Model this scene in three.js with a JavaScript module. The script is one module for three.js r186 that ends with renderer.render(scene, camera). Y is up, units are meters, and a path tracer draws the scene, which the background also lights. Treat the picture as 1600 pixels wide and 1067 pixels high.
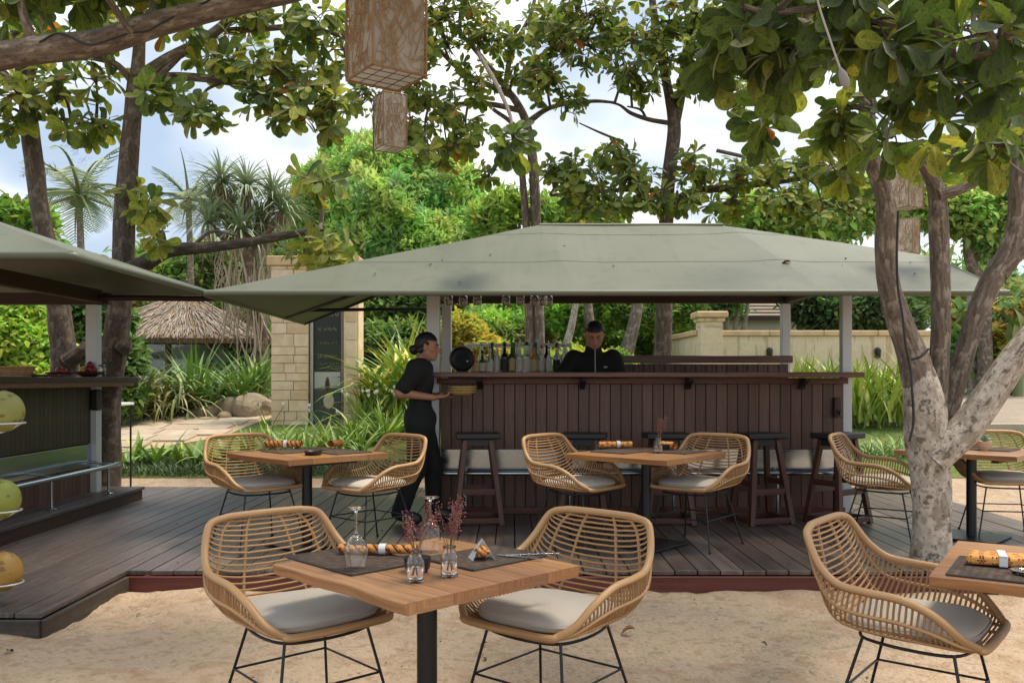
import * as THREE from 'three';
import { mergeGeometries } from 'three/addons/utils/BufferGeometryUtils.js';

// ---------------------------------------------------------------- camera, sky, sun, exposure
const W = 1600, H = 1067, F = 1400, EYE = 1.32, HZ = 590;
const scene = new THREE.Scene();
const camera = new THREE.PerspectiveCamera(2 * Math.atan(H / 2 / F) * 180 / Math.PI, W / H, 0.05, 3000);
camera.position.set(0, EYE, 0);
camera.lookAt(0, EYE, -10);
camera.setViewOffset(W, H, 0, -(HZ - H / 2), W, H);
camera.updateProjectionMatrix();
const renderer = new THREE.WebGLRenderer({ antialias: true });
renderer.setSize(W, H);
renderer.toneMapping = THREE.LinearToneMapping;
renderer.toneMappingExposure = 1.6;
renderer.shadowMap.enabled = true;
const sun = new THREE.DirectionalLight(0xfff1dc, 3.2);
sun.position.set(9, 26, -15);
sun.target.position.set(0, 0, -12);
sun.castShadow = true;
sun.shadow.radius = 28;
sun.shadow.mapSize.set(4096, 4096);
Object.assign(sun.shadow.camera, { left: -30, right: 30, top: 30, bottom: -30, near: 1, far: 90 });
scene.add(sun, sun.target);

// ---------------------------------------------------------------- numbers and noise
function mulberry(a) {
  return () => { a = (a + 0x6d2b79f5) | 0; let t = Math.imul(a ^ (a >>> 15), 1 | a); t = (t + Math.imul(t ^ (t >>> 7), 61 | t)) ^ t; return ((t ^ (t >>> 14)) >>> 0) / 4294967296; };
}
const R0 = mulberry(7);
const rr = (a, b, r = R0) => a + (b - a) * r();
const V = (x, y, z) => new THREE.Vector3(x, y, z);
const clamp = (x, a = 0, b = 1) => Math.min(b, Math.max(a, x));
const lerp = (a, b, t) => a + (b - a) * t;
const smooth = (a, b, x) => { const t = clamp((x - a) / (b - a)); return t * t * (3 - 2 * t); };
// the point that the photograph shows at pixel (px, py), d metres in front of the lens
const at = (px, py, d) => V((px - 800) * d / F, EYE - (py - HZ) * d / F, -d);
const hash = (x, y, s) => { let h = Math.imul(x | 0, 374761393) ^ Math.imul(y | 0, 668265263) ^ Math.imul(s | 0, 2147483647); h = Math.imul(h ^ (h >>> 13), 1274126177); return ((h ^ (h >>> 16)) >>> 0) / 4294967296; };
function vnoise(x, y, per, s) {           // value noise that repeats every per cells
  const xi = Math.floor(x), yi = Math.floor(y), fx = x - xi, fy = y - yi, m = (k) => ((k % per) + per) % per;
  const u = fx * fx * (3 - 2 * fx), v = fy * fy * (3 - 2 * fy);
  return lerp(lerp(hash(m(xi), m(yi), s), hash(m(xi + 1), m(yi), s), u), lerp(hash(m(xi), m(yi + 1), s), hash(m(xi + 1), m(yi + 1), s), u), v);
}
function fbm(u, v, cells, oct, s) {       // u, v in 0..1
  let a = 0.5, t = 0, n = 0, c = cells;
  for (let i = 0; i < oct; i++) { t += a * vnoise(u * c, v * c, c, s + i); n += a; a *= 0.5; c *= 2; }
  return t / n;
}
function fbm2(u, v, cu, cv, oct, s) {     // stretched
  let a = 0.5, t = 0, n = 0;
  for (let i = 0; i < oct; i++) { const k = 2 ** i; const x = u * cu * k, y = v * cv * k; const xi = Math.floor(x), yi = Math.floor(y), fx = x - xi, fy = y - yi; const mx = (q) => ((q % (cu * k)) + cu * k) % (cu * k), my = (q) => ((q % (cv * k)) + cv * k) % (cv * k); const uu = fx * fx * (3 - 2 * fx), vv = fy * fy * (3 - 2 * fy); t += a * lerp(lerp(hash(mx(xi), my(yi), s + i), hash(mx(xi + 1), my(yi), s + i), uu), lerp(hash(mx(xi), my(yi + 1), s + i), hash(mx(xi + 1), my(yi + 1), s + i), uu), vv); n += a; a *= 0.5; }
  return t / n;
}
function noise3(x, y, z, s) {
  const xi = Math.floor(x), yi = Math.floor(y), zi = Math.floor(z), f = (t) => t * t * (3 - 2 * t), u = f(x - xi), v = f(y - yi), w = f(z - zi);
  const h = (i, j, k) => hash(xi + i + (zi + k) * 57, yi + j, s);
  return lerp(lerp(lerp(h(0, 0, 0), h(1, 0, 0), u), lerp(h(0, 1, 0), h(1, 1, 0), u), v), lerp(lerp(h(0, 0, 1), h(1, 0, 1), u), lerp(h(0, 1, 1), h(1, 1, 1), u), v), w);
}
const fbm3 = (x, y, z, o, s) => { let a = 0.5, t = 0, n = 0; for (let i = 0; i < o; i++) { t += a * noise3(x, y, z, s + i); n += a; a *= 0.5; x *= 2.03; y *= 2.03; z *= 2.03; } return t / n; };

// ---------------------------------------------------------------- sky: bright broken cloud over pale blue
{
  const w = 1024, h = 512, data = new Float32Array(w * h * 4);
  for (let j = 0; j < h; j++) for (let i = 0; i < w; i++) {
    const el = (j + 0.5) / h * Math.PI - Math.PI / 2, az = ((i + 0.5) / w - 0.5) * 2 * Math.PI;
    const y = Math.sin(el), x = Math.cos(el) * Math.cos(az), z = Math.cos(el) * Math.sin(az);
    const k = 1 / (Math.max(y, 0) + 0.22);
    const n = fbm3(x * k * 1.3 + 5.2, y * 2.0, z * k * 1.3 + 3.1, 5, 11);
    const c = smooth(0.36, 0.58, n), dense = fbm3(x * k * 2.6, y * 4, z * k * 2.6 + 9, 4, 31);
    const up = clamp(y, 0, 1), cl = lerp(0.78, 1.02, smooth(0.25, 0.7, dense));
    const o = (j * w + i) * 4;
    data[o] = lerp(lerp(0.39, 0.22, up), cl * 0.99, c);
    data[o + 1] = lerp(lerp(0.475, 0.33, up), cl, c);
    data[o + 2] = lerp(lerp(0.585, 0.52, up), cl * 1.02, c);
    data[o + 3] = 1;
  }
  const sky = new THREE.DataTexture(data, w, h, THREE.RGBAFormat, THREE.FloatType);
  sky.mapping = THREE.EquirectangularReflectionMapping;
  sky.magFilter = sky.minFilter = THREE.LinearFilter;
  sky.needsUpdate = true;
  scene.background = sky;
  scene.environment = sky;
}

// ---------------------------------------------------------------- textures
function tex(size, fn, srgb = true, w = size) {
  const d = new Uint8Array(w * size * 4);
  for (let j = 0; j < size; j++) for (let i = 0; i < w; i++) {
    const c = fn((i + 0.5) / w, (j + 0.5) / size), o = (j * w + i) * 4;
    if (typeof c === 'number') d[o] = d[o + 1] = d[o + 2] = clamp(c) * 255;
    else { d[o] = clamp(c[0]) * 255; d[o + 1] = clamp(c[1]) * 255; d[o + 2] = clamp(c[2]) * 255; }
    d[o + 3] = 255;
  }
  const t = new THREE.DataTexture(d, w, size);
  t.wrapS = t.wrapT = THREE.RepeatWrapping;
  t.magFilter = THREE.LinearFilter; t.minFilter = THREE.LinearMipmapLinearFilter; t.generateMipmaps = true;
  if (srgb) t.colorSpace = THREE.SRGBColorSpace;
  t.needsUpdate = true;
  return t;
}
const rep = (t, a, b) => { const c = t.clone(); c.repeat.set(a, b); c.needsUpdate = true; return c; };
const mixc = (a, b, t) => [lerp(a[0], b[0], t), lerp(a[1], b[1], t), lerp(a[2], b[2], t)];
const c255 = (r, g, b) => [r / 255, g / 255, b / 255];
// wood: u runs along the board (1 repeat = 1 m), v across
const woodGrain = (u, v, s) => { const n = fbm2(u, v, 2, 16, 3, s), f = fbm2(u, v, 3, 90, 2, s + 9); return clamp(0.5 + (Math.sin((v * 14 + n * 3.2) * 6.283) * 0.28) * 0.6 + (f - 0.5) * 0.9); };
const T = {};
T.wood = tex(512, (u, v) => { const g = woodGrain(u, v, 3), k = fbm(u, v, 4, 3, 5); return mixc(mixc(c255(132, 97, 66), c255(192, 151, 106), g), c255(150, 113, 82), k * 0.45); });
T.woodBump = tex(512, (u, v) => woodGrain(u, v, 3), false);
T.deck = tex(512, (u, v) => { const g = fbm2(u, v, 3, 60, 3, 21), k = fbm2(u, v, 4, 8, 4, 25), sp = fbm(u, v, 40, 2, 29); return mixc(mixc(c255(104, 94, 88), c255(176, 164, 158), g), c255(122, 108, 102), k * 0.7).map((x) => x * lerp(0.84, 1.1, sp)); });
T.deckBump = tex(512, (u, v) => fbm2(u, v, 3, 60, 3, 21), false);
T.brown = tex(512, (u, v) => { const g = woodGrain(u, v, 41), k = fbm2(u, v, 3, 6, 4, 45); return mixc(mixc(c255(150, 118, 104), c255(226, 200, 184), g), c255(176, 146, 132), k * 0.6); });
T.bark = tex(512, (u, v) => { const n = fbm2(u, v, 24, 10, 4, 51), k = fbm(u, v, 13, 4, 55); return mixc(mixc(mixc(c255(84, 74, 66), c255(150, 138, 124), n), c255(178, 170, 158), smooth(0.5, 0.72, k) * 0.7), c255(70, 62, 54), smooth(0.58, 0.72, fbm(u, v, 44, 4, 58)) * 0.5); });
T.barkBump = tex(512, (u, v) => fbm2(u, v, 24, 10, 4, 51), false);
T.pale = tex(512, (u, v) => { const n = fbm(u, v, 30, 3, 61), k = fbm(u, v, 12, 4, 65), m = fbm(u, v, 24, 4, 68); let c = mixc(c255(158, 148, 136), c255(222, 214, 204), n); c = mixc(c, c255(132, 122, 106), smooth(0.45, 0.7, k) * 0.6); c = mixc(c, c255(84, 74, 64), smooth(0.6, 0.76, m) * 0.7); return mixc(c, c255(96, 86, 74), smooth(0.6, 0.7, fbm(u, v, 56, 3, 69)) * 0.4); });
T.sand = tex(1024, (u, v) => { const n = fbm(u, v, 200, 2, 71), k = fbm(u, v, 5, 5, 75), s = vnoise(u * 512, v * 512, 512, 77); let c = mixc(c255(194, 172, 147), c255(222, 204, 181), n * 0.6 + k * 0.5); if (s > 0.88 && n > 0.48) c = mixc(c, c255(104, 80, 60), 0.6); c = mixc(c, c255(150, 124, 100), smooth(0.6, 0.74, fbm(u, v, 64, 3, 73)) * 0.35); return mixc(c, c255(176, 146, 116), smooth(0.5, 0.72, fbm(u, v, 23, 5, 79)) * 0.35); });
T.sandBump = tex(1024, (u, v) => { const k = fbm(u, v, 12, 5, 81), f = fbm(u, v, 160, 2, 85); return k * 0.8 + f * 0.2; }, false);
T.roof = tex(1024, (u, v) => { const k = fbm(u, v, 4, 5, 91), s = fbm(u, v, 22, 4, 93), sp = vnoise(u * 160, v * 160, 160, 95), dr = fbm2(u, v, 60, 3, 3, 97); let c = mixc(c255(138, 148, 128), c255(160, 168, 148), k); c = mixc(c, c255(112, 116, 98), smooth(0.6, 0.75, s) * 0.2); c = mixc(c, c255(122, 128, 110), smooth(0.58, 0.75, dr) * 0.16); if (sp > 0.975) c = mixc(c, c255(70, 62, 48), 0.6); return c; });
T.fabric = tex(256, (u, v) => { const a = Math.sin(u * 6.283 * 64), b = Math.sin(v * 6.283 * 64), n = fbm(u, v, 60, 2, 101); return 0.5 + 0.2 * a * b + (n - 0.5) * 0.5; }, false);
T.rattan = tex(256, (u, v) => { const n = fbm2(u, v, 40, 6, 3, 111), k = fbm2(u, v, 5, 3, 3, 113); return mixc(mixc(c255(172, 132, 90), c255(206, 172, 128), n), c255(146, 106, 70), smooth(0.5, 0.75, k) * 0.7); });
T.placemat = tex(256, (u, v) => { const a = Math.abs(((u * 40) % 1) - 0.5), b = Math.abs(((v * 40) % 1) - 0.5), n = fbm(u, v, 40, 2, 121); const g = ((Math.floor(u * 40) + Math.floor(v * 40)) % 2 ? a : b) * 1.2; return mixc(c255(58, 44, 36), c255(150, 120, 92), clamp(g + (n - 0.5) * 0.8)); });
T.stone = tex(512, (u, v) => { const n = fbm(u, v, 8, 5, 131), f = fbm(u, v, 60, 2, 133); return mixc(mixc(c255(200, 178, 146), c255(238, 224, 198), n), c255(216, 188, 150), f * 0.35); });
T.paver = tex(512, (u, v) => { const n = fbm(u, v, 6, 5, 141), f = fbm(u, v, 70, 2, 143); return mixc(c255(150, 138, 122), c255(206, 194, 176), n * 0.6 + f * 0.4); });
T.thatch = tex(512, (u, v) => { const n = fbm2(u, v, 70, 8, 3, 151), k = fbm(u, v, 6, 4, 153); return mixc(mixc(c255(84, 72, 58), c255(184, 166, 140), n), c255(122, 108, 92), k * 0.6); });
T.thatchBump = tex(512, (u, v) => fbm2(u, v, 70, 8, 3, 151), false);
T.lawn = tex(512, (u, v) => { const n = fbm(u, v, 90, 2, 161), k = fbm(u, v, 5, 4, 163); return mixc(mixc(c255(62, 84, 26), c255(130, 148, 58), n), c255(150, 136, 84), smooth(0.5, 0.7, k) * 0.5); });
T.soil = tex(256, (u, v) => mixc(c255(52, 42, 32), c255(110, 92, 70), fbm(u, v, 30, 4, 171)));
T.leaf = tex(256, (u, v) => {        // v along the leaf, u across; veins pale
  const x = Math.abs(u - 0.5) * 2, mid = Math.exp(-((x / 0.06) ** 2)), ph = v * 9 - x * 2.2, q = Math.abs(((ph % 1) + 1) % 1 - 0.5), side = Math.exp(-((q / 0.07) ** 2)) * 0.45, n = fbm(u, v, 8, 4, 181), sp = fbm(u, v, 20, 3, 185);
  const g = 0.76 + 0.16 * n + mid * 0.2 + side * 0.14; let c = [g * 0.98, g, g * 0.84]; return mixc(c, [0.56, 0.4, 0.2], smooth(0.66, 0.74, sp) * 0.6);
});
T.metal = tex(256, (u, v) => 0.34 + 0.5 * fbm2(u, v, 2, 80, 3, 191) * 0.6, false);
T.plaster = tex(512, (u, v) => { const n = fbm(u, v, 5, 5, 201), f = fbm2(u, v, 30, 4, 3, 203), b = fbm(u, v, 60, 2, 207); return mixc(mixc(c255(210, 196, 164), c255(234, 222, 194), n), c255(176, 154, 120), smooth(0.56, 0.74, f) * 0.55).map((x) => x * lerp(0.95, 1.03, b)); });
T.batik = tex(256, (u, v) => {       // ochre cloth with dark flowers
  let c = c255(196, 130, 62); const n = fbm(u, v, 20, 3, 211); c = mixc(c, c255(228, 170, 92), n);
  const gx = (u * 4) % 1 - 0.5, gy = (v * 4 + (Math.floor(u * 4) % 2) * 0.5) % 1 - 0.5, rad = Math.hypot(gx, gy), an = Math.atan2(gy, gx);
  const petal = 0.27 + 0.12 * Math.cos(an * 6); if (rad < petal && rad > 0.15) c = mixc(c, c255(92, 34, 20), 0.88); if (rad < 0.1) c = c255(60, 24, 20);
  return c;
});
T.stripe = tex(256, (u, v) => { const q = ((u * 5 + v * 3) % 1 + 1) % 1, n = fbm(u, v, 20, 3, 215); let c = mixc(c255(186, 118, 52), c255(208, 154, 86), n); if (q < 0.2) c = c255(52, 26, 22); else if (q < 0.5 && n > 0.5) c = c255(132, 46, 28); return c; });

// ---------------------------------------------------------------- materials
const std = (o) => new THREE.MeshStandardMaterial({ roughness: 0.7, ...o });
const phys = (o) => new THREE.MeshPhysicalMaterial({ roughness: 0.7, ...o });
const L = (r, g, b) => new THREE.Color().setRGB(r, g, b);
const M = {};
M.sand = std({ map: rep(T.sand, 0.42, 0.42), bumpMap: rep(T.sandBump, 0.42, 0.42), bumpScale: 0.05, roughness: 0.95, color: L(0.62, 0.58, 0.535) });
M.table = [0xf4ece4, 0xe6d6ca, 0xdac8ba, 0xf6e6cc].map((c) => std({ map: T.wood, color: c, bumpMap: T.woodBump, bumpScale: 0.0006, roughness: 0.42 }));
M.sap = std({ map: T.wood, color: L(1.0, 0.92, 0.62), roughness: 0.5 });
M.deckL = [0.32, 0.38, 0.43].map((k) => std({ map: T.deck, color: L(k, k * 0.98, k), bumpMap: T.deckBump, bumpScale: 0.0012, roughness: 0.42 }));
M.deckR = [0.34, 0.46, 0.56, 0.41].map((k) => std({ map: T.deck, color: L(k, k * 0.92, k * 0.87), bumpMap: T.deckBump, bumpScale: 0.0012, roughness: 0.34 }));
M.fasciaRed = std({ map: T.brown, color: L(0.22, 0.062, 0.05), roughness: 0.5 });
M.fasciaGrey = std({ map: T.deck, color: L(0.22, 0.2, 0.17), roughness: 0.7 });
M.bar = [[0.185, 0.138, 0.113], [0.215, 0.164, 0.136], [0.152, 0.11, 0.09], [0.195, 0.143, 0.115], [0.245, 0.19, 0.158]].map((c) => std({ map: T.brown, color: L(...c), bumpMap: T.woodBump, bumpScale: 0.0005, roughness: 0.5 }));
M.barTop = std({ map: T.brown, color: L(0.24, 0.145, 0.12), roughness: 0.36 });
M.barTrim = std({ map: T.brown, color: L(0.22, 0.10, 0.07), roughness: 0.45 });
M.darkWood = std({ map: T.brown, color: L(0.07, 0.04, 0.032), roughness: 0.55 });
M.stool = std({ map: T.brown, color: L(0.135, 0.068, 0.05), roughness: 0.45 });
M.black = std({ color: L(0.014, 0.014, 0.015), roughness: 0.45 });
M.blackSteel = std({ color: L(0.012, 0.014, 0.017), roughness: 0.35, metalness: 0.3 });
M.steel = std({ color: L(0.38, 0.43, 0.47), metalness: 1, roughness: 0.34, roughnessMap: T.metal });
M.whiteSteel = std({ color: L(0.52, 0.55, 0.56), roughness: 0.4, metalness: 0.15 });
M.roof = std({ map: rep(T.roof, 0.35, 0.35), color: L(0.42, 0.405, 0.385), roughness: 0.5, side: THREE.DoubleSide });
M.roofEdge = std({ color: L(0.125, 0.14, 0.10), roughness: 0.45 });
M.soffit = std({ color: L(0.05, 0.06, 0.04), roughness: 0.6 });
M.rattan = [[0.80, 0.765, 0.70], [0.68, 0.625, 0.55], [0.78, 0.715, 0.62]].map((c) => std({ map: rep(T.rattan, 1, 1), color: L(...c), roughness: 0.5 }));
M.cushion = std({ color: L(0.47, 0.43, 0.375), bumpMap: rep(T.fabric, 4, 4), bumpScale: 0.0008, roughness: 0.95 });
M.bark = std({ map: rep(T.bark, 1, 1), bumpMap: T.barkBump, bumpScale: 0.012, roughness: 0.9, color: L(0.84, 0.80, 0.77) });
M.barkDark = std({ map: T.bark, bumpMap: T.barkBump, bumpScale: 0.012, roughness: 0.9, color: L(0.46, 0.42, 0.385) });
M.pale = std({ map: T.pale, bumpMap: T.pale, bumpScale: 0.006, roughness: 0.85, color: L(0.86, 0.84, 0.81) });
M.stone = [[1.12, 1.1, 1.14], [1.02, 0.92, 0.84], [1.12, 1.06, 1.04], [1.04, 1.0, 0.98]].map((c) => std({ map: rep(T.stone, 1.2, 1.2), color: L(...c), bumpMap: T.stone, bumpScale: 0.004, roughness: 0.9 }));
M.plaster = std({ map: rep(T.plaster, 0.5, 0.5), roughness: 0.9, color: L(0.92, 0.9, 0.86) });
M.cap = std({ map: rep(T.stone, 1, 1), color: L(0.84, 0.74, 0.6), roughness: 0.9 });
M.paver = [[0.92, 0.88, 0.83], [0.88, 0.84, 0.79], [0.96, 0.93, 0.88]].map((c) => std({ map: rep(T.paver, 1, 1), color: L(...c), roughness: 0.9 }));
M.thatch = std({ map: rep(T.thatch, 1, 1), bumpMap: T.thatchBump, bumpScale: 0.04, roughness: 1, color: L(0.85, 0.78, 0.72) });
M.lawn = std({ map: rep(T.lawn, 0.5, 0.5), roughness: 1, color: L(0.62, 0.66, 0.6) });
M.soil = std({ map: rep(T.soil, 1, 1), roughness: 1, color: L(0.5, 0.48, 0.44) });
M.rock = std({ map: rep(T.paver, 1.5, 1.5), bumpMap: T.paver, bumpScale: 0.02, roughness: 0.95, color: L(0.62, 0.58, 0.52) });
M.glass = phys({ color: 0xffffff, transmission: 1, ior: 1.5, thickness: 0.004, roughness: 0.02 });
M.pane = phys({ color: L(0.85, 0.95, 0.95), transmission: 1, thickness: 0, roughness: 0.04 });
M.water = phys({ color: 0xffffff, transmission: 1, ior: 1.33, thickness: 0.05, roughness: 0.02 });
M.placemat = std({ map: rep(T.placemat, 1, 1), color: L(0.6, 0.6, 0.62), roughness: 0.9 });
M.matEdge = std({ color: L(0.03, 0.028, 0.026), roughness: 0.8 });
M.batik = std({ map: T.batik, roughness: 0.85 });
M.stripe = std({ map: T.stripe, roughness: 0.85 });
M.paper = std({ color: L(0.62, 0.64, 0.66), roughness: 0.7 });
M.white = std({ color: L(0.72, 0.71, 0.68), roughness: 0.6 });
const leafMat = (r, g, b, tr = 0.6) => phys({ map: T.leaf, color: L(r, g, b), roughness: 0.9, specularIntensity: 0.6, transmission: tr, thickness: 0, side: THREE.DoubleSide });
M.leaf = [leafMat(0.11, 0.18, 0.04), leafMat(0.24, 0.35, 0.06), leafMat(0.50, 0.56, 0.09), leafMat(0.40, 0.41, 0.10), leafMat(0.62, 0.58, 0.10), leafMat(0.70, 0.24, 0.04)];
M.leafTint = phys({ map: T.leaf, color: 0xffffff, roughness: 0.9, specularIntensity: 0.6, transmission: 0.6, thickness: 0, side: THREE.DoubleSide });
M.foliage = phys({ color: 0xffffff, roughness: 0.92, specularIntensity: 0.4, transmission: 0.5, thickness: 0, side: THREE.DoubleSide });

// ---------------------------------------------------------------- building blocks
const used = new Map();
function numbered(name) { const n = used.get(name) ?? 0; used.set(name, n + 1); return n ? `${name}_${String(n).padStart(3, '0')}` : name; }
function tag(o, label, category, group) { if (label) o.userData.label = label; if (category) o.userData.category = category; if (group) o.userData.group = group; return o; }
function thing(name, label, category, p = V(0, 0, 0), turn = 0, group) {
  const o = new THREE.Group(); o.name = numbered(name); o.position.copy(p); o.rotation.y = turn; scene.add(o);
  return tag(o, label, category, group);
}
function part(parent, name, geo, mat, p, rot) {
  const m = new THREE.Mesh(geo, mat); m.name = name; m.castShadow = m.receiveShadow = true;
  if (p) m.position.set(...(p.isVector3 ? p.toArray() : p));
  if (rot) m.rotation.set(...rot);
  if (parent) parent.add(m);
  return m;
}
function single(name, label, category, geo, mat, p, turn = 0, group) { const m = part(scene, numbered(name), geo, mat, p); m.rotation.y = turn; return tag(m, label, category, group); }
function structure(name, geo, mat, label) { const m = part(scene, numbered(name), geo, mat); m.userData.kind = 'structure'; if (label) m.userData.label = label; return m; }
function copy(root, label, p, turn, group) {
  const c = root.clone(); c.name = numbered(root.name.replace(/_\d{3}$/, '')); c.userData = { ...root.userData }; scene.add(c);
  c.position.copy(p); c.rotation.y = turn; return tag(c, label, null, group);
}
function merge(list) {
  const any = list.some((g) => !g.index);
  const l = list.map((g) => { let q = any && g.index ? g.toNonIndexed() : g; for (const k of Object.keys(q.attributes)) if (!['position', 'normal', 'uv'].includes(k)) q.deleteAttribute(k); return q; });
  return mergeGeometries(l, false);
}
const moved = (g, x, y, z, rx = 0, ry = 0, rz = 0) => g.clone().applyMatrix4(new THREE.Matrix4().compose(V(x, y, z), new THREE.Quaternion().setFromEuler(new THREE.Euler(rx, ry, rz)), V(1, 1, 1)));
// box with chamfered edges, uv in metres with u along the longest side
function box(w, h, d, c = 0.004, uo = 0, vo = 0) {
  c = Math.min(c, w / 2.1, h / 2.1, d / 2.1);
  const g = new THREE.BoxGeometry(w, h, d, 3, 3, 3), p = g.attributes.position, n = g.attributes.normal, uv = g.attributes.uv;
  const s = [w, h, d];
  const snap = (v, L2) => { const t = Math.round((v / L2 + 0.5) * 3); return t === 0 ? -L2 / 2 : t === 1 ? -L2 / 2 + c : t === 2 ? L2 / 2 - c : L2 / 2; };
  const long = s.indexOf(Math.max(...s));
  for (let i = 0; i < p.count; i++) {
    const q = [snap(p.getX(i), w), snap(p.getY(i), h), snap(p.getZ(i), d)], N = [n.getX(i), n.getY(i), n.getZ(i)];
    const f = N.findIndex((a) => Math.abs(a) > 0.5); let edge = 0;
    for (let k = 0; k < 3; k++) if (k !== f && Math.abs(Math.abs(q[k]) - s[k] / 2) < 1e-6) { edge++; N[k] += Math.sign(q[k]); }
    if (edge) { for (let k = 0; k < 3; k++) { if (k !== f && Math.abs(Math.abs(q[k]) - s[k] / 2) < 1e-6) q[k] -= Math.sign(q[k]) * c * 0.29; } q[f] -= Math.sign(N[f]) * c * 0.29 * (edge > 1 ? 1.4 : 1); }
    p.setXYZ(i, ...q); const l = Math.hypot(...N); n.setXYZ(i, N[0] / l, N[1] / l, N[2] / l);
    const rest = [0, 1, 2].filter((k) => k !== long), v = f === rest[0] ? q[rest[1]] : f === rest[1] ? q[rest[0]] : q[rest[0]];
    uv.setXY(i, f === long ? q[rest[1]] + uo : q[long] + uo, v + vo);
  }
  return g;
}
// a tube through points; radius a number, list or function of 0..1; uv in metres
function sweep(pts, radius, radial = 8, o = {}) {
  const { closed = false, seg = 0, cap = true, rough = 0, seed = 1, uoff = 0 } = o;
  const P = seg ? new THREE.CatmullRomCurve3(pts, closed, 'centripetal').getPoints(seg) : pts.map((p) => p.clone());
  if (closed && P[0].distanceTo(P[P.length - 1]) < 1e-6) P.pop();
  const n = P.length, rad = (t) => typeof radius === 'number' ? radius : typeof radius === 'function' ? radius(t) : (() => { const x = t * (radius.length - 1), i = Math.min(radius.length - 2, Math.floor(x)); return lerp(radius[i], radius[i + 1], x - i); })();
  const tan = (i) => { const a = closed ? P[(i - 1 + n) % n] : P[Math.max(0, i - 1)], b = closed ? P[(i + 1) % n] : P[Math.min(n - 1, i + 1)]; return b.clone().sub(a).normalize(); };
  let N = V(0, 1, 0); const t0 = tan(0); if (Math.abs(t0.y) > 0.9) N = V(1, 0, 0); N.addScaledVector(t0, -N.dot(t0)).normalize();
  const frames = []; let tp = t0;
  for (let i = 0; i < n; i++) { const t = tan(i); N = N.clone().applyQuaternion(new THREE.Quaternion().setFromUnitVectors(tp, t)); N.addScaledVector(t, -N.dot(t)).normalize(); frames.push([N.clone(), t.clone().cross(N)]); tp = t; }
  let twist = 0;
  if (closed) { const t = tan(0); const e = N.clone().applyQuaternion(new THREE.Quaternion().setFromUnitVectors(tp, t)); twist = Math.atan2(e.dot(frames[0][1]), e.dot(frames[0][0])); }
  const pos = [], uv = [], idx = []; let len = 0;
  const rings = closed ? n + 1 : n;
  for (let i = 0; i < rings; i++) {
    const k = i % n, [a, b] = frames[k], t = i / (rings - 1), r = rad(t), tw = closed ? -twist * t : 0;
    if (i) len += P[k].distanceTo(P[(i - 1) % n]);
    for (let j = 0; j <= radial; j++) {
      const an = j / radial * Math.PI * 2 + tw, ca = Math.cos(an), sa = Math.sin(an);
      const q = rough ? r * (1 + rough * (fbm3(P[k].x * 3 + ca * 1.2 + seed, P[k].y * 3 + sa * 1.2, P[k].z * 3, 3, seed) - 0.5) * 2) : r;
      pos.push(P[k].x + (a.x * ca + b.x * sa) * q, P[k].y + (a.y * ca + b.y * sa) * q, P[k].z + (a.z * ca + b.z * sa) * q);
      uv.push(j / radial * Math.max(1, Math.round(r * 6.283 * 1)) + 0 * len, len + uoff);
    }
  }
  const w = radial + 1;
  for (let i = 0; i < rings - 1; i++) for (let j = 0; j < radial; j++) { const q = i * w + j; idx.push(q, q + 1, q + w, q + 1, q + w + 1, q + w); }
  if (cap && !closed) for (const e of [0, n - 1]) { const c = pos.length / 3; pos.push(...P[e].toArray()); uv.push(0, 0); for (let j = 0; j < radial; j++) e ? idx.push(c, e * w + j + 1, e * w + j) : idx.push(c, j, j + 1); }
  const g = new THREE.BufferGeometry();
  // winding outward
  g.setAttribute('position', new THREE.Float32BufferAttribute(pos, 3)); g.setAttribute('uv', new THREE.Float32BufferAttribute(uv, 2)); g.setIndex(idx);
  g.computeVertexNormals();
  const nn = g.attributes.normal;   // close the seam in the shading
  for (let i = 0; i < rings; i++) { const p0 = i * w, p1 = p0 + radial, s = V(nn.getX(p0) + nn.getX(p1), nn.getY(p0) + nn.getY(p1), nn.getZ(p0) + nn.getZ(p1)).normalize(); nn.setXYZ(p0, s.x, s.y, s.z); nn.setXYZ(p1, s.x, s.y, s.z); }
  return g;
}
const rod = (a, b, r, radial = 8) => sweep([a, b], r, radial);
const lathe = (pts, seg = 24) => new THREE.LatheGeometry(pts.map(([x, y]) => new THREE.Vector2(x, y)), seg);
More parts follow.
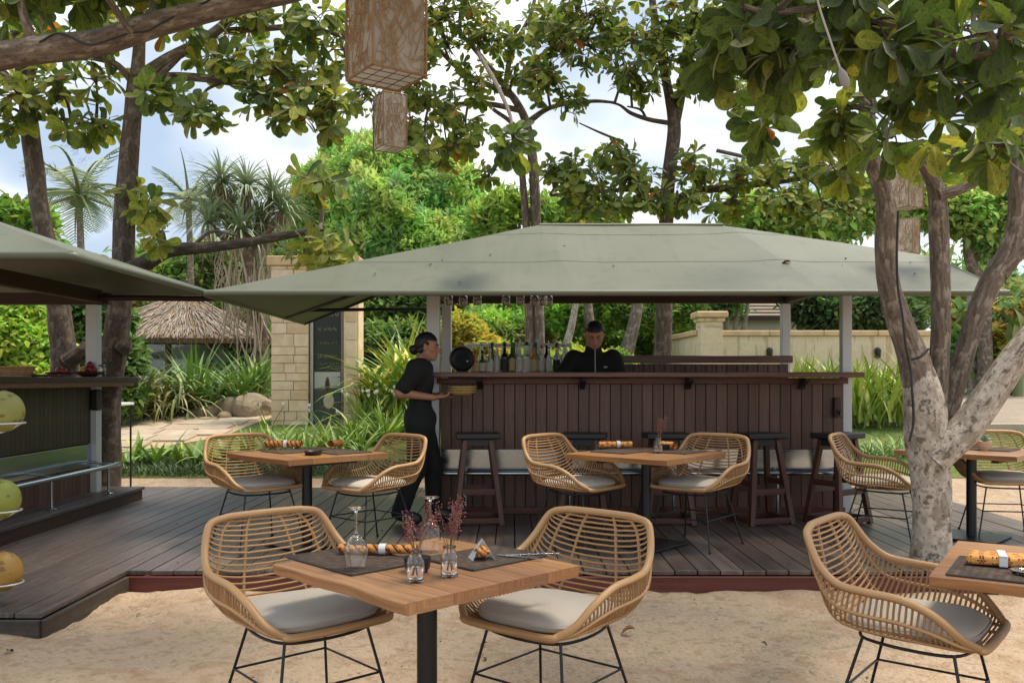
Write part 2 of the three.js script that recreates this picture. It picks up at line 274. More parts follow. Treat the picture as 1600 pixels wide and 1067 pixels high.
// a polygon with thickness: points in order, extruded along its normal downwards
function slab(pts, th, uvs = 1) {
  const n = V(0, 0, 0); for (let i = 0; i < pts.length; i++) { const a = pts[i], b = pts[(i + 1) % pts.length]; n.x += (a.y - b.y) * (a.z + b.z); n.y += (a.z - b.z) * (a.x + b.x); n.z += (a.x - b.x) * (a.y + b.y); } n.normalize();
  const e1 = Math.abs(n.y) > 0.5 ? V(1, 0, 0) : V(0, 1, 0); e1.addScaledVector(n, -e1.dot(n)).normalize(); const e2 = n.clone().cross(e1);
  const p2 = pts.map((p) => new THREE.Vector2(p.dot(e1), p.dot(e2)));
  const tri = THREE.ShapeUtils.triangulateShape(p2, []); const pos = [], uv = [];
  const put = (p, q) => { pos.push(p.x, p.y, p.z); uv.push(q.x * uvs, q.y * uvs); };
  const low = pts.map((p) => p.clone().addScaledVector(n, -th));
  for (const t of tri) { let [a, b, c] = t; const nn = pts[b].clone().sub(pts[a]).cross(pts[c].clone().sub(pts[a])); if (nn.dot(n) < 0) [b, c] = [c, b]; put(pts[a], p2[a]); put(pts[b], p2[b]); put(pts[c], p2[c]); put(low[a], p2[a]); put(low[c], p2[c]); put(low[b], p2[b]); }
  for (let i = 0; i < pts.length; i++) { const j = (i + 1) % pts.length; const A = pts[i], B = pts[j], C = low[j], D = low[i], l = new THREE.Vector2(0, 0), m = new THREE.Vector2(A.distanceTo(B), 0), o = new THREE.Vector2(m.x, th), q = new THREE.Vector2(0, th); put(A, l); put(D, q); put(B, m); put(B, m); put(D, q); put(C, o); }
  const g = new THREE.BufferGeometry(); g.setAttribute('position', new THREE.Float32BufferAttribute(pos, 3)); g.setAttribute('uv', new THREE.Float32BufferAttribute(uv, 2)); g.computeVertexNormals(); return g;
}
// surface nets: the zero surface of f inside a box
function surface(f, lo, hi, cell) {
  const n = [0, 1, 2].map((k) => Math.ceil((hi[k] - lo[k]) / cell) + 1), [nx, ny, nz] = n, val = new Float32Array(nx * ny * nz);
  for (let k = 0, i = 0; k < nz; k++) for (let j = 0; j < ny; j++) for (let x = 0; x < nx; x++, i++) val[i] = f(lo[0] + x * cell, lo[1] + j * cell, lo[2] + k * cell);
  const vid = new Int32Array(nx * ny * nz).fill(-1), pos = [], idx = [], off = [0, 1, nx, nx + 1, nx * ny, nx * ny + 1, nx * ny + nx, nx * ny + nx + 1];
  const E = [[0, 1], [2, 3], [4, 5], [6, 7], [0, 2], [1, 3], [4, 6], [5, 7], [0, 4], [1, 5], [2, 6], [3, 7]];
  for (let k = 0; k < nz - 1; k++) for (let j = 0; j < ny - 1; j++) for (let x = 0; x < nx - 1; x++) {
    const i = x + nx * (j + ny * k); let m = 0; for (let c = 0; c < 8; c++) if (val[i + off[c]] < 0) m |= 1 << c; if (m === 0 || m === 255) continue;
    let sx = 0, sy = 0, sz = 0, q = 0;
    for (const [a, b] of E) { const va = val[i + off[a]], vb = val[i + off[b]]; if ((va < 0) === (vb < 0)) continue; const t = va / (va - vb); sx += lerp(a & 1, b & 1, t); sy += lerp((a >> 1) & 1, (b >> 1) & 1, t); sz += lerp(a >> 2, b >> 2, t); q++; }
    vid[i] = pos.length / 3; pos.push(lo[0] + (x + sx / q) * cell, lo[1] + (j + sy / q) * cell, lo[2] + (k + sz / q) * cell);
  }
  const quad = (a, b, c, d, flip) => { if (a < 0 || b < 0 || c < 0 || d < 0) return; flip ? idx.push(a, c, b, a, d, c) : idx.push(a, b, c, a, c, d); };
  for (let k = 1; k < nz - 1; k++) for (let j = 1; j < ny - 1; j++) for (let x = 1; x < nx - 1; x++) {
    const i = x + nx * (j + ny * k), s = val[i] < 0;
    if (s !== val[i + 1] < 0) quad(vid[i], vid[i - nx], vid[i - nx - nx * ny], vid[i - nx * ny], !s ? false : true);
    if (s !== val[i + nx] < 0) quad(vid[i], vid[i - nx * ny], vid[i - nx * ny - 1], vid[i - 1], !s ? false : true);
    if (s !== val[i + nx * ny] < 0) quad(vid[i], vid[i - 1], vid[i - 1 - nx], vid[i - nx], !s ? false : true);
  }
  const g = new THREE.BufferGeometry(); g.setAttribute('position', new THREE.Float32BufferAttribute(pos, 3)); g.setAttribute('uv', new THREE.Float32BufferAttribute(new Float32Array(pos.length / 3 * 2), 2)); g.setIndex(idx); g.computeVertexNormals();
  return g;
}
const D2 = Math.PI / 180;
// ---------------------------------------------------------------- ground, lawn, path, road
const KN = [[-1000, 0], [10.4, 0], [17, 0.7], [30, 1.0], [80, 1.25], [1600, 1.3]];
const gy = (d) => { for (let i = 1; i < KN.length; i++) if (d <= KN[i][0]) return lerp(KN[i - 1][1], KN[i][1], (d - KN[i - 1][0]) / (KN[i][0] - KN[i - 1][0])); return 1.3; };
const gp = (px, d) => V((px - 800) * d / F, gy(d), -d);             // a point of the ground at column px, d metres off
function rowsGeo(ds, xsOf, lift, relief) {
  const pos = [], uv = [], idx = []; let w = 0;
  ds.forEach((d, i) => { const xs = xsOf(d); w = xs.length; xs.forEach((x) => { pos.push(x, gy(d) + lift + (relief ? relief(x, d) : 0), -d); uv.push(x, d); }); if (i) for (let j = 0; j < w - 1; j++) { const a = (i - 1) * w + j, b = i * w + j; idx.push(a, a + 1, b, a + 1, b + 1, b); } });
  const g = new THREE.BufferGeometry(); g.setAttribute('position', new THREE.Float32BufferAttribute(pos, 3)); g.setAttribute('uv', new THREE.Float32BufferAttribute(uv, 2)); g.setIndex(idx); g.computeVertexNormals(); return g;
}
{
  const ds = [-900, -60, -14], xs = [-900, -200, -60, -20, -12];
  for (let d = -5; d < 2; d += 0.5) ds.push(d); for (let d = 2; d < 6; d += 0.05) ds.push(d); for (let d = 6; d < 10.4; d += 0.2) ds.push(d); ds.push(10.4, 12, 14, 17, 22, 30, 50, 80, 300, 1500);
  for (let x = -6; x <= 6.001; x += 0.06) xs.push(x); xs.push(8, 12, 20, 60, 200, 900);
  const dent = (x, d) => (fbm3(x * 1.1 + 40, 0, d * 1.1, 3, 5) - 0.5) * 0.05 + (fbm3(x * 5 + 40, 3, d * 5, 3, 8) - 0.5) * 0.045 + (fbm3(x * 12 + 9, 5, d * 12, 2, 9) - 0.5) * 0.022;
  structure('sand_ground', rowsGeo(ds, () => xs, 0, (x, d) => d > 10.3 || d < -5 || Math.abs(x) > 6.01 ? 0 : dent(x, d) - 0.005), M.sand);
  const rows = (a, b) => [a, ...[12, 13, 14, 15, 16, 17, 20, 25, 30, 40, 50, 80].filter((d) => d > a && d < b), b];
  const tab = (t) => (d) => { for (let i = 1; i < t.length; i++) if (d <= t[i][0]) return lerp(t[i - 1][1], t[i][1], (d - t[i - 1][0]) / (t[i][0] - t[i - 1][0])); return t[t.length - 1][1]; };
  structure('lawn', rowsGeo(rows(11.1, 80), (d) => { const a = []; for (let i = 0; i <= 40; i++) a.push(-60 + i * 3); return a; }, 0.008), M.lawn);
  const pl = tab([[12.3, 20], [13, 60], [14, 110], [15, 165], [16, 225], [17, 285], [24, 330]]), pr = tab([[12.3, 120], [13, 235], [14, 348], [15, 385], [16, 425], [17, 445], [24, 480]]);
  structure('path_bed', rowsGeo(rows(12.3, 24), (d) => [0, 0.25, 0.5, 0.75, 1].map((t) => (lerp(pl(d), pr(d), t) - 800) * d / F), 0.016), std({ map: rep(T.sand, 0.5, 0.5), roughness: 1, color: L(0.7, 0.66, 0.6) }));
  // flagstones of the path, one by one
  const path = new THREE.Group(); path.name = 'path'; path.userData.kind = 'structure'; scene.add(path);
  const r = mulberry(91);
  for (let d = 12.5; d < 19; d += 0.52) {
    const a = (pl(d) - 800) * d / F + 0.08, b = (pr(d) - 800) * d / F - 0.08, k = Math.max(2, Math.round((b - a) / 0.62)), off = rr(-0.1, 0.1, r);
    for (let i = 0; i < k; i++) {
      const x0 = lerp(a, b, i / k) + 0.012 + off, x1 = lerp(a, b, (i + 1) / k) - 0.012 + off, j = () => rr(-0.012, 0.012, r), lift = 0.035 + rr(0, 0.012, r);
      const q = [[x0 + j(), d + j()], [x1 + j(), d + j()], [x1 + j(), d + 0.5 + j()], [x0 + j(), d + 0.5 + j()]].map(([x, z]) => V(x, gy(z) + lift, -z));
      part(path, 'flagstone', slab(q, 0.05), M.paver[Math.floor(r() * 3)]);
    }
  }
  const road = new THREE.Group(); road.name = 'road'; road.userData.kind = 'structure'; scene.add(road);
  part(road, 'road_surface', rowsGeo(rows(14.7, 50), (d) => { const a = 6.7 + (d - 14.7) * 0.457, o = []; for (let i = 0; i <= 12; i++) o.push(lerp(a, 60, i / 12)); return o; }, 0.02), std({ map: rep(T.paver, 0.4, 0.4), color: L(0.62, 0.6, 0.58), roughness: 0.9 }));
  part(road, 'kerb', merge([0, 1, 2, 3, 4, 5].map((i) => box(1.96, 0.14, 0.15, 0.015).translate(7.7 + i * 2, gy(14.65) + 0.05, -14.65))), M.paver[2]);
}

// ---------------------------------------------------------------- the decks, board by board
const DK = 0.12;
{
  const dl = new THREE.Group(); dl.name = 'left_deck'; dl.userData.kind = 'structure'; scene.add(dl);
  const dr = new THREE.Group(); dr.name = 'main_deck'; dr.userData.kind = 'structure'; scene.add(dr);
  const r = mulberry(5), bw = 0.142, gap = 0.007;
  const gl = [0, 1, 2, 3].map((k) => box(bw - gap, 0.028, 5.28, 0.004, k * 0.37, k * 0.23)), gr = [0, 1, 2, 3].map((k) => box(bw - gap, 0.028, 4.25, 0.004, k * 0.31, k * 0.29));
  for (let i = 0; i < 16; i++) part(dl, 'plank', gl[Math.floor(r() * 4)], M.deckL[Math.floor(r() * 3)], [-2.401 - bw * (i + 0.5), DK - 0.014 + rr(-0.0015, 0.0015, r), -4.57 - 2.64], [0, r() > 0.5 ? Math.PI : 0, 0]);
  for (let i = 0; i < 47; i++) part(dr, 'plank', gr[Math.floor(r() * 4)], M.deckR[Math.floor(r() * 4)], [-2.394 + bw * (i + 0.5), DK - 0.014 + rr(-0.0015, 0.0015, r), -5.57 - 2.125], [0, r() > 0.5 ? Math.PI : 0, 0]);
  part(dl, 'front_board', box(2.32, 0.20, 0.03, 0.005), M.fasciaGrey, [-3.56, -0.012, -4.55]);
  part(dl, 'side_board', box(0.03, 0.20, 1.0, 0.005), M.fasciaGrey, [-2.385, -0.012, -5.055]);
  part(dr, 'front_board', box(6.66, 0.20, 0.03, 0.005), M.fasciaRed, [0.945, -0.012, -5.553]);
  part(dr, 'side_board', box(0.03, 0.20, 4.25, 0.005), M.fasciaRed, [4.298, -0.012, -7.69]);
  part(dr, 'joist', merge([0, 1, 2, 3, 4].map((i) => box(6.5, 0.09, 0.06).translate(0.95, 0.045, -5.8 - i * 0.98))), M.darkWood);
  part(dl, 'joist', merge([0, 1, 2, 3, 4].map((i) => box(2.1, 0.09, 0.06).translate(-3.5, 0.045, -4.9 - i * 1.15))), M.darkWood);
}

// ---------------------------------------------------------------- the bar: roof, posts, beams
{
  const b = thing('bar_canopy', 'wide sage green sheet roof over the wooden bar counter', 'canopy', V(0, 0, 0));
  const y0 = 1.985, d0 = 6.9, sl = 0.4225, Y = (d) => y0 + (d - d0) * sl, pt = (x, d) => V(x, Y(d), -d);
  const FLx = (319 - 800) * 6.9 / F, FRx = (1577 - 800) * 6.9 / F, RLx = (843 - 800) * 8.9 / F, RRx = (1130 - 800) * 8.9 / F, Kd = 7.81, Kx = (1462 - 800) * Kd / F;
  const xl = (d) => lerp(FLx, RLx, (d - 6.9) / 2), xr = (d) => d < Kd ? lerp(FRx, Kx, (d - 6.9) / (Kd - 6.9)) : lerp(Kx, RRx, (d - Kd) / (8.9 - Kd));
  const fold = (d) => lerp((1290 - 800) * 6.9 / F, RRx, (d - 6.9) / 2), fl2 = (d) => lerp((905 - 800) * 6.9 / F, RLx, (d - 6.9) / 2);
  // three rows of sheets, each lapping the one below
  const R = [6.9, 7.69, 8.58, 8.9];
  const crease = (x, d) => 0.02 * Math.exp(-(((x - fold(d)) / 0.16) ** 2)) + 0.014 * Math.exp(-(((x - fl2(d)) / 0.2) ** 2));
  const sag = (x, d) => (fbm3(x * 0.9 + 7, 0.5, d * 1.1, 3, 41) - 0.5) * 0.024 * smooth(6.9, 7.1, d) + crease(x, d) * smooth(6.9, 7.2, d) * smooth(8.9, 8.6, d);
  for (let i = 0; i < 3; i++) {
    const a = R[i] - (i ? 0.03 : 0), c = R[i + 1], cut = [xl, fl2, fold, xr];
    for (let j = 0; j < 3; j++) {
      const ds = []; for (let k = 0; k <= 8; k++) ds.push(lerp(a, c, k / 8)); if (j === 2 && a < Kd && c > Kd) { ds.push(Kd); ds.sort((x, y) => x - y); }
      const pos = [], uv = [], idx = [], nx = 18, w = nx + 1, layer = (dy, flip) => { const o = pos.length / 3; ds.forEach((d, k) => { for (let m = 0; m <= nx; m++) { const x = lerp(cut[j](d), cut[j + 1](d), m / nx); pos.push(x, Y(d) + i * 0.0025 + sag(x, d) + dy, -d); uv.push(x, d); if (k && m) { const q = o + k * w + m; flip ? idx.push(q - 1, q - w, q, q - 1, q - w - 1, q - w) : idx.push(q - 1, q, q - w, q - 1, q - w, q - w - 1); } } }); };
      layer(0, true); layer(-0.012, false);
      const g = new THREE.BufferGeometry(); g.setAttribute('position', new THREE.Float32BufferAttribute(pos, 3)); g.setAttribute('uv', new THREE.Float32BufferAttribute(uv, 2)); g.setIndex(idx); g.computeVertexNormals();
      part(b, 'roof_sheet', g, M.roof);
    }
  }
  const FL = pt(FLx, 6.9), FR = pt(FRx, 6.9), K = pt(Kx, Kd), RL = pt(RLx, 8.9), RR = pt(RRx, 8.9);
  const BL = V((475 - 800) * 10.6 / F, 1.985, -10.6), BR = V(FRx, 1.985, -10.6), KB = V(Kx, K.y, -10), sink = (p, k = 0.014) => p.clone().setY(p.y - k);
  part(b, 'roof_sheet', slab([FL, RL, BL].map((p) => sink(p)), 0.012), M.roof);
  part(b, 'roof_sheet', slab([K, KB, RR].map((p) => sink(p)), 0.012), M.roof);
  part(b, 'roof_sheet', slab([RL, RR, V(2.5, 2.46, -9.75), V(-0.15, 2.46, -9.75)].map((p) => sink(p)), 0.012), M.roof);
  { const r = mulberry(55), bits = []; for (let i = 0; i < 15; i++) { const d = rr(6.98, 8.7, r), x = rr(xl(d) + 0.6, xr(d) - 0.3, r); bits.push(new THREE.TetrahedronGeometry(rr(0.006, 0.016, r), 0).scale(1.6, 0.5, 1).rotateY(r() * 6).translate(x, Y(d) + 0.012, -d)); } part(b, 'roof_litter', merge(bits), M.darkWood).userData.kind = 'stuff'; }
  // rolled eaves and ribs under the left wing
  part(b, 'eave_trim', sweep([FL, FR].map((p) => V(p.x, p.y - 0.012, p.z)), 0.024, 10), M.roofEdge);
  part(b, 'eave_trim', sweep([FL, BL].map((p) => V(p.x, p.y - 0.024, p.z)), 0.02, 8), M.roofEdge);
  part(b, 'eave_trim', sweep([FR, K].map((p) => V(p.x, p.y - 0.012, p.z)), 0.016, 8), M.roofEdge);
  const Mx = FL.clone().lerp(BL, 0.72);
  part(b, 'rib', sweep([sink(BL, 0.03), sink(BL.clone().lerp(RL, 0.55), 0.045), sink(RL, 0.05)], 0.018, 6), M.black);
  part(b, 'rib', sweep([sink(Mx, 0.03), sink(Mx.clone().lerp(RL, 0.5), 0.06), sink(RL, 0.08)], 0.018, 6), M.roofEdge);
  part(b, 'tie_bar', rod(V(-2.35, 2.04, -9.6), V(-0.69, 2.06, -9.6), 0.018, 8), M.black);
  part(b, 'ridge_cap', sweep([RL, RR].map((p) => V(p.x, p.y + 0.004, p.z)), 0.02, 8), M.roof);
  // posts and beams
  const post = (x, d, w, h = 2.11 - DK) => part(b, 'post', box(w, h, w, 0.006), M.whiteSteel, [x, DK + h / 2, -d]);
  post(-0.70, 7.98, 0.115); post(2.975, 7.98, 0.085); post(-0.70, 9.6, 0.10); post(2.93, 9.6, 0.09);
  part(b, 'beam', box(3.9, 0.15, 0.07), M.darkWood, [1.12, 2.19, -9.6]);
  part(b, 'beam', box(3.9, 0.15, 0.07), M.darkWood, [1.12, 2.19, -7.98]);
  part(b, 'beam', box(0.07, 0.15, 1.54), M.darkWood, [2.955, 2.195, -8.79]);
  part(b, 'beam', box(0.07, 0.15, 1.54), M.darkWood, [-0.70, 2.195, -8.79]);
  for (let i = 0; i < 4; i++) { const x = -0.2 + i * 0.95; part(b, 'rafter', sweep([V(x, 2.0, -7.0), V(clamp(x, 0.4, 2.0), 2.74, -8.86)], 0.022, 6), M.darkWood); }
}
// ---------------------------------------------------------------- the bar counter, its boards, kick plate and foot rail
{
  const c = thing('bar_counter', 'long dark brown boarded bar counter with steel kick plate', 'bar counter');
  const X0 = -0.632, X1 = 2.93, D = 7.91, n = 38, w = (X1 - X0) / n, r = mulberry(17);
  const up = [0, 1, 2].map((k) => box(w - 0.005, 0.575, 0.02, 0.004, k * 0.4, k * 0.21)), lo = [0, 1, 2].map((k) => box(w - 0.005, 0.335, 0.02, 0.004, k * 0.4, k * 0.21));
  let last = -1;
  for (let i = 0; i < n; i++) {
    let q = Math.floor(r() * 5); if (q === last) q = (q + 1) % 5; last = q; const x = X0 + w * (i + 0.5);
    part(c, 'plank', up[i % 3], M.bar[q], [x, 0.978, -D + rr(-0.0015, 0.0015, r)]);
    part(c, 'plank', lo[(i + 1) % 3], M.bar[(q + 2) % 5], [x, 0.333, -D - 0.004 + rr(-0.0015, 0.0015, r)]);
  }
  part(c, 'backing', box(X1 - X0, 1.13, 0.02), M.darkWood, [(X0 + X1) / 2, 0.70, -D - 0.03]);
  for (const x of [X0 + 0.01, X1 - 0.01]) part(c, 'side_panel', box(0.02, 1.13, 0.5), M.bar[1], [x, 0.70, -D - 0.29]);
  part(c, 'kick_plate', box(X1 - X0 - 0.01, 0.185, 0.006, 0.002), M.steel, [(X0 + X1) / 2, 0.595, -D + 0.014]);
  part(c, 'plinth', box(X1 - X0 + 0.01, 0.06, 0.04), M.barTrim, [(X0 + X1) / 2, DK + 0.03, -D + 0.012]);
  part(c, 'apron', box(X1 - X0 + 0.06, 0.052, 0.03), M.barTrim, [(X0 + X1) / 2, 1.292, -D + 0.022]);
  part(c, 'counter_top', box(3.72, 0.045, 0.62, 0.008), M.barTop, [1.155, 1.345, -D - 0.04]);
  const bracket = new THREE.Shape(); bracket.moveTo(0, 0); bracket.lineTo(0.2, 0); bracket.lineTo(0.19, -0.03); bracket.quadraticCurveTo(0.05, -0.05, 0.03, -0.1); bracket.lineTo(0, -0.1);
  const bg = new THREE.ExtrudeGeometry(bracket, { depth: 0.045, bevelEnabled: false }).rotateY(-Math.PI / 2);
  for (const x of [-0.28, 0.62, 1.55, 2.55]) part(c, 'bracket', bg, M.black, [x + 0.02, 1.318, -D + 0.02]);
  const rail = c.children; part(c, 'foot_rail', rod(V(X0, 0.492, -D + 0.16), V(X1, 0.492, -D + 0.16), 0.019, 12), M.steel);
  for (const x of [-0.4, 0.5, 1.4, 2.3, 2.85]) { part(c, 'rail_post', sweep([V(x, DK, -D + 0.16), V(x, 0.48, -D + 0.16)], 0.012, 8), M.steel); part(c, 'rail_bracket', rod(V(x, 0.495, -D + 0.16), V(x, 0.53, -D + 0.016), 0.008, 6), M.steel); }
  const op = part(c, 'wall_hook', box(0.06, 0.17, 0.05, 0.01), M.darkWood, [2.86, 1.06, -D + 0.035]); part(op, 'hook', sweep([V(0, -0.02, 0.02), V(0, -0.06, 0.06), V(0, -0.02, 0.08)], 0.008, 6, { seg: 8 }), M.black);
  // back counter on the right and the working shelf behind the bottles
  const k = thing('back_counter', 'dark boarded back counter with flat cap behind the bar', 'counter');
  const bn = 20, bx0 = 0.72, bx1 = 2.87, bw = (bx1 - bx0) / bn, bb = box(bw - 0.005, 1.34, 0.02, 0.004);
  for (let i = 0; i < bn; i++) part(k, 'plank', bb, M.bar[(i * 3) % 5], [bx0 + bw * (i + 0.5), DK + 0.67, -9.3]);
  part(k, 'cap', box(2.2, 0.075, 0.16, 0.006), M.barTop, [1.8, 1.51, -9.31]);
  part(k, 'backing', box(2.15, 1.34, 0.02), M.darkWood, [1.795, DK + 0.67, -9.325]);
  const s = thing('bottle_shelf', 'dark shelf counter carrying the row of bottles and speaker', 'shelf');
  part(s, 'shelf_top', box(1.36, 0.04, 0.42, 0.006), M.barTop, [0.02, 1.352, -8.98]);
  part(s, 'cabinet', box(1.3, 1.2, 0.36, 0.006), M.darkWood, [0.02, 0.73, -9.0]);
  for (const x of [-0.42, 0.05, 0.55]) part(s, 'rail_post', rod(V(x, 1.37, -9.14), V(x, 1.66, -9.14), 0.012, 8), M.whiteSteel);
  part(s, 'rail', box(1.08, 0.035, 0.03, 0.004), M.whiteSteel, [0.07, 1.65, -9.14]);
}

// ---------------------------------------------------------------- the kiosk on the left
{
  const k = thing('kiosk_canopy', 'green sheet roof of the left kiosk on steel post', 'canopy');
  const Y0 = 2.12, XR = -2.785, dN = 5.68, dF = 8.6, ZR = 2.78, XC = -4.75, dm = (dN + dF) / 2;
  const A = V(XR, Y0, -dN), B = V(XR, Y0, -dF), C = V(XC, ZR, -dm - 0.1), Cl = V(XC - 3.0, ZR, -dm - 0.1), D = V(-10, Y0, -dN), E = V(-10, Y0, -dF), low = (p, q) => p.clone().setY(p.y - q);
  part(k, 'roof_sheet', slab([A, C, Cl, D], 0.012), M.roof);
  part(k, 'roof_sheet', slab([A, B, C].map((p) => low(p, 0.003)), 0.012), M.roof);
  part(k, 'roof_sheet', slab([B, E, Cl, C].map((p) => low(p, 0.003)), 0.012), M.roof);
  part(k, 'eave_trim', sweep([D, low(A, 0).add(V(-0.06, 0, 0)), low(A, 0).add(V(-0.012, 0, -0.012)), low(A, 0).add(V(0, 0, -0.06)), B].map((p) => low(p, 0.026)), 0.028, 8), M.roofEdge);
  for (const t of [0.1, 0.28, 0.46, 0.64]) { const p = V(lerp(XR, -8, t), Y0 - 0.01, -dN); part(k, 'rafter', sweep([low(p, 0.04), low(V(Math.min(p.x, XC) * 0.5 + p.x * 0.5, ZR - 0.35, -dm), 0.03)], 0.016, 6), M.black); }
  part(k, 'beam', box(0.08, 0.12, 4.4), M.darkWood, [-3.86, 2.075, -6.15]);
  part(k, 'beam', box(4, 0.11, 0.08), M.darkWood, [-5.78, 2.06, -8.42]);
  part(k, 'post', box(0.105, 1.80, 0.105, 0.005), M.whiteSteel, [-3.955, 1.14, -8.46]);
  part(k, 'tie_beam', sweep([V(-3.82, 2.06, -8.3), V(-2.86, 2.05, -8.3), V(-2.42, 2.03, -8.0)], 0.026, 8), M.darkWood);
}
{
  const k = thing('kiosk_counter', 'olive ribbed kiosk counter with dark top and steel band', 'counter');
  const X = -3.97, d0 = 5.2, d1 = 8.5, n = 46, w = (d1 - d0) / n;
  const olive = [[0.09, 0.085, 0.04], [0.105, 0.098, 0.046], [0.08, 0.074, 0.035]].map((c) => std({ map: T.deck, color: L(c[0] * 2.1, c[1] * 2.1, c[2] * 2.1), roughness: 0.55 }));
  const sl = box(0.022, 0.56, w - 0.006, 0.006), lo = box(0.022, 0.26, w - 0.006, 0.006);
  for (let i = 0; i < n; i++) { const z = -(d0 + w * (i + 0.5)); part(k, 'slat', sl, olive[i % 3], [X, 0.985, z]); part(k, 'slat', lo, M.bar[(i * 2) % 5], [X - 0.004, 0.36, z]); }
  part(k, 'backing', box(0.02, 1.05, d1 - d0), M.darkWood, [X - 0.03, 0.75, -(d0 + d1) / 2]);
  part(k, 'end_panel', box(1.6, 1.05, 0.03), M.darkWood, [X - 0.8, 0.75, -d1 + 0.02]);
  part(k, 'corner_trim', box(0.035, 1.05, 0.035), std({ color: L(0.30, 0.29, 0.13), roughness: 0.5 }), [X + 0.006, 0.75, -d1 - 0.02]);
  part(k, 'steel_band', box(0.006, 0.205, d1 - d0 - 0.02, 0.002), M.steel, [X + 0.016, 0.595, -(d0 + d1) / 2]);
  part(k, 'counter_top', box(0.72, 0.05, d1 - d0 + 0.5, 0.006), M.darkWood, [X - 0.12, 1.30, -(d0 + d1) / 2 - 0.2]);
  part(k, 'top_batten', box(0.05, 0.05, d1 - d0 + 0.3, 0.006), M.barTop, [X + 0.21, 1.262, -(d0 + d1) / 2 - 0.2]);
  part(k, 'cup_holder', box(0.08, 0.2, 0.1, 0.02), M.black, [X + 0.05, 1.11, -d1 + 0.06]);
  const st = thing('kiosk_step', 'low dark timber step along the foot of the kiosk', 'step');
  for (let i = 0; i < 3; i++) part(st, 'plank', box(0.135, 0.028, 3.75, 0.004), M.deckL[i], [-3.70 - i * 0.142, 0.232, -6.98]);
  part(st, 'riser', box(0.025, 0.10, 3.7), M.darkWood, [-3.66, 0.168, -6.98]);
  part(st, 'end_riser', box(0.4, 0.095, 0.025), M.darkWood, [-3.86, 0.168, -8.81]);
  const f = thing('kiosk_foot_rail', 'polished steel foot rail on the kiosk step', 'rail');
  part(f, 'rail', sweep([V(-3.74, 0.50, -5.3), V(-3.74, 0.50, -8.45), V(-3.76, 0.50, -8.53), V(-3.94, 0.50, -8.55)], 0.021, 12, { seg: 30 }), M.steel);
  for (const d of [6.1, 7.27, 8.3]) { part(f, 'post', rod(V(-3.74, 0.25, -d), V(-3.74, 0.49, -d), 0.012, 10), M.steel); part(f, 'flange', lathe([[0, 0], [0.04, 0], [0.04, 0.006], [0.014, 0.012]], 16), M.steel, [-3.74, 0.246, -d]); part(f, 'wall_bracket', rod(V(-3.95, 0.545, -d), V(-3.74, 0.515, -d), 0.01, 8), M.steel); }
}
// ---------------------------------------------------------------- rattan armchair: a shell of bent strands between a closed rim
const spl = (knots) => { const c = new THREE.CatmullRomCurve3(knots.map((k) => V(...k.slice(1))), false, 'catmullrom', 0.5), ts = knots.map((k) => k[0]); return (t) => { t = clamp(t); let i = 1; while (i < ts.length - 1 && t > ts[i]) i++; return c.getPoint(clamp((i - 1 + (t - ts[i - 1]) / (ts[i] - ts[i - 1])) / (ts.length - 1))); }; };
const rimAt = spl([[0, 0.215, 0.432, 0.255], [0.1, 0.264, 0.468, 0.212], [0.22, 0.296, 0.538, 0.135], [0.34, 0.308, 0.578, 0.035], [0.48, 0.311, 0.588, -0.08], [0.6, 0.304, 0.602, -0.175], [0.72, 0.284, 0.655, -0.245], [0.86, 0.254, 0.728, -0.292], [0.94, 0.226, 0.758, -0.31], [1, 0.17, 0.769, -0.318]]);
const midAt = spl([[0, 0, 0.424, 0.275], [0.18, 0, 0.408, 0.15], [0.36, 0, 0.404, 0], [0.5, 0, 0.414, -0.13], [0.6, 0, 0.445, -0.215], [0.72, 0, 0.54, -0.262], [0.86, 0, 0.665, -0.296], [1, 0, 0.772, -0.328]]);
function shellAt(th, t, out = 0) {      // th -90..90 degrees from rim to rim
  const r = rimAt(t), m = midAt(t), q = lerp(0.62, 0.85, smooth(0.5, 1, t)), s = Math.sign(th) * Math.abs(Math.sin(th)) ** q, w = 1 - Math.max(0, Math.cos(th)) ** q;
  return V(r.x * s, lerp(m.y, r.y, w), lerp(m.z, r.z, w));
}
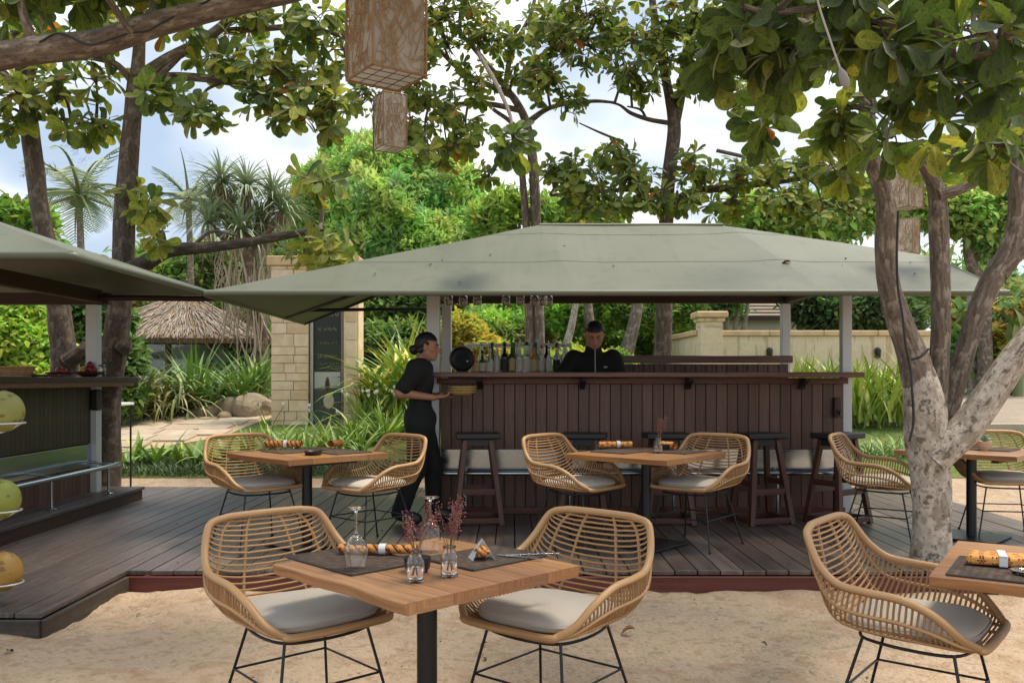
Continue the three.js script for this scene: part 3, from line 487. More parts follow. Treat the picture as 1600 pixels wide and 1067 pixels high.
function makeChair() {
  const t = thing('rattan_armchair', 'x', 'armchair', V(0, 0, 0), 0, 'rattan armchairs round the tables');
  const rim = []; for (let i = -8; i <= 8; i++) rim.push(shellAt(i / 8 * Math.PI / 2, 0));
  for (let i = 1; i < 22; i++) rim.push(rimAt(i / 22));
  for (let i = 8; i >= -8; i--) rim.push(shellAt(i / 8 * Math.PI / 2, 1));
  for (let i = 21; i > 0; i--) { const p = rimAt(i / 22); rim.push(V(-p.x, p.y, p.z)); }
  part(t, 'rim', sweep(rim, 0.0145, 10, { closed: true, seg: 150 }), M.rattan[0]);
  const r = mulberry(3);
  for (let i = 0; i < 41; i++) {
    const s = i < 24 ? lerp(0.03, 0.56, i / 24) : lerp(0.56, 0.968, (i - 24) / 16), pts = [];
    for (let j = -13; j <= 13; j++) { const p = shellAt(j / 13 * Math.PI / 2, s); p.y += rr(-0.0012, 0.0012, r); p.z += rr(-0.0012, 0.0012, r); pts.push(p); }
    part(t, 'strand', sweep(pts, 0.0045, 5, { cap: false, uoff: r() }), M.rattan[Math.floor(r() * 3)]);
  }
  for (const a of [-48, -17, 17, 48]) { const pts = []; for (let j = 0; j <= 26; j++) { const p = shellAt(a * D2, lerp(0.02, 1, j / 26)), o = shellAt(a * D2 * 0.96, lerp(0.02, 1, j / 26)); pts.push(p.add(V(0, -0.006, 0))); } part(t, 'rib', sweep(pts, 0.006, 6), M.rattan[1]); }
  for (const a of [-74, 74]) { const pts = []; for (let j = 0; j <= 20; j++) pts.push(shellAt(a * D2, lerp(0.015, 0.86, j / 20)).multiply(V(1.015, 1, 1))); part(t, 'side_rail', sweep(pts, 0.0075, 6), M.rattan[0]); }
  // cushion
  const n = 28, m = 14, pos = [], uv = [], idx = [];
  for (let j = 0; j <= m; j++) for (let i = 0; i <= n; i++) {
    const ph = (j / m - 0.5) * Math.PI, th = i / n * 2 * Math.PI, pw = (x, e) => Math.sign(x) * Math.abs(x) ** e, c = pw(Math.cos(ph), 0.42);
    const x = 0.232 * c * pw(Math.cos(th), 0.52), z = 0.218 * c * pw(Math.sin(th), 0.52), dome = 1 - (Math.hypot(x / 0.26, z / 0.25) ** 2) * 0.45;
    const y = pw(Math.sin(ph), 0.62) * 0.034 * (ph > 0 ? 0.62 + 0.55 * dome : 0.8) + (fbm3(x * 9 + 4, y0(ph), z * 9, 2, 3) - 0.5) * 0.012 + (z > 0.1 ? -(z - 0.1) * 0.06 : 0);
    pos.push(x, 0.447 + y, z + 0.018); uv.push(x * 4, z * 4);
    if (i < n && j < m) { const q = j * (n + 1) + i; idx.push(q, q + n + 1, q + 1, q + 1, q + n + 1, q + n + 2); }
  }
  function y0(p) { return p > 0 ? 1.5 : 8.5; }
  const g = new THREE.BufferGeometry(); g.setAttribute('position', new THREE.Float32BufferAttribute(pos, 3)); g.setAttribute('uv', new THREE.Float32BufferAttribute(uv, 2)); g.setIndex(idx); g.computeVertexNormals();
  const cu = part(t, 'cushion', g, M.cushion);
  const seam = []; for (let i = 0; i < 48; i++) { const th = i / 48 * 2 * Math.PI, pw = (x, e) => Math.sign(x) * Math.abs(x) ** e; seam.push(V(0.2335 * pw(Math.cos(th), 0.52), 0.448, 0.2195 * pw(Math.sin(th), 0.52) + 0.018)); }
  part(cu, 'piping', sweep(seam, 0.0035, 5, { closed: true }), M.cushion);
  // steel underframe
  const top = [[0.17, 0.388, 0.17], [-0.17, 0.388, 0.17], [-0.16, 0.398, -0.13], [0.16, 0.398, -0.13]], foot = [[0.25, 0, 0.25], [-0.25, 0, 0.25], [-0.24, 0, -0.24], [0.24, 0, -0.24]];
  const mid = top.map((a, i) => V(...a).lerp(V(...foot[i]), 0.46));
  top.forEach((a, i) => { const l = part(t, 'leg', rod(V(...a), V(...foot[i]), 0.0058, 8), M.blackSteel); part(l, 'foot_cap', lathe([[0, 0], [0.010, 0], [0.010, 0.012], [0.006, 0.016]], 10), M.black, foot[i]); });
  mid.forEach((a, i) => part(t, 'stretcher', rod(a, mid[(i + 1) % 4], 0.0048, 6), M.blackSteel));
  part(t, 'seat_ring', sweep(top.map((a) => V(a[0], a[1] - 0.006, a[2])), 0.006, 6, { closed: true, seg: 40 }), M.blackSteel);
  return t;
}
{
  // [x, d, turn in degrees (0 faces the lens, + to its right), floor, label]
  const C = [
    [-0.79, 3.40, 42, 0, 'rattan armchair with pale cushion on the sand left of the nearest table'],
    [0.15, 3.39, -40, 0, 'rattan armchair with grey cushion on the sand right of the nearest table'],
    [1.458, 3.25, 52, 0, 'rattan armchair on the sand in front of the forked tree trunk'],
    [-1.84, 6.46, 42, DK, 'rattan armchair on the deck beside the left kiosk steps, left of a table'],
    [-1.01, 6.42, -44, DK, 'rattan armchair on the deck directly in front of the walking waiter'],
    [0.47, 6.45, 50, DK, 'rattan armchair before the bar, left of the table with a flower vase'],
    [1.33, 6.45, -42, DK, 'rattan armchair before the bar, right of the table with a flower vase'],
    [2.70, 6.55, 58, DK, 'rattan armchair on the deck directly left of the forked tree trunk'],
    [3.74, 6.82, -10, DK, 'rattan armchair facing forward behind the potted plant table at the deck edge'],
  ];
  let proto = null;
  for (const [x, d, a, y, label] of C) {
    const p = V(x, y, -d), turn = a * D2;
    if (!proto) { proto = makeChair(); proto.position.copy(p); proto.rotation.y = turn; proto.userData.label = label; } else copy(proto, label, p, turn);
  }
}

// ---------------------------------------------------------------- square tables of wide boards on a black steel column
function makeTable(side, seed, th = 0.038, live = 0.010) {
  const t = thing('dining_table', 'x', 'table', V(0, 0, 0), 0, 'square wooden tables');
  const r = mulberry(seed), n = 4, top = 0.66; let z = -side / 2; const ws = [0.9, 1.15, 1.0, 0.95].map((k) => k * side / 4);
  for (let i = 0; i < n; i++) {
    const w = ws[i] - (i < n - 1 ? 0.0012 : 0), e0 = i === 0, e1 = i === n - 1, k = 28, ph = r() * 9;
    const wob = (x, on) => on ? live * (0.5 * Math.sin(x * 7 + ph) + 0.35 * Math.sin(x * 17 + ph * 2) + (fbm3(x * 6 + ph, 1, 2, 3, seed) - 0.5) * 1.4) : 0;
    const pos = [], uv = [], idx = [], uo = r() * 3, vo = r();
    // cross section ring: 8 points, chamfered
    for (let j = 0; j <= k; j++) {
      const x = lerp(-side / 2, side / 2, j / k), a = z + (e0 ? wob(x, true) : 0), b = z + w + (e1 ? wob(x, true) : 0), c = 0.003, sl = 0.008;
      const ring = [[a + c, top], [b - c, top], [b, top - c], [b - (e1 ? sl : 0), top - th + c], [b - c - (e1 ? sl : 0), top - th], [a + c + (e0 ? sl : 0), top - th], [a + (e0 ? sl : 0), top - th + c], [a, top - c]];
      for (let m = 0; m <= 8; m++) { const [zz, y] = ring[m % 8]; pos.push(x, y, zz); uv.push(x + uo, (m < 2 ? zz : zz + y) + vo); }
      if (j) for (let m = 0; m < 8; m++) { const q = j * 9 + m, p = q - 9; idx.push(p, p + 1, q, p + 1, q + 1, q); }
    }
    for (const j of [0, k]) { const q = j * 9; for (let m = 1; m < 7; m++) j ? idx.push(q, q + m + 1, q + m) : idx.push(q, q + m, q + m + 1); }
    let g = new THREE.BufferGeometry(); g.setAttribute('position', new THREE.Float32BufferAttribute(pos, 3)); g.setAttribute('uv', new THREE.Float32BufferAttribute(uv, 2)); g.setIndex(idx); g = g.toNonIndexed(); g.computeVertexNormals();
    part(t, 'plank', g, M.table[(i * 3 + seed) % 4]);
    z += ws[i];
  }
  for (const q of [-1, 1]) part(t, 'batten', box(0.05, 0.03, side * 0.62), M.darkWood, [q * side * 0.28, top - th - 0.016, 0]);
  part(t, 'mount', box(0.3, 0.008, 0.3, 0.002), M.black, [0, top - th - 0.006, 0]);
  part(t, 'pedestal', rod(V(0, 0.02, 0), V(0, top - th - 0.008, 0), 0.036, 20), M.blackSteel);
  part(t, 'base_plate', box(0.44, 0.014, 0.44, 0.004), M.blackSteel, [0, 0.012, 0]);
  return t;
}
const TB = [
  [-0.30, 3.16, 46, 0, 0.77, 3, 'square wooden table nearest the lens, set with two wine glasses and two vases'],
  [1.92, 3.093, 33, 0, 0.77, 8, 'square wooden table cut off at the lower right, with patterned napkin'],
  [-1.47, 6.42, 45, DK, 0.83, 5, 'square wooden table on the deck with a black ashtray on top'],
  [0.963, 6.42, 41, DK, 0.83, 6, 'square wooden table in front of the bar with one flower vase'],
  [3.44, 6.70, 44, DK, 0.83, 7, 'square wooden table half behind the forked tree with potted succulent'],
];
const TOPS = TB.map(([x, d, a, y, s, seed, label]) => { const t = makeTable(s, seed); t.position.set(x, y, -d); t.rotation.y = -a * D2; t.userData.label = label; return { x, d, a: -a * D2, y: y + 0.66 }; });
// a spot on a table top: u, v in metres along the table's own sides
const onTop = (k, u, v, lift = 0) => { const t = TOPS[k], c = Math.cos(t.a), s = Math.sin(t.a); return V(t.x + u * c + v * s, t.y + lift, -t.d - u * s + v * c); };
const topXY = (k, px, py, lift = 0) => { const Yt = TOPS[k].y + lift, d = (EYE - Yt) * F / (py - HZ); return V((px - 800) * d / F, Yt, -d); };   // where a sight line meets the table top

// ---------------------------------------------------------------- things on the tables
function placemat(k, p, label, turn, w = 0.42, d = 0.30) {
  const t = thing('placemat', label, 'placemat', p, turn);
  const g = box(w, 0.004, d, 0.001); part(t, 'mat', g, M.placemat, [0, 0.0035, 0]);
  const e = [V(-w / 2, 0.0035, -d / 2), V(w / 2, 0.0035, -d / 2), V(w / 2, 0.0035, d / 2), V(-w / 2, 0.0035, d / 2)];
  part(t, 'border', merge(e.map((a, i) => rod(a, e[(i + 1) % 4], 0.0045, 6))), M.matEdge);
  return t;
}
const glassProfile = (thin) => {      // upright wine glass, outer then inner wall
  return [[0, 0], [0.034, 0], [0.035, 0.0015], [0.02, 0.004], [0.006, 0.010], [0.0038, 0.02], [0.0036, 0.08], [0.005, 0.09], [0.018, 0.098], [0.034, 0.118], [0.0405, 0.145], [0.0395, 0.172], [0.0335, 0.205], [0.0324, 0.2055], [0.0316, 0.205], [0.0378, 0.172], [0.0388, 0.145], [0.0325, 0.119], [0.017, 0.1005], [0.004, 0.0965], [0, 0.0965]];
};
const wineGeo = lathe(glassProfile(), 36);
function wineGlass(label, p, upside) {
  const t = thing('wine_glass', label, 'wine glass', p); const g = part(t, 'glass', wineGeo, M.glass);
  if (upside) { g.rotation.x = Math.PI; g.position.y = 0.207; }
  return t;
}
const vaseGeo = lathe([[0, 0], [0.026, 0], [0.029, 0.004], [0.029, 0.06], [0.027, 0.07], [0.02, 0.082], [0.0195, 0.094], [0.0225, 0.1], [0.0205, 0.1], [0.0175, 0.093], [0.018, 0.083], [0.025, 0.07], [0.0265, 0.06], [0.0265, 0.012], [0.022, 0.008], [0, 0.008]], 28);
const waterGeo = lathe([[0, 0.0085], [0.0215, 0.0085], [0.026, 0.0125], [0.026, 0.045], [0, 0.045]], 24);
function flowerVase(label, p, seed, n = 8, h = 0.17, tall = 1) {
  const r = mulberry(seed), v = thing('flower_vase', label, 'vase', p);
  const gl = part(v, 'bottle', vaseGeo, M.glass); gl.scale.y = tall; const w = part(v, 'water', waterGeo, M.water); w.scale.y = tall;
  const petal = new THREE.IcosahedronGeometry(0.0032, 0), cols = [[0.16, 0.05, 0.05], [0.24, 0.09, 0.085], [0.11, 0.035, 0.04]].map((c) => std({ color: L(...c), roughness: 0.9 }));
  for (let i = 0; i < n; i++) {
    const a = rr(0, 6.28, r), lean = rr(0.15, 0.62, r), len = h * rr(0.75, 1.25, r), b = V(rr(-0.01, 0.01, r), 0.02, rr(-0.01, 0.01, r)), m = V(Math.cos(a) * 0.012, 0.1 * tall, Math.sin(a) * 0.012), e = m.clone().add(V(Math.cos(a) * lean, 1, Math.sin(a) * lean).normalize().multiplyScalar(len));
    const sp = part(v, 'flower_sprig', sweep([b, m, m.clone().lerp(e, 0.5).add(V(0, 0.008, 0)), e], 0.0011, 5, { seg: 12 }), std({ color: L(0.16, 0.11, 0.06) }));
    const fl = []; for (let k = 0; k < 34; k++) { const t = rr(0.34, 1.04, r), o = V(rr(-1, 1, r), rr(-1, 1, r), rr(-1, 1, r)).multiplyScalar(0.017 * (1.25 - t * 0.6)); const q = m.clone().lerp(e, t).add(o); fl.push(petal.clone().scale(rr(0.6, 1.5, r), rr(0.6, 1.3, r), rr(0.6, 1.5, r)).translate(q.x, q.y, q.z)); }
    part(sp, 'blossom', merge(fl), cols[i % 3]);
  }
  return v;
}
function napkin(label, p, turn, mat, len = 0.24, rad = 0.021, band = true) {    // rolled cloth with a card band
  const t = thing('rolled_napkin', label, 'napkin', p, turn), pts = [];
  for (let i = 0; i <= 70; i++) { const a = i / 70 * 6.283 * 2.6, q = rad * (0.35 + 0.65 * i / 70); pts.push([Math.cos(a) * q * 1.25, Math.sin(a) * q]); }
  const pos = [], uv = [], idx = [], k = 16;
  for (let j = 0; j <= k; j++) for (let i = 0; i < pts.length; i++) { const x = (j / k - 0.5) * len, w = 1 + 0.05 * Math.sin(j * 1.3) ; pos.push(x, pts[i][1] * w + rad, pts[i][0] * w); uv.push(j / k * 1.6, i / pts.length * 2.2); if (j && i) { const q = j * pts.length + i; idx.push(q - 1, q, q - pts.length, q - 1, q - pts.length, q - pts.length - 1); } }
  const g = new THREE.BufferGeometry(); g.setAttribute('position', new THREE.Float32BufferAttribute(pos, 3)); g.setAttribute('uv', new THREE.Float32BufferAttribute(uv, 2)); g.setIndex(idx); g.computeVertexNormals();
  part(t, 'cloth', g, mat === M.batik ? M.batik2 : M.stripe2);
  if (band) { const ring = []; for (let i = 0; i <= 24; i++) { const a = i / 24 * 6.283; ring.push(V(0, rad + Math.sin(a) * rad * 1.06, Math.cos(a) * rad * 1.34)); } const b = new THREE.CylinderGeometry(rad * 1.07, rad * 1.07, 0.026, 24, 1, true).rotateZ(Math.PI / 2).scale(1, 1, 1.26); part(t, 'paper_band', b, M.paperD, [0.02, rad + 0.001, 0]); }
  return t;
}
M.batik2 = M.batik.clone(); M.batik2.side = THREE.DoubleSide; M.stripe2 = M.stripe.clone(); M.stripe2.side = THREE.DoubleSide; M.paperD = M.paper.clone(); M.paperD.side = THREE.DoubleSide;
function cutlery(name, label, cat, p, turn) {
  const t = thing(name, label, cat, p, turn);
  part(t, 'handle', box(0.115, 0.0028, 0.011, 0.001), M.steel, [-0.045, 0.006, 0]);
  if (name === 'fork') { for (let i = 0; i < 4; i++) part(t, 'tine', box(0.04, 0.002, 0.0024, 0.0006), M.steel, [0.06, 0.006, (i - 1.5) * 0.005]); part(t, 'neck', box(0.03, 0.0025, 0.02, 0.001), M.steel, [0.026, 0.006, 0]); } else part(t, 'blade', box(0.095, 0.002, 0.017, 0.0008), M.steel, [0.058, 0.006, 0]);
  return t;
}
{
  // nearest table
  const a0 = TOPS[0].a;
  placemat(0, topXY(0, 552, 876), 'dark woven placemat on the left of the nearest table under a glass', a0);
  placemat(0, topXY(0, 757, 872), 'brown woven placemat with fork, on the right of the nearest table', a0 + Math.PI / 2, 0.36, 0.28);
  wineGlass('upturned wine glass on the left placemat of the nearest table', topXY(0, 556, 888, 0.008), true);
  wineGlass('upturned wine glass behind the two flower vases on the nearest table', topXY(0, 672, 862, 0.001), true);
  flowerVase('small glass bottle vase of red dried flowers in front of the black bowl', topXY(0, 649, 909), 5, 8, 0.13);
  flowerVase('taller glass bottle vase of pink dried flowers right of the other vase', topXY(0, 702, 901), 9, 9, 0.16, 1.02);
  const bowl = single('candle_bowl', 'small black bowl behind the glass vase on the nearest table', 'bowl', lathe([[0, 0], [0.03, 0], [0.042, 0.012], [0.047, 0.05], [0.044, 0.05], [0.039, 0.014], [0, 0.006]], 28), M.black, topXY(0, 652, 893));
  napkin('rolled orange striped napkin on the left placemat of the nearest table', topXY(0, 590, 866, 0.007), a0 + 0.72, M.stripe, 0.29, 0.019);
  const cone = thing('folded_napkin', 'orange napkin in a clear paper cone on the right placemat', 'napkin', topXY(0, 753, 873, 0.007), 0.3);
  part(cone, 'cloth_roll', (() => { const g = new THREE.SphereGeometry(0.026, 20, 14); const p = g.attributes.position; for (let i = 0; i < p.count; i++) { const k = 1 + 0.16 * Math.sin(Math.atan2(p.getY(i), p.getX(i)) * 5 + p.getZ(i) * 60); p.setXYZ(i, p.getX(i) * k, p.getY(i) * 0.85 * k, p.getZ(i) * 1.6); } g.computeVertexNormals(); return g; })(), M.stripe, [0, 0.026, 0.0]);
  const cg = slab([V(-0.042, 0, 0.03), V(0.042, 0, 0.03), V(0, 0.075, 0)], 0.0008), cb = slab([V(0.042, 0, -0.04), V(-0.042, 0, -0.04), V(0, 0.075, 0)], 0.0008);
  part(cone, 'paper_sheet', merge([cb, slab([V(0.042, 0, 0.03), V(0.042, 0, -0.04), V(0, 0.075, 0)], 0.0008), slab([V(-0.042, 0, -0.04), V(-0.042, 0, 0.03), V(0, 0.075, 0)], 0.0008)]), phys({ color: L(0.85, 0.88, 0.9), transmission: 0.6, thickness: 0, roughness: 0.35 }));
  cutlery('fork', 'steel fork at the right end of the brown placemat', 'fork', topXY(0, 808, 872, 0.004), 2.7);
  cutlery('knife', 'steel knife at the right end of the brown placemat', 'knife', topXY(0, 832, 868, 0.004), 0.25);
  // lower right table
  const a1 = TOPS[1].a;
  const m1 = placemat(1, V(1.759, TOPS[1].y, -3.001), 'dark woven placemat under the flower patterned napkin at lower right', a1, 0.50, 0.36);
  const np = thing('folded_napkin', 'folded ochre napkin with dark flower print and pale band', 'napkin', topXY(1, 1572, 884, 0.008), -0.42);
  part(np, 'cloth', (() => { const g = box(0.25, 0.034, 0.12, 0.014); const p = g.attributes.position, uv = g.attributes.uv; for (let i = 0; i < p.count; i++) { uv.setXY(i, p.getX(i) * 6.3 + 0.1, p.getZ(i) * 6.3 + p.getY(i) * 6.3); if (p.getZ(i) < 0) p.setX(i, p.getX(i) * 0.86 + 0.0); } return g; })(), M.batik, [0, 0.019, -0.02]);
  part(np, 'paper_band', slab([V(-0.022, 0.0385, -0.081), V(-0.022, 0.0385, 0.043), V(0.004, 0.0385, 0.043), V(0.004, 0.0385, -0.081)].reverse(), 0.001), M.paper);
  part(np, 'paper_band', box(0.026, 0.034, 0.002, 0.0006), M.paper, [-0.009, 0.02, 0.0425]);
  single('glass_dish', 'clear glass dish on the dark placemat at lower right edge', 'dish', lathe([[0, 0], [0.04, 0], [0.05, 0.015], [0.047, 0.015], [0.037, 0.004], [0, 0.004]], 28), M.glass, topXY(1, 1604, 898, 0.006));
  // deck tables
  placemat(2, onTop(2, -0.18, -0.02), 'dark placemat at the left on the table with the ashtray', TOPS[2].a + Math.PI / 2, 0.4, 0.3);
  placemat(2, onTop(2, 0.1, -0.2), 'dark placemat at the right on the table with the ashtray', TOPS[2].a, 0.4, 0.3);
  napkin('rolled striped napkin with pale band beside the black ashtray', topXY(2, 443, 700, 0.008), -0.1, M.stripe, 0.27, 0.03);
  single('ashtray', 'round black ashtray at the front of the left deck table', 'ashtray', lathe([[0, 0], [0.055, 0], [0.063, 0.03], [0.058, 0.03], [0.05, 0.008], [0, 0.008]], 28), M.black, topXY(2, 489, 711));
  napkin('small rolled napkin at the right on the table with the ashtray', topXY(2, 525, 699, 0.008), 0.9, M.stripe, 0.1, 0.03, false);
  placemat(3, onTop(3, -0.2, 0.0), 'dark placemat at the left on the table before the bar', TOPS[3].a + Math.PI / 2, 0.4, 0.3);
  placemat(3, onTop(3, 0.08, -0.22), 'dark placemat at the right on the table before the bar', TOPS[3].a, 0.4, 0.3);
  napkin('rolled orange patterned napkin with pale band before the bar', topXY(3, 962, 700, 0.008), 0.05, M.batik, 0.25, 0.026);
  flowerVase('glass vase of dry flowers on the table in front of the bar', topXY(3, 1029, 708), 15, 8, 0.13, 1.1);
  napkin('short rolled napkin right of the vase in front of the bar', topXY(3, 1044, 702, 0.008), -0.8, M.batik, 0.12, 0.03, false);
  single('candle_bowl', 'small black bowl behind the vase before the bar', 'bowl', lathe([[0, 0], [0.03, 0], [0.042, 0.012], [0.047, 0.05], [0.044, 0.05], [0.039, 0.014], [0, 0.006]], 28), M.black, topXY(3, 1038, 704));
  placemat(4, onTop(4, 0.05, -0.12), 'dark placemat behind the potted succulent', TOPS[4].a, 0.42, 0.3);
  const pot = thing('plant_pot', 'small succulent in a pale clay pot beside the tree', 'plant pot', topXY(4, 1540, 704));
  part(pot, 'pot', lathe([[0, 0], [0.04, 0], [0.048, 0.07], [0.043, 0.07], [0.038, 0.06], [0, 0.058]], 24), std({ color: L(0.55, 0.42, 0.32), roughness: 0.9 }));
  for (let i = 0; i < 14; i++) { const a = i * 2.4, e = 0.5 + (i % 3) * 0.35; const lf = new THREE.SphereGeometry(0.03, 8, 6).scale(0.35, 0.2, 1).translate(0, 0, 0.028).rotateX(-e).rotateY(a); part(pot, 'leaf', lf, std({ color: L(0.22, 0.32, 0.22), roughness: 0.6 }), [0, 0.066, 0]); }
  napkin('rolled orange napkin beside the succulent pot', topXY(4, 1512, 698, 0.008), -0.2, M.batik, 0.18, 0.026, false);
}

// ---------------------------------------------------------------- bar stools
{
  const t = thing('bar_stool', 'x', 'bar stool', V(0, 0, 0), 0, 'wooden bar stools');
  part(t, 'seat', (() => { const g = box(0.37, 0.036, 0.27, 0.012); const p = g.attributes.position; for (let i = 0; i < p.count; i++) if (p.getY(i) > 0) p.setY(i, p.getY(i) + 0.012 * (Math.abs(p.getX(i)) / 0.18) ** 2); return g; })(), M.black, [0, 0.715, 0]);
  part(t, 'apron', box(0.24, 0.06, 0.18, 0.004), M.black, [0, 0.668, 0]);
  for (const [a, b] of [[1, 1], [1, -1], [-1, -1], [-1, 1]]) { const A = V(a * 0.105, 0.69, b * 0.08), B = V(a * 0.19, 0, b * 0.17), l = A.distanceTo(B); const g = box(0.042, l, 0.042, 0.004); const m = part(t, 'leg', g, M.stool, A.clone().lerp(B, 0.5)); m.quaternion.setFromUnitVectors(V(0, 1, 0), A.clone().sub(B).normalize()); }
  for (const b of [1, -1]) { part(t, 'stretcher', box(0.27, 0.05, 0.026, 0.004), M.stool, [0, 0.27, b * 0.138]); part(t, 'stretcher', box(0.36, 0.045, 0.03, 0.004), M.stool, [0, 0.04, b * 0.168]); }
  for (const a of [1, -1]) { part(t, 'stretcher', box(0.026, 0.05, 0.24, 0.004), M.stool, [a * 0.156, 0.34, 0]); part(t, 'stretcher', box(0.03, 0.045, 0.30, 0.004), M.stool, [a * 0.187, 0.04, 0]); }
  const S = [[-0.285, 0.1, 'wooden bar stool with black seat nearest the waiter'], [0.60, -0.15, 'wooden bar stool mostly hidden behind the armchair facing right at the bar'], [1.28, 0.05, 'wooden bar stool behind the flower vase table'], [2.06, 0.3, 'wooden bar stool second from the right end of the bar'], [2.70, 0.55, 'wooden bar stool at the right end of the bar by the post']];
  S.forEach(([x, a, l], i) => { const p = V(x, DK, -7.42); if (!i) { t.position.copy(p); t.rotation.y = a; t.userData.label = l; } else copy(t, l, p, a); });
}

// ---------------------------------------------------------------- bottles, speaker, hanging glasses behind the bar
{
  const r = mulberry(77), glassM = (c, tr = 0.9) => phys({ color: L(...c), transmission: tr, thickness: 0.02, roughness: 0.06, ior: 1.45 });
  const clear = glassM([0.8, 0.86, 0.88], 0.75), brown = glassM([0.16, 0.06, 0.02], 0.6), green = glassM([0.07, 0.16, 0.06], 0.6), amber = std({ color: L(0.45, 0.2, 0.03), roughness: 0.25 }), black = std({ color: L(0.01, 0.01, 0.012), roughness: 0.15 });
  const white = std({ color: L(0.66, 0.64, 0.56), roughness: 0.7 }), cream = std({ color: L(0.55, 0.45, 0.2), roughness: 0.7 }), dark = std({ color: L(0.03, 0.03, 0.035), roughness: 0.6 });
  const kinds = [
    ['squat amber bottle with yellow label next to the round speaker', amber, cream, 0.036, 0.2, amber], ['small dark green bottle with white label', green, white, 0.036, 0.19, dark], ['clear round bottle with grey label and pale cap', clear, white, 0.038, 0.2, white], ['tall slim clear bottle with white label', clear, white, 0.032, 0.26, white], ['black bottle with a small dark label', black, dark, 0.038, 0.27, black], ['green bottle with a wide cream label', green, cream, 0.039, 0.27, green], ['clear bottle with a pale lower label', clear, white, 0.036, 0.26, white], ['wide clear bottle with black cap and white label', clear, white, 0.044, 0.27, black], ['amber bottle with a brown label', amber, cream, 0.034, 0.25, dark], ['white labelled bottle with a red neck', clear, white, 0.032, 0.24, std({ color: L(0.45, 0.03, 0.02), roughness: 0.4 })], ['slim clear bottle with steel pourer', clear, white, 0.03, 0.24, M.steel], ['clear bottle with dark pourer beside the barman', clear, dark, 0.034, 0.25, dark], ['tall clear bottle closest to the barman', clear, white, 0.034, 0.26, M.steel],
  ];
  kinds.forEach(([l, m, lab, rad, h, cap], i) => {
    const px = 742 + i * 11.6, d = 8.86 + (i % 2) * 0.03, b = thing('liquor_bottle', l, 'bottle', V((px - 800) * d / F, 1.372, -d), i, 'liquor bottles behind the bar'), sh = h * 0.62;
    part(b, 'glass', lathe([[0, 0], [rad * 0.92, 0], [rad, 0.006], [rad, sh - 0.02], [rad * 0.85, sh], [rad * 0.42, sh + h * 0.1], [rad * 0.36, h * 0.95], [rad * 0.36, h], [0, h]], 20), m);
    part(b, 'label', new THREE.CylinderGeometry(rad + 0.0012, rad + 0.0012, sh * 0.7, 20, 1, true), lab, [0, sh * 0.45, 0]);
    const c = part(b, 'cap', lathe([[0, h + 0.001], [rad * 0.42, h + 0.001], [rad * 0.42, h + 0.028], [rad * 0.2, h + 0.034], [0, h + 0.034]], 14), cap);
    if (i % 2 === 0) part(c, 'pourer', rod(V(0, h + 0.03, 0), V(0.012, h + 0.075, 0), 0.004, 6), M.steel);
  });
  [['clear spirit bottle in the rear row behind the amber one', clear, white], ['dark wine bottle in the rear row, second from the speaker', green, dark], ['rear clear bottle behind the slim white labelled one', clear, cream], ['rear brown bottle near the middle of the shelf', brown, cream], ['rear clear bottle right of the brown one', clear, white], ['rear green bottle near the white labelled bottle', green, white], ['rear dark bottle next to the last pourers', black, white], ['rear amber bottle nearest the barman', amber, white]].forEach(([l, m, lab], i) => {
    const d = 9.02, px2 = 752 + i * 17, h = 0.27, rad = 0.036, sh = 0.17, b = thing('liquor_bottle', l, 'bottle', V((px2 - 800) * d / F, 1.372, -d), i * 2, 'liquor bottles behind the bar');
    part(b, 'glass', lathe([[0, 0], [rad, 0], [rad, sh - 0.02], [rad * 0.8, sh], [rad * 0.4, sh + 0.03], [rad * 0.36, h], [0, h]], 18), m); part(b, 'label', new THREE.CylinderGeometry(rad + 0.0012, rad + 0.0012, 0.1, 18, 1, true), lab, [0, 0.085, 0]); part(b, 'cap', lathe([[0, h + 0.001], [rad * 0.42, h + 0.001], [rad * 0.42, h + 0.03], [0, h + 0.032]], 12), i % 2 ? black : M.steel);
  });
  const sp = thing('speaker', 'round black speaker with grey rim at the left end of the bottles', 'speaker', V((721 - 800) * 8.72 / F, 1.5, -8.72), 0.25);
  part(sp, 'body', lathe([[0, -0.07], [0.09, -0.065], [0.122, -0.03], [0.127, 0], [0.122, 0.03], [0.09, 0.055], [0, 0.06]], 32).rotateX(Math.PI / 2), M.black);
  part(sp, 'grille', lathe([[0, 0.066], [0.05, 0.063], [0.098, 0.05]], 32).rotateX(Math.PI / 2), std({ color: L(0.012, 0.02, 0.02), roughness: 0.8 }));
  part(sp, 'rim', new THREE.TorusGeometry(0.124, 0.006, 8, 40, Math.PI * 1.25).rotateZ(1.2), std({ color: L(0.36, 0.37, 0.36), roughness: 0.4 }), [0, 0, 0.02]);
  part(sp, 'foot', box(0.12, 0.02, 0.1, 0.004), M.black, [0, -0.125, 0]); part(sp, 'logo', new THREE.SphereGeometry(0.008, 10, 8).scale(1.4, 1, 0.4), M.paper, [0.045, -0.02, 0.062]);
  const rk = thing('glass_rack', 'dark wooden rack with hanging glasses under the bar roof', 'rack', V(-0.12, 2.17, -8.3));
  for (let i = 0; i < 9; i++) part(rk, 'runner', box(0.035, 0.02, 0.5, 0.003), M.darkWood, [-0.52 + i * 0.13, 0, 0]);
  part(rk, 'cross_bar', box(1.2, 0.03, 0.03, 0.003), M.darkWood, [0, 0.026, -0.15]); part(rk, 'cross_bar', box(1.2, 0.03, 0.03, 0.003), M.darkWood, [0, 0.026, 0.15]);
  let first = null, n = 0; const hang = [0, 1, 2, 4, 5, 6, 6.6, 7];
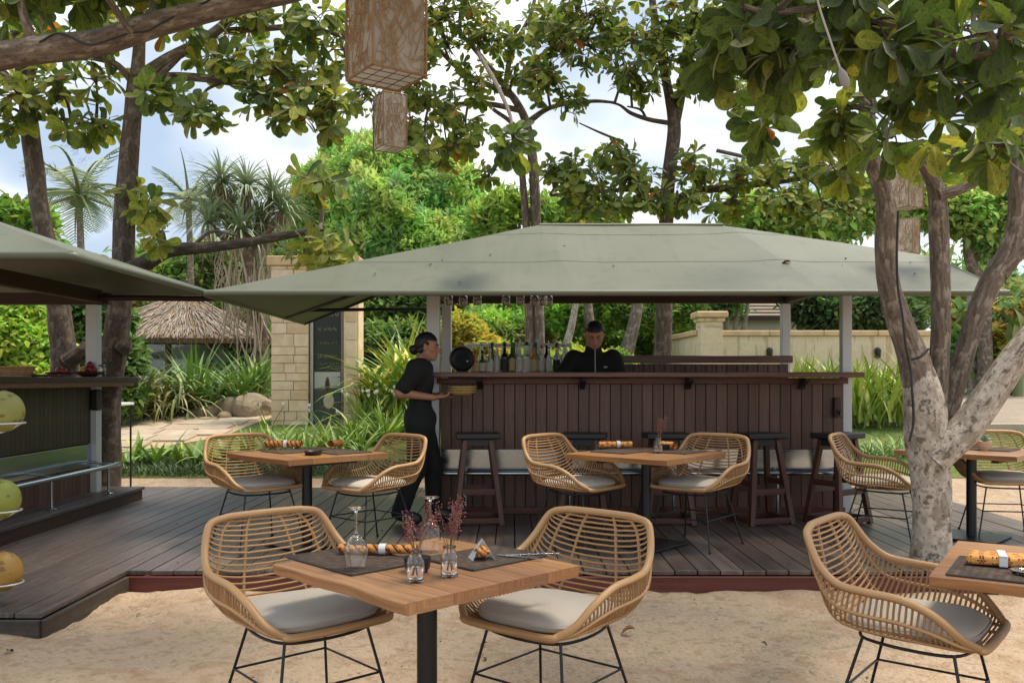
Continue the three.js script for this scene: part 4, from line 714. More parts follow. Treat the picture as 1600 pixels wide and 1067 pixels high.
  for (const k of hang) { const p = V(-0.12 - 0.455 + k * 0.13, 1.975, -8.12 - (n++ % 2) * 0.06); const l = ['hanging wine glass nearest the left bar post', 'second hanging wine glass from the left bar post', 'third hanging wine glass from the left bar post', 'fourth hanging wine glass, after the gap in the row', 'fifth hanging wine glass from the left bar post', 'sixth hanging wine glass from the left bar post', 'hanging wine glass second from the right end of the rack', 'hanging wine glass at the right end of the rack'][n - 1]; if (!first) { first = wineGlass(l, p, true); first.userData.group = 'glasses hanging from the rack'; } else copy(first, l, p, 0); }
}

// ---------------------------------------------------------------- coconuts on wire dishes at the left edge
{
  const st = thing('coconut_stand', 'thin white wire stand with dishes for coconuts at the left edge', 'stand', V(-2.78, DK, -4.72));
  const wire = std({ color: L(0.62, 0.62, 0.6), roughness: 0.35, metalness: 0.4 });
  part(st, 'pole', rod(V(-0.14, 0, -0.06), V(-0.14, 1.25, -0.06), 0.011, 10), wire); part(st, 'base', lathe([[0, 0], [0.16, 0], [0.16, 0.012], [0.02, 0.02]], 24), wire, [-0.14, 0, -0.06]);
  const N = [[5, 643, 0.098, [0.29, 0.29, 0.085], 'whole pale green coconut on the topmost wire dish'], [0, 780, 0.096, [0.26, 0.30, 0.05], 'whole green coconut on the middle wire dish'], [3, 893, 0.095, [0.42, 0.25, 0.06], 'whole ripe orange coconut on the lowest wire dish']];
  for (const [px, py, rad, c, label] of N) {
    const p = at(px, py, 4.72), o = thing('coconut', label, 'coconut', p, 0.7);
    const col = c; const m = std({ map: tex(128, (u, v) => { const n = fbm(u, v, 5, 4, 300 + px), f = fbm(u, v, 14, 3, 310 + py); const b = [0.86, 0.84, 0.78]; return mixc(mixc(b, [1, 1, 0.96], n), [0.55, 0.42, 0.3], smooth(0.66, 0.74, f) * 0.55); }), color: L(...c), roughness: 0.5 });
    const g = new THREE.SphereGeometry(rad, 28, 20); const q = g.attributes.position; for (let i = 0; i < q.count; i++) { const a = Math.atan2(q.getZ(i), q.getX(i)), k = 1 + 0.035 * Math.cos(a * 3) - 0.02 * Math.max(0, q.getY(i) / rad); q.setXYZ(i, q.getX(i) * k, q.getY(i) * 1.1, q.getZ(i) * k); } g.computeVertexNormals();
    part(o, 'husk', g, m); part(o, 'stem', lathe([[0, 0.008], [0.012, 0.008], [0.022, -0.002], [0.03, -0.012]], 10).translate(0, rad * 1.06, 0), std({ color: L(0.16, 0.1, 0.05) }));
    const ring = []; for (let i = 0; i < 28; i++) { const a = i / 28 * 6.283; ring.push(V(p.x + 2.78 + Math.cos(a) * rad * 1.03, p.y - DK - rad * 0.62, p.z + 4.72 + Math.sin(a) * rad * 1.03)); }
    const ds = part(st, 'dish_ring', sweep(ring, 0.005, 6, { closed: true }), wire); part(ds, 'arm', sweep([V(-0.14, p.y - DK - rad * 1.1, -0.06), V(p.x + 2.78 - 0.02, p.y - DK - rad * 1.14, 0), V(p.x + 2.78 + rad * 1.03, p.y - DK - rad * 0.62, 0.01)], 0.005, 6, { seg: 14 }), wire);
  }
}

// ---------------------------------------------------------------- food and jars on the kiosk counter
{
  const r = mulberry(31), y = 1.326;
  const bowl = lathe([[0, 0], [0.05, 0], [0.12, 0.03], [0.14, 0.05], [0.132, 0.05], [0.11, 0.036], [0, 0.012]], 28);
  const mk = (px, d, label, fruit, sc = 1) => { const t = thing('fruit_bowl', label, 'bowl', V((px - 800) * d / F, y, -d)); const b = part(t, 'bowl', bowl, M.barTop); b.scale.setScalar(sc); fruit.forEach(([x, yy, z, rad, c]) => { const f = single('fruit', '', 'fruit', new THREE.SphereGeometry(rad, 14, 10), std({ color: L(...c), roughness: 0.35 }), V(t.position.x + x, t.position.y + yy, t.position.z + z)); f.userData.fruit = 1; FR.push(f); }); return t; };
  const FR = [];
  mk(138, 8.35, 'wooden bowl of dark red apples and a yellow fruit on the kiosk counter', [[0, 0.075, 0, 0.042, [0.16, 0.012, 0.02]], [0.05, 0.065, 0.02, 0.036, [0.2, 0.015, 0.02]], [-0.05, 0.062, 0.01, 0.036, [0.5, 0.28, 0.03]], [0.01, 0.11, 0.0, 0.036, [0.18, 0.012, 0.025]]]);
  mk(92, 7.9, 'shallow wooden bowl with small red fruit mid kiosk counter', [[0, 0.055, 0, 0.034, [0.3, 0.03, 0.02]], [0.045, 0.05, 0.01, 0.03, [0.22, 0.02, 0.02]]], 0.85);
  const fl = ['dark red apple at the centre of the apple bowl', 'dark red apple on the right of the apple bowl', 'yellow fruit at the left in the apple bowl', 'dark red apple topmost in the apple bowl', 'bright red fruit in the shallow bowl', 'small red fruit right in the shallow bowl']; FR.forEach((f, i) => { f.userData = { label: fl[i], category: 'fruit' }; part(f, 'stem', rod(V(0, 0.028, 0), V(0.003, 0.05, 0), 0.002, 5), M.darkWood); });
  const bk = thing('bread_basket', 'round woven basket at the left end of the kiosk counter', 'basket', V((20 - 800) * 7.2 / F, y, -7.2));
  for (let i = 0; i < 6; i++) part(bk, 'coil', new THREE.TorusGeometry(0.12 + i * 0.007, 0.008, 6, 32).rotateX(Math.PI / 2), M.rattan[i % 3], [0, 0.008 + i * 0.014, 0]); part(bk, 'base', lathe([[0, 0], [0.12, 0], [0.12, 0.006], [0, 0.008]], 24), M.rattan[1]);
  const tr = thing('serving_board', 'flat wooden serving board lying on the kiosk counter', 'board', V((60 - 800) * 7.6 / F, y, -7.62), 0.2); part(tr, 'board', box(0.34, 0.02, 0.2, 0.006), M.barTrim, [0, 0.011, 0]); part(tr, 'handle', box(0.1, 0.018, 0.05, 0.006), M.barTrim, [0.215, 0.011, 0]);
  const j = thing('mason_jar', 'small glass jar beside the apple bowl on the kiosk counter', 'jar', V((158 - 800) * 8.4 / F, y, -8.4)); part(j, 'glass', lathe([[0, 0], [0.035, 0], [0.037, 0.08], [0.028, 0.095], [0.026, 0.095], [0.034, 0.078], [0.033, 0.004], [0, 0.004]], 20), M.glass); part(j, 'lid', lathe([[0, 0.1], [0.03, 0.1], [0.03, 0.115], [0, 0.116]], 18), M.steel);
  const sd = thing('side_table', 'small white topped side table with dark legs behind the kiosk', 'side table', V((176 - 800) * 10.2 / F, 0, -10.2));
  part(sd, 'top', box(0.34, 0.03, 0.34, 0.006), M.white, [0, 1.02, 0]); for (const [a, b] of [[1, 1], [1, -1], [-1, -1], [-1, 1]]) part(sd, 'leg', rod(V(a * 0.14, 0, b * 0.14), V(a * 0.14, 1.005, b * 0.14), 0.012, 8), M.black); part(sd, 'foot_plate', box(0.36, 0.02, 0.36, 0.004), M.black, [0, 0.012, 0]);
}

// ---------------------------------------------------------------- rattan lanterns
function makeLantern() {
  const t = thing('rattan_lantern', 'x', 'lantern', V(0, 0, 0), 0, 'rattan lanterns hanging in the trees'), r = mulberry(61), s = 0.155, h = 0.66;
  const P = [[s, s], [s, -s], [-s, -s], [-s, s]], fr = std({ color: L(0.25, 0.15, 0.075), roughness: 0.75 }), strandM = std({ color: L(0.31, 0.185, 0.09), roughness: 0.75 });
  P.forEach(([x, z], i) => { const [x2, z2] = P[(i + 1) % 4]; part(t, 'frame_bar', sweep([V(x, 0, z), V(x, h, z)], 0.0075, 6), fr); part(t, 'frame_bar', rod(V(x, 0, z), V(x2, 0, z2), 0.0075, 6), fr); part(t, 'frame_bar', rod(V(x, h, z), V(x2, h, z2), 0.0075, 6), fr); });
  for (let f = 0; f < 4; f++) {
    const l = [], a = f * Math.PI / 2;
    for (let i = 0; i < 130; i++) { const x0 = rr(-s, s, r), y0 = rr(0, h, r), dx = rr(-0.14, 0.14, r), dy = rr(-0.3, 0.3, r), bow = rr(-0.05, 0.05, r), pts = []; for (let k = 0; k <= 7; k++) { const q = k / 7; pts.push(V(clamp(x0 + dx * q + Math.sin(q * 3.14) * bow, -s, s), clamp(y0 + dy * q + Math.sin(q * 3.14) * bow, 0, h), s + 0.002 + rr(0, 0.006, r)).applyAxisAngle(V(0, 1, 0), a)); } l.push(sweep(pts, rr(0.0017, 0.003, r), 4, { cap: false })); }
    const w = part(t, 'woven_side', merge(l), strandM); w.userData.kind = 'stuff';
  }
  const ln = part(t, 'liner', merge([0, 1, 2, 3].map((f) => { const g = new THREE.PlaneGeometry(s * 1.92, h * 0.97).translate(0, h / 2, s * 0.95); return g.rotateY(f * Math.PI / 2); })), phys({ color: L(0.58, 0.52, 0.44), roughness: 0.95, transmission: 0.5, thickness: 0, side: THREE.DoubleSide }));
  part(t, 'bottom_cloth', new THREE.PlaneGeometry(s * 1.9, s * 1.9).rotateX(Math.PI / 2).translate(0, 0.004, 0), phys({ color: L(0.7, 0.7, 0.68), roughness: 0.9, transmission: 0.4, thickness: 0, side: THREE.DoubleSide }));
  part(t, 'bottom_wire', merge([-0.08, 0, 0.08].flatMap((k) => [rod(V(k, 0.002, -s), V(k, 0.002, s), 0.0018, 4), rod(V(-s, 0.002, k), V(s, 0.002, k), 0.0018, 4)])), M.darkWood);
  part(t, 'hanging_cord', merge([...P.map(([x, z]) => rod(V(x, h, z), V(0, h + 0.2, 0), 0.002, 4)), rod(V(0, h + 0.2, 0), V(0, h + 1.4, 0), 0.003, 5)]), M.darkWood);
  return t;
}
{
  const l = makeLantern(); l.position.copy(at(603, 122, 4.75)); l.rotation.y = 0.62; l.userData.label = 'large rattan lantern cut off by the top edge, hanging nearest';
  const b = copy(l, 'smaller rattan lantern hanging just below and behind the large one', at(609, 233, 9.8), 0.55); b.scale.set(0.88, 0.88, 0.88);
  const c = copy(l, 'distant rattan lantern between the trunks of the forked tree', at(1417, 326, 12.5), 0.5);
  copy(l, 'distant rattan lantern low behind the right end of the bar roof', at(1420, 396, 17.5), 0.7);
}
// hanging lamp holder on a pale rope, top right
{
  const c = thing('pendant_rope', 'pale rope with a grey lamp holder dangling before the leaves', 'rope');
  part(c, 'rope', sweep([at(1262, -90, 3.4), at(1278, 0, 3.4), at(1297, 60, 3.4), at(1313, 106, 3.4)], 0.0042, 6, { seg: 30 }), std({ color: L(0.42, 0.4, 0.36), roughness: 0.9 }));
  const p = at(1313, 106, 3.4); part(c, 'lamp_holder', sweep([p, at(1317, 116, 3.4), at(1321, 128, 3.4), at(1325, 137, 3.4)], [0.005, 0.016, 0.018, 0.006], 12), std({ color: L(0.26, 0.25, 0.24), roughness: 0.8 }));
}
// ---------------------------------------------------------------- buildings and walls behind
{ // thatched hut
  const d = 23, c = gp(286, d), h = thing('thatched_hut', 'thatched hut with glass walls behind the plants on the left', 'hut', c, 0.15);
  const W2 = 2.3, D3 = 2.0, ye = 1.42, ya = 2.5, r = mulberry(12);
  const E = [[-W2, -D3], [W2, -D3], [W2, D3], [-W2, D3]].map(([x, z]) => V(x, ye, z)), Rg = [V(-0.35, ya, 0), V(0.35, ya, 0)];
  part(h, 'thatch_roof', merge([slab([E[3], E[2], Rg[1], Rg[0]], 0.14), slab([E[2], E[1], Rg[1]], 0.14), slab([E[1], E[0], Rg[0], Rg[1]], 0.14), slab([E[0], E[3], Rg[0]], 0.14)]), M.thatch);
  part(h, 'ridge_roll', sweep([Rg[0].clone().add(V(-0.1, 0.02, 0)), Rg[1].clone().add(V(0.1, 0.02, 0))], 0.1, 8, { rough: 0.2, seg: 8 }), M.thatch);
  { const n = 2600, im = new THREE.InstancedMesh(new THREE.CylinderGeometry(0.008, 0.012, 1, 4), std({ color: 0xffffff, roughness: 1 }), n), col = new THREE.Color(); im.name = 'thatch_straw'; im.userData.kind = 'stuff';
    for (let i = 0; i < n; i++) { const f = Math.floor(r() * 4), A = E[[3, 2, 1, 0][f]], B = E[[2, 1, 0, 3][f]], C = Rg[[0, 1, 1, 0][f]], D = Rg[[1, 1, 0, 0][f]], u = r(), v = Math.sqrt(r()), lo = A.clone().lerp(B, u), hi = C.clone().lerp(D, u), p = hi.clone().lerp(lo, v), dn = lo.clone().sub(hi).normalize().add(V(rr(-0.14, 0.14, r), rr(0, 0.09, r), rr(-0.14, 0.14, r))).normalize(), s = rr(0.2, 0.5, r); im.setMatrixAt(i, new THREE.Matrix4().compose(p.add(V(0, 0.03, 0)), new THREE.Quaternion().setFromUnitVectors(V(0, 1, 0), dn), V(1, s, 1))); const q = rr(0.55, 1.25, r); im.setColorAt(i, col.setRGB(0.33 * q, 0.28 * q, 0.225 * q)); } h.add(im); }
  const fr = []; for (let i = 0; i < 260; i++) { const s = Math.floor(r() * 4), u = rr(-1, 1, r), p = s === 0 ? [u * W2, D3] : s === 1 ? [u * W2, -D3] : s === 2 ? [W2, u * D3] : [-W2, u * D3]; fr.push(rod(V(p[0] * 1.02, ye + 0.06, p[1] * 1.02), V(p[0] * 1.05 + rr(-0.05, 0.05, r), ye - rr(0.08, 0.24, r), p[1] * 1.05), 0.012, 3)); }
  const f = part(h, 'thatch_fringe', merge(fr), M.thatch); f.userData.kind = 'stuff';
  for (const x of [-1.9, -0.95, 0, 0.95, 1.9]) for (const z of [1.7, -1.7]) part(h, 'post', rod(V(x, -0.3, z), V(x, ye + 0.1, z), 0.07, 8), M.darkWood);
  for (const x of [-1.43, -0.48, 0.48, 1.43]) { const w = part(h, 'window', merge([box(0.86, 0.05, 0.04).translate(0, 1.3, 0), box(0.86, 0.05, 0.04).translate(0, 0.05, 0)]), M.darkWood, [x, 0, 1.68]); part(w, 'pane', box(0.82, 1.22, 0.01), M.pane, [0, 0.67, 0]); }
  part(h, 'floor_slab', box(4.2, 0.3, 3.8), M.stone[3], [0, -0.15, 0]); part(h, 'back_wall', box(3.8, 1.5, 0.06), std({ color: L(0.4, 0.42, 0.42) }), [0, 0.75, -1.6]);
}
{ // stone stele with the sign board
  const d = 15.5, s = d / F, b = gp(458, d), g = thing('stone_pillar', 'pale stone block pillar with a framed dark sign board', 'pillar', V(b.x, b.y - 0.1, b.z));
  const X = (px) => (px - 458) * s, top = EYE - (418 - HZ) * s - g.position.y, r = mulberry(23), course = 0.185;
  part(g, 'core', box(X(486) - X(431), top - 0.02, 0.5), M.stone[3], [(X(431) + X(486)) / 2, top / 2, -0.01]);
  for (let y = 0, k = 0; y < top - 0.02; k++) {
    const h = Math.min(course * rr(0.75, 1.2, r), top - y); let x = X(430);
    while (x < X(486) - 0.02) { let w = Math.min(rr(0.2, 0.46, r), X(487) - x); if (X(487) - x - w < 0.1) w = X(487) - x; part(g, 'stone_block', box(w - 0.008, h - 0.008, 0.06, 0.006, r() * 3, r() * 3), M.stone[Math.floor(r() * 4)], [x + w / 2, y + h / 2, 0.255 + rr(-0.006, 0.006, r)]); x += w; }
    y += h;
  }
  part(g, 'cap_stone', box(X(566) - X(424), 0.16, 0.66, 0.015), M.cap, [(X(424) + X(566)) / 2, top + 0.08, 0]);
  part(g, 'end_post', box(X(564) - X(541), top, 0.5, 0.01), M.stone[2], [(X(541) + X(564)) / 2, top / 2, -0.005]);
  for (let y = 0.02; y < top - 0.1; y += 0.3) part(g, 'stone_block', box(X(561) - X(545), 0.29, 0.03, 0.004), M.stone[Math.floor(r() * 2)], [(X(541) + X(564)) / 2, y + 0.15, 0.255]);
  // the dark board: lettering and picture print
  const cv = document.createElement('canvas'); cv.width = 256; cv.height = 720; const q = cv.getContext('2d');
  q.fillStyle = '#1f2b26'; q.fillRect(0, 0, 256, 720); q.fillStyle = '#24361f'; q.fillRect(0, 300, 256, 130);
  const rg = mulberry(4); q.fillStyle = '#857a66'; q.textAlign = 'center'; q.font = 'bold 62px serif'; q.fillText('WHITU', 130, 150);
  const scrib = (y, h, n, w) => { for (let i = 0; i < n; i++) { const x = 30 + i / n * 200 + rg() * 8; q.fillRect(x, y + rg() * 6, w * (0.4 + rg()), h * (0.3 + rg() * 0.7)); if (rg() > 0.4) q.fillRect(x + 2, y - rg() * 6, 3, h); } };
  q.fillStyle = '#5f5a49'; scrib(40, 16, 7, 12); scrib(70, 12, 6, 10); q.fillStyle = '#6d6756'; scrib(210, 15, 11, 12); scrib(285, 10, 10, 10); scrib(350, 16, 12, 10); scrib(392, 10, 9, 12);
  q.fillStyle = '#b9bbb2'; q.fillRect(0, 440, 256, 84); q.fillStyle = '#4a544c'; q.fillRect(0, 524, 256, 196); q.fillStyle = '#6b4a38'; q.beginPath(); q.ellipse(128, 520, 26, 54, 0, 0, 7); q.fill(); q.fillStyle = '#c9bfa0'; q.beginPath(); q.ellipse(140, 590, 52, 40, 0, 0, 7); q.fill(); q.fillStyle = '#2a231e'; q.beginPath(); q.ellipse(128, 512, 12, 30, 0, 0, 7); q.fill();
  const ct = new THREE.CanvasTexture(cv); ct.colorSpace = THREE.SRGBColorSpace;
  const bw = X(534) - X(494), bt = top - 0.35, bb = 0.05; const pg = new THREE.PlaneGeometry(bw, bt - bb);
  const sb = part(g, 'sign_board', box(bw + 0.02, bt - bb, 0.03), M.blackSteel, [(X(494) + X(534)) / 2, (bt + bb) / 2, 0.13]); part(sb, 'print', pg, std({ map: ct, roughness: 0.3 }), [0, 0, 0.0185]);
  part(g, 'frame', box(0.05, bt, 0.12, 0.004), M.whiteSteel, [X(490), bt / 2, 0.12]); part(g, 'frame', box(0.06, bt, 0.12, 0.004), std({ color: L(0.2, 0.17, 0.16) }), [X(538), bt / 2, 0.12]); part(g, 'frame', box(X(541) - X(487), 0.05, 0.12, 0.004), M.whiteSteel, [(X(487) + X(541)) / 2, bt + 0.02, 0.12]);
  part(g, 'back_panel', box(X(541) - X(487), top, 0.06), M.stone[3], [(X(487) + X(541)) / 2, top / 2, -0.1]);
}
{ // garden wall with pillars and small lamps
  const w = thing('garden_wall', 'long cream rendered garden wall with coping behind the bar', 'wall'), d = 17, y0 = 0.5, yt = EYE + 73 / F * 17, X = (px, dd = d) => (px - 800) * dd / F;
  const run = (x0, d0, x1, d1, top0, top1) => { const a = V(x0, 0, -d0), b = V(x1, 0, -d1), len = a.distanceTo(b), m = a.clone().lerp(b, 0.5), tn = Math.atan2(-(b.z - a.z), b.x - a.x), n = Math.max(1, Math.round(len / 1.1)); part(w, 'wall_panel', box(len, top0 - y0 - 0.1, 0.2), M.plaster, [m.x, (top0 - 0.1 + y0) / 2, m.z], [0, tn, 0]); for (let i = 0; i < n; i++) { const p = a.clone().lerp(b, (i + 0.5) / n); part(w, 'coping_stone', box(len / n - 0.01, 0.1, 0.3, 0.015, i * 0.7, i), M.cap, [p.x, top0 - 0.048, p.z], [0, tn, 0]); } for (let i = 0; i < Math.round(len / 2); i++) { const p = a.clone().lerp(b, (i + 0.5) / Math.round(len / 2)).add(V(0, top0 - 0.42, 0)); const l = part(w, 'wall_light', lathe([[0, -0.1], [0.05, -0.09], [0.06, 0.06], [0.03, 0.1], [0, 0.1]], 10), M.black, [p.x, p.y, p.z + 0.13]); part(l, 'bracket', box(0.04, 0.04, 0.08), M.black, [0, 0.02, -0.05]); } };
  run(X(1116), d, X(1452), d, yt); run(X(1010, 23), 23, X(1100), d, yt + 0.02);
  for (const [px, dd] of [[1108, 17], [1012, 23]]) { part(w, 'pier', box(0.42, 1.95, 0.42, 0.01), M.plaster, [X(px, dd), y0 + 0.97, -dd + 0.02]); part(w, 'pier_cap', box(0.6, 0.12, 0.6, 0.03), M.cap, [X(px, dd), y0 + 2.0, -dd + 0.02]); part(w, 'pier_neck', box(0.5, 0.07, 0.5, 0.02), M.plaster, [X(px, dd), y0 + 1.905, -dd + 0.02]); }
}
{ // low house behind the wall
  const d = 27, s = d / F, h = thing('low_house', 'low pale house with grey hipped roof behind the garden wall', 'house', V((1170 - 800) * s, 0.9, -d));
  const ye = EYE + (590 - 503) * s - 0.9, ya = EYE + (590 - 455) * s - 0.9, a = 3.2, b = 2.4, grey = std({ map: rep(T.paver, 0.6, 0.6), color: L(0.5, 0.46, 0.44), roughness: 0.85 });
  part(h, 'wall', box(5.6, ye, 4.2), std({ color: L(0.42, 0.43, 0.36) }), [0, ye / 2, 0]);
  const E = [V(-a, ye, b), V(a, ye, b), V(a, ye, -b), V(-a, ye, -b)], Rg = [V(-1.1, ya, 0), V(1.1, ya, 0)];
  const rf = part(h, 'roof', merge([slab([E[0], E[1], Rg[1], Rg[0]], 0.08), slab([E[1], E[2], Rg[1]], 0.08), slab([E[2], E[3], Rg[0], Rg[1]], 0.08), slab([E[3], E[0], Rg[0]], 0.08)]), grey);
  for (let i = 1; i < 8; i++) part(rf, 'tile_course', box(2 * lerp(a, 1.1, i / 8), 0.03, 0.05), grey, [0, lerp(ye, ya, i / 8) + 0.02, lerp(b, 0, i / 8)]);
  part(h, 'fascia', box(6.3, 0.14, 0.05), M.darkWood, [0, ye - 0.04, b + 0.02]); for (const x of [-1.6, 0.6, 2]) { const w = part(h, 'window', box(0.9, 0.7, 0.06), M.darkWood, [x, ye - 0.75, 2.11]); part(w, 'pane', box(0.78, 0.58, 0.02), M.pane, [0, 0, 0.035]); }
}

// ---------------------------------------------------------------- leaves and almond trees
function leafShape(len, wid, curl, fold, seg = 5, tipw = 0.62) {    // along +y, face +z
  const pos = [], uv = [], idx = [];
  for (let i = 0; i <= seg; i++) {
    const t = tipw > 0.6 ? 1 - (1 - i / seg) ** 1.7 : i / seg, w = wid * Math.max(0.02, tipw > 0.6 ? (0.06 + 1.02 * t ** 0.95) * Math.sqrt(Math.max(0, 1 - t ** 4.2)) * 1.16 : Math.sin(Math.PI * t ** 0.85) ** 0.8), a = curl * t, y = len * (curl ? Math.sin(a) / curl : t), z = len * (curl ? (Math.cos(a) - 1) / curl : 0);
    for (const s of [-1, 0, 1]) { pos.push(s * w / 2, y, z + Math.abs(s) * w * fold); uv.push(0.5 + s * 0.5 * w / wid, t); }
    if (i) for (const k of [0, 1]) { const q = i * 3 + k, p = q - 3; idx.push(p, p + 1, q, p + 1, q + 1, q); }
  }
  const g = new THREE.BufferGeometry(); g.setAttribute('position', new THREE.Float32BufferAttribute(pos, 3)); g.setAttribute('uv', new THREE.Float32BufferAttribute(uv, 2)); g.setIndex(idx); g.computeVertexNormals(); return g;
}
const LEAF = [leafShape(1, 0.56, 0.5, 0.12, 9), leafShape(1, 0.6, 0.9, 0.08, 9), leafShape(1, 0.52, 0.2, 0.2, 9), leafShape(1, 0.58, -0.35, 0.1, 9)];
const LEAFCOL = [[0.13, 0.21, 0.045], [0.27, 0.39, 0.065], [0.50, 0.56, 0.09], [0.40, 0.41, 0.10], [0.62, 0.58, 0.10], [0.70, 0.24, 0.04]];
const dirMat = (p, d, n, s) => { const y = d.clone().normalize(), z = n.clone().addScaledVector(y, -n.dot(y)).normalize(), x = y.clone().cross(z); return new THREE.Matrix4().makeBasis(x, y, z).scale(V(s, s, s)).setPosition(p); };
const framed = (p) => { const d = -p.z; if (d < 0.3) return false; const px = 800 + p.x * F / d, py = HZ - (p.y - EYE) * F / d; return px > -30 && px < 1630 && py > -30 && py < 1100; };
function almond(name, label, seed, limbs, clusters, o = {}) {
  const r = mulberry(seed), base = limbs[0].p[0], t = thing(name, label, 'tree', V(base.x, base.y, base.z)), off = base.clone().negate(), L0 = (p) => p.clone().add(off);
  const samples = [];
  for (const l of limbs) {
    const g = sweep(l.p.map(L0), l.r, l.n ?? 12, { seg: Math.max(10, l.p.length * 8), rough: l.rough ?? 0.12, seed });
    part(t, l.name, g, l.m ?? o.bark ?? M.bark);
    const c = new THREE.CatmullRomCurve3(l.p, false, 'centripetal'); for (let i = 2; i <= 24; i++) samples.push(c.getPoint(i / 24));
  }
  const leaves = [], twigs = [];
  const mix = o.mix ?? [0.18, 0.34, 0.25, 0.16, 0.06, 0.008], size = o.size ?? 0.178;
  for (const c of clusters) {
    const C = c.w ? V(...c.w) : at(c.c[0], c.c[1], c.c[2]), k = c.w ? 1 : c.c[2] / F, rad = V(c.r[0] * k, c.r[1] * k, c.r[2] ?? Math.max(c.r[0], c.r[1]) * k * 1.2);
    let q = samples[0]; for (const s of samples) if (s.distanceToSquared(C) < q.distanceToSquared(C)) q = s;
    if (q.distanceTo(C) > 0.15) twigs.push(sweep([q, q.clone().lerp(C, 0.5).add(V(rr(-0.1, 0.1, r), rr(0, 0.15, r), rr(-0.1, 0.1, r))), C].map(L0), [0.02, 0.009], 6, { seg: 10, rough: 0.1 }));
    const n = Math.round((c.n ?? 8) * (o.more ?? 1.25)), m = c.mix ?? mix;
    for (let i = 0; i < n; i++) {
      let v; do { v = V(rr(-1, 1, r), rr(-1, 1, r), rr(-1, 1, r)); } while (v.lengthSq() > 1);
      const tip = C.clone().add(v.clone().multiply(rad)), from = q.clone().lerp(C, rr(0.6, 1, r));
      twigs.push(sweep([from, from.clone().lerp(tip, 0.55).add(V(0, rr(-0.05, 0.06, r), 0)), tip].map(L0), [0.0085, 0.004], 4, { seg: 6, cap: false }));
      const axis = tip.clone().sub(from).normalize().multiplyScalar(0.7).add(V(0, rr(0.1, 0.9, r), 0)).normalize(), kk = 7 + Math.floor(r() * 6), a0 = r() * 6.28;
      const e1 = V(1, 0.2, 0.1).cross(axis).normalize(), e2 = axis.clone().cross(e1);
      for (let j = 0; j < kk; j++) {
        const a = a0 + j * 2.4, tilt = rr(0.45, 1.75, r), d = axis.clone().multiplyScalar(Math.cos(tilt)).addScaledVector(e1, Math.cos(a) * Math.sin(tilt)).addScaledVector(e2, Math.sin(a) * Math.sin(tilt)); d.y -= rr(0.1, 0.55, r); d.normalize();
        const nn = axis.clone().add(V(rr(-0.4, 0.4, r), rr(0, 0.5, r), rr(-0.4, 0.4, r))), s = size * (c.size ?? 1) * rr(0.62, 1.25, r), p = tip.clone().addScaledVector(axis, -rr(0, 0.07, r)).addScaledVector(d, 0.015);
        let u = r(), ci = 0; const tot = m.reduce((x, y) => x + y); u *= tot; while (ci < m.length - 1 && u > m[ci]) u -= m[ci++];
        leaves.push({ p, ci, g: Math.floor(r() * LEAF.length), mat: dirMat(L0(p), d, nn, s), k: framed(p) ? s / Math.max(0.5, -p.z) : s * 1e-4 / Math.max(1, p.length()) });
      }
    }
  }
  if (twigs.length) part(t, 'twigs', merge(twigs), o.twig ?? M.bark).userData.kind = 'stuff';
  leaves.sort((a, b) => b.k - a.k);
  const near = leaves.slice(0, 300), rest = leaves.slice(300);
  for (const l of near) { const m = new THREE.Mesh(LEAF[l.g], M.leaf[l.ci]); m.name = 'leaf'; m.applyMatrix4(l.mat); t.add(m); }
  if (rest.length) {
    const im = new THREE.InstancedMesh(LEAF[0], M.leafTint, rest.length); im.name = 'foliage'; im.userData.kind = 'stuff';
    const col = new THREE.Color(); rest.forEach((l, i) => { im.setMatrixAt(i, l.mat); const c = LEAFCOL[l.ci]; im.setColorAt(i, col.setRGB(...c)); }); t.add(im);
  }
  return t;
}
const pts = (d, ...a) => a.map((q) => at(q[0], q[1], q[2] ?? d)), px = (d, ...a) => a.map((q) => q * d / F);
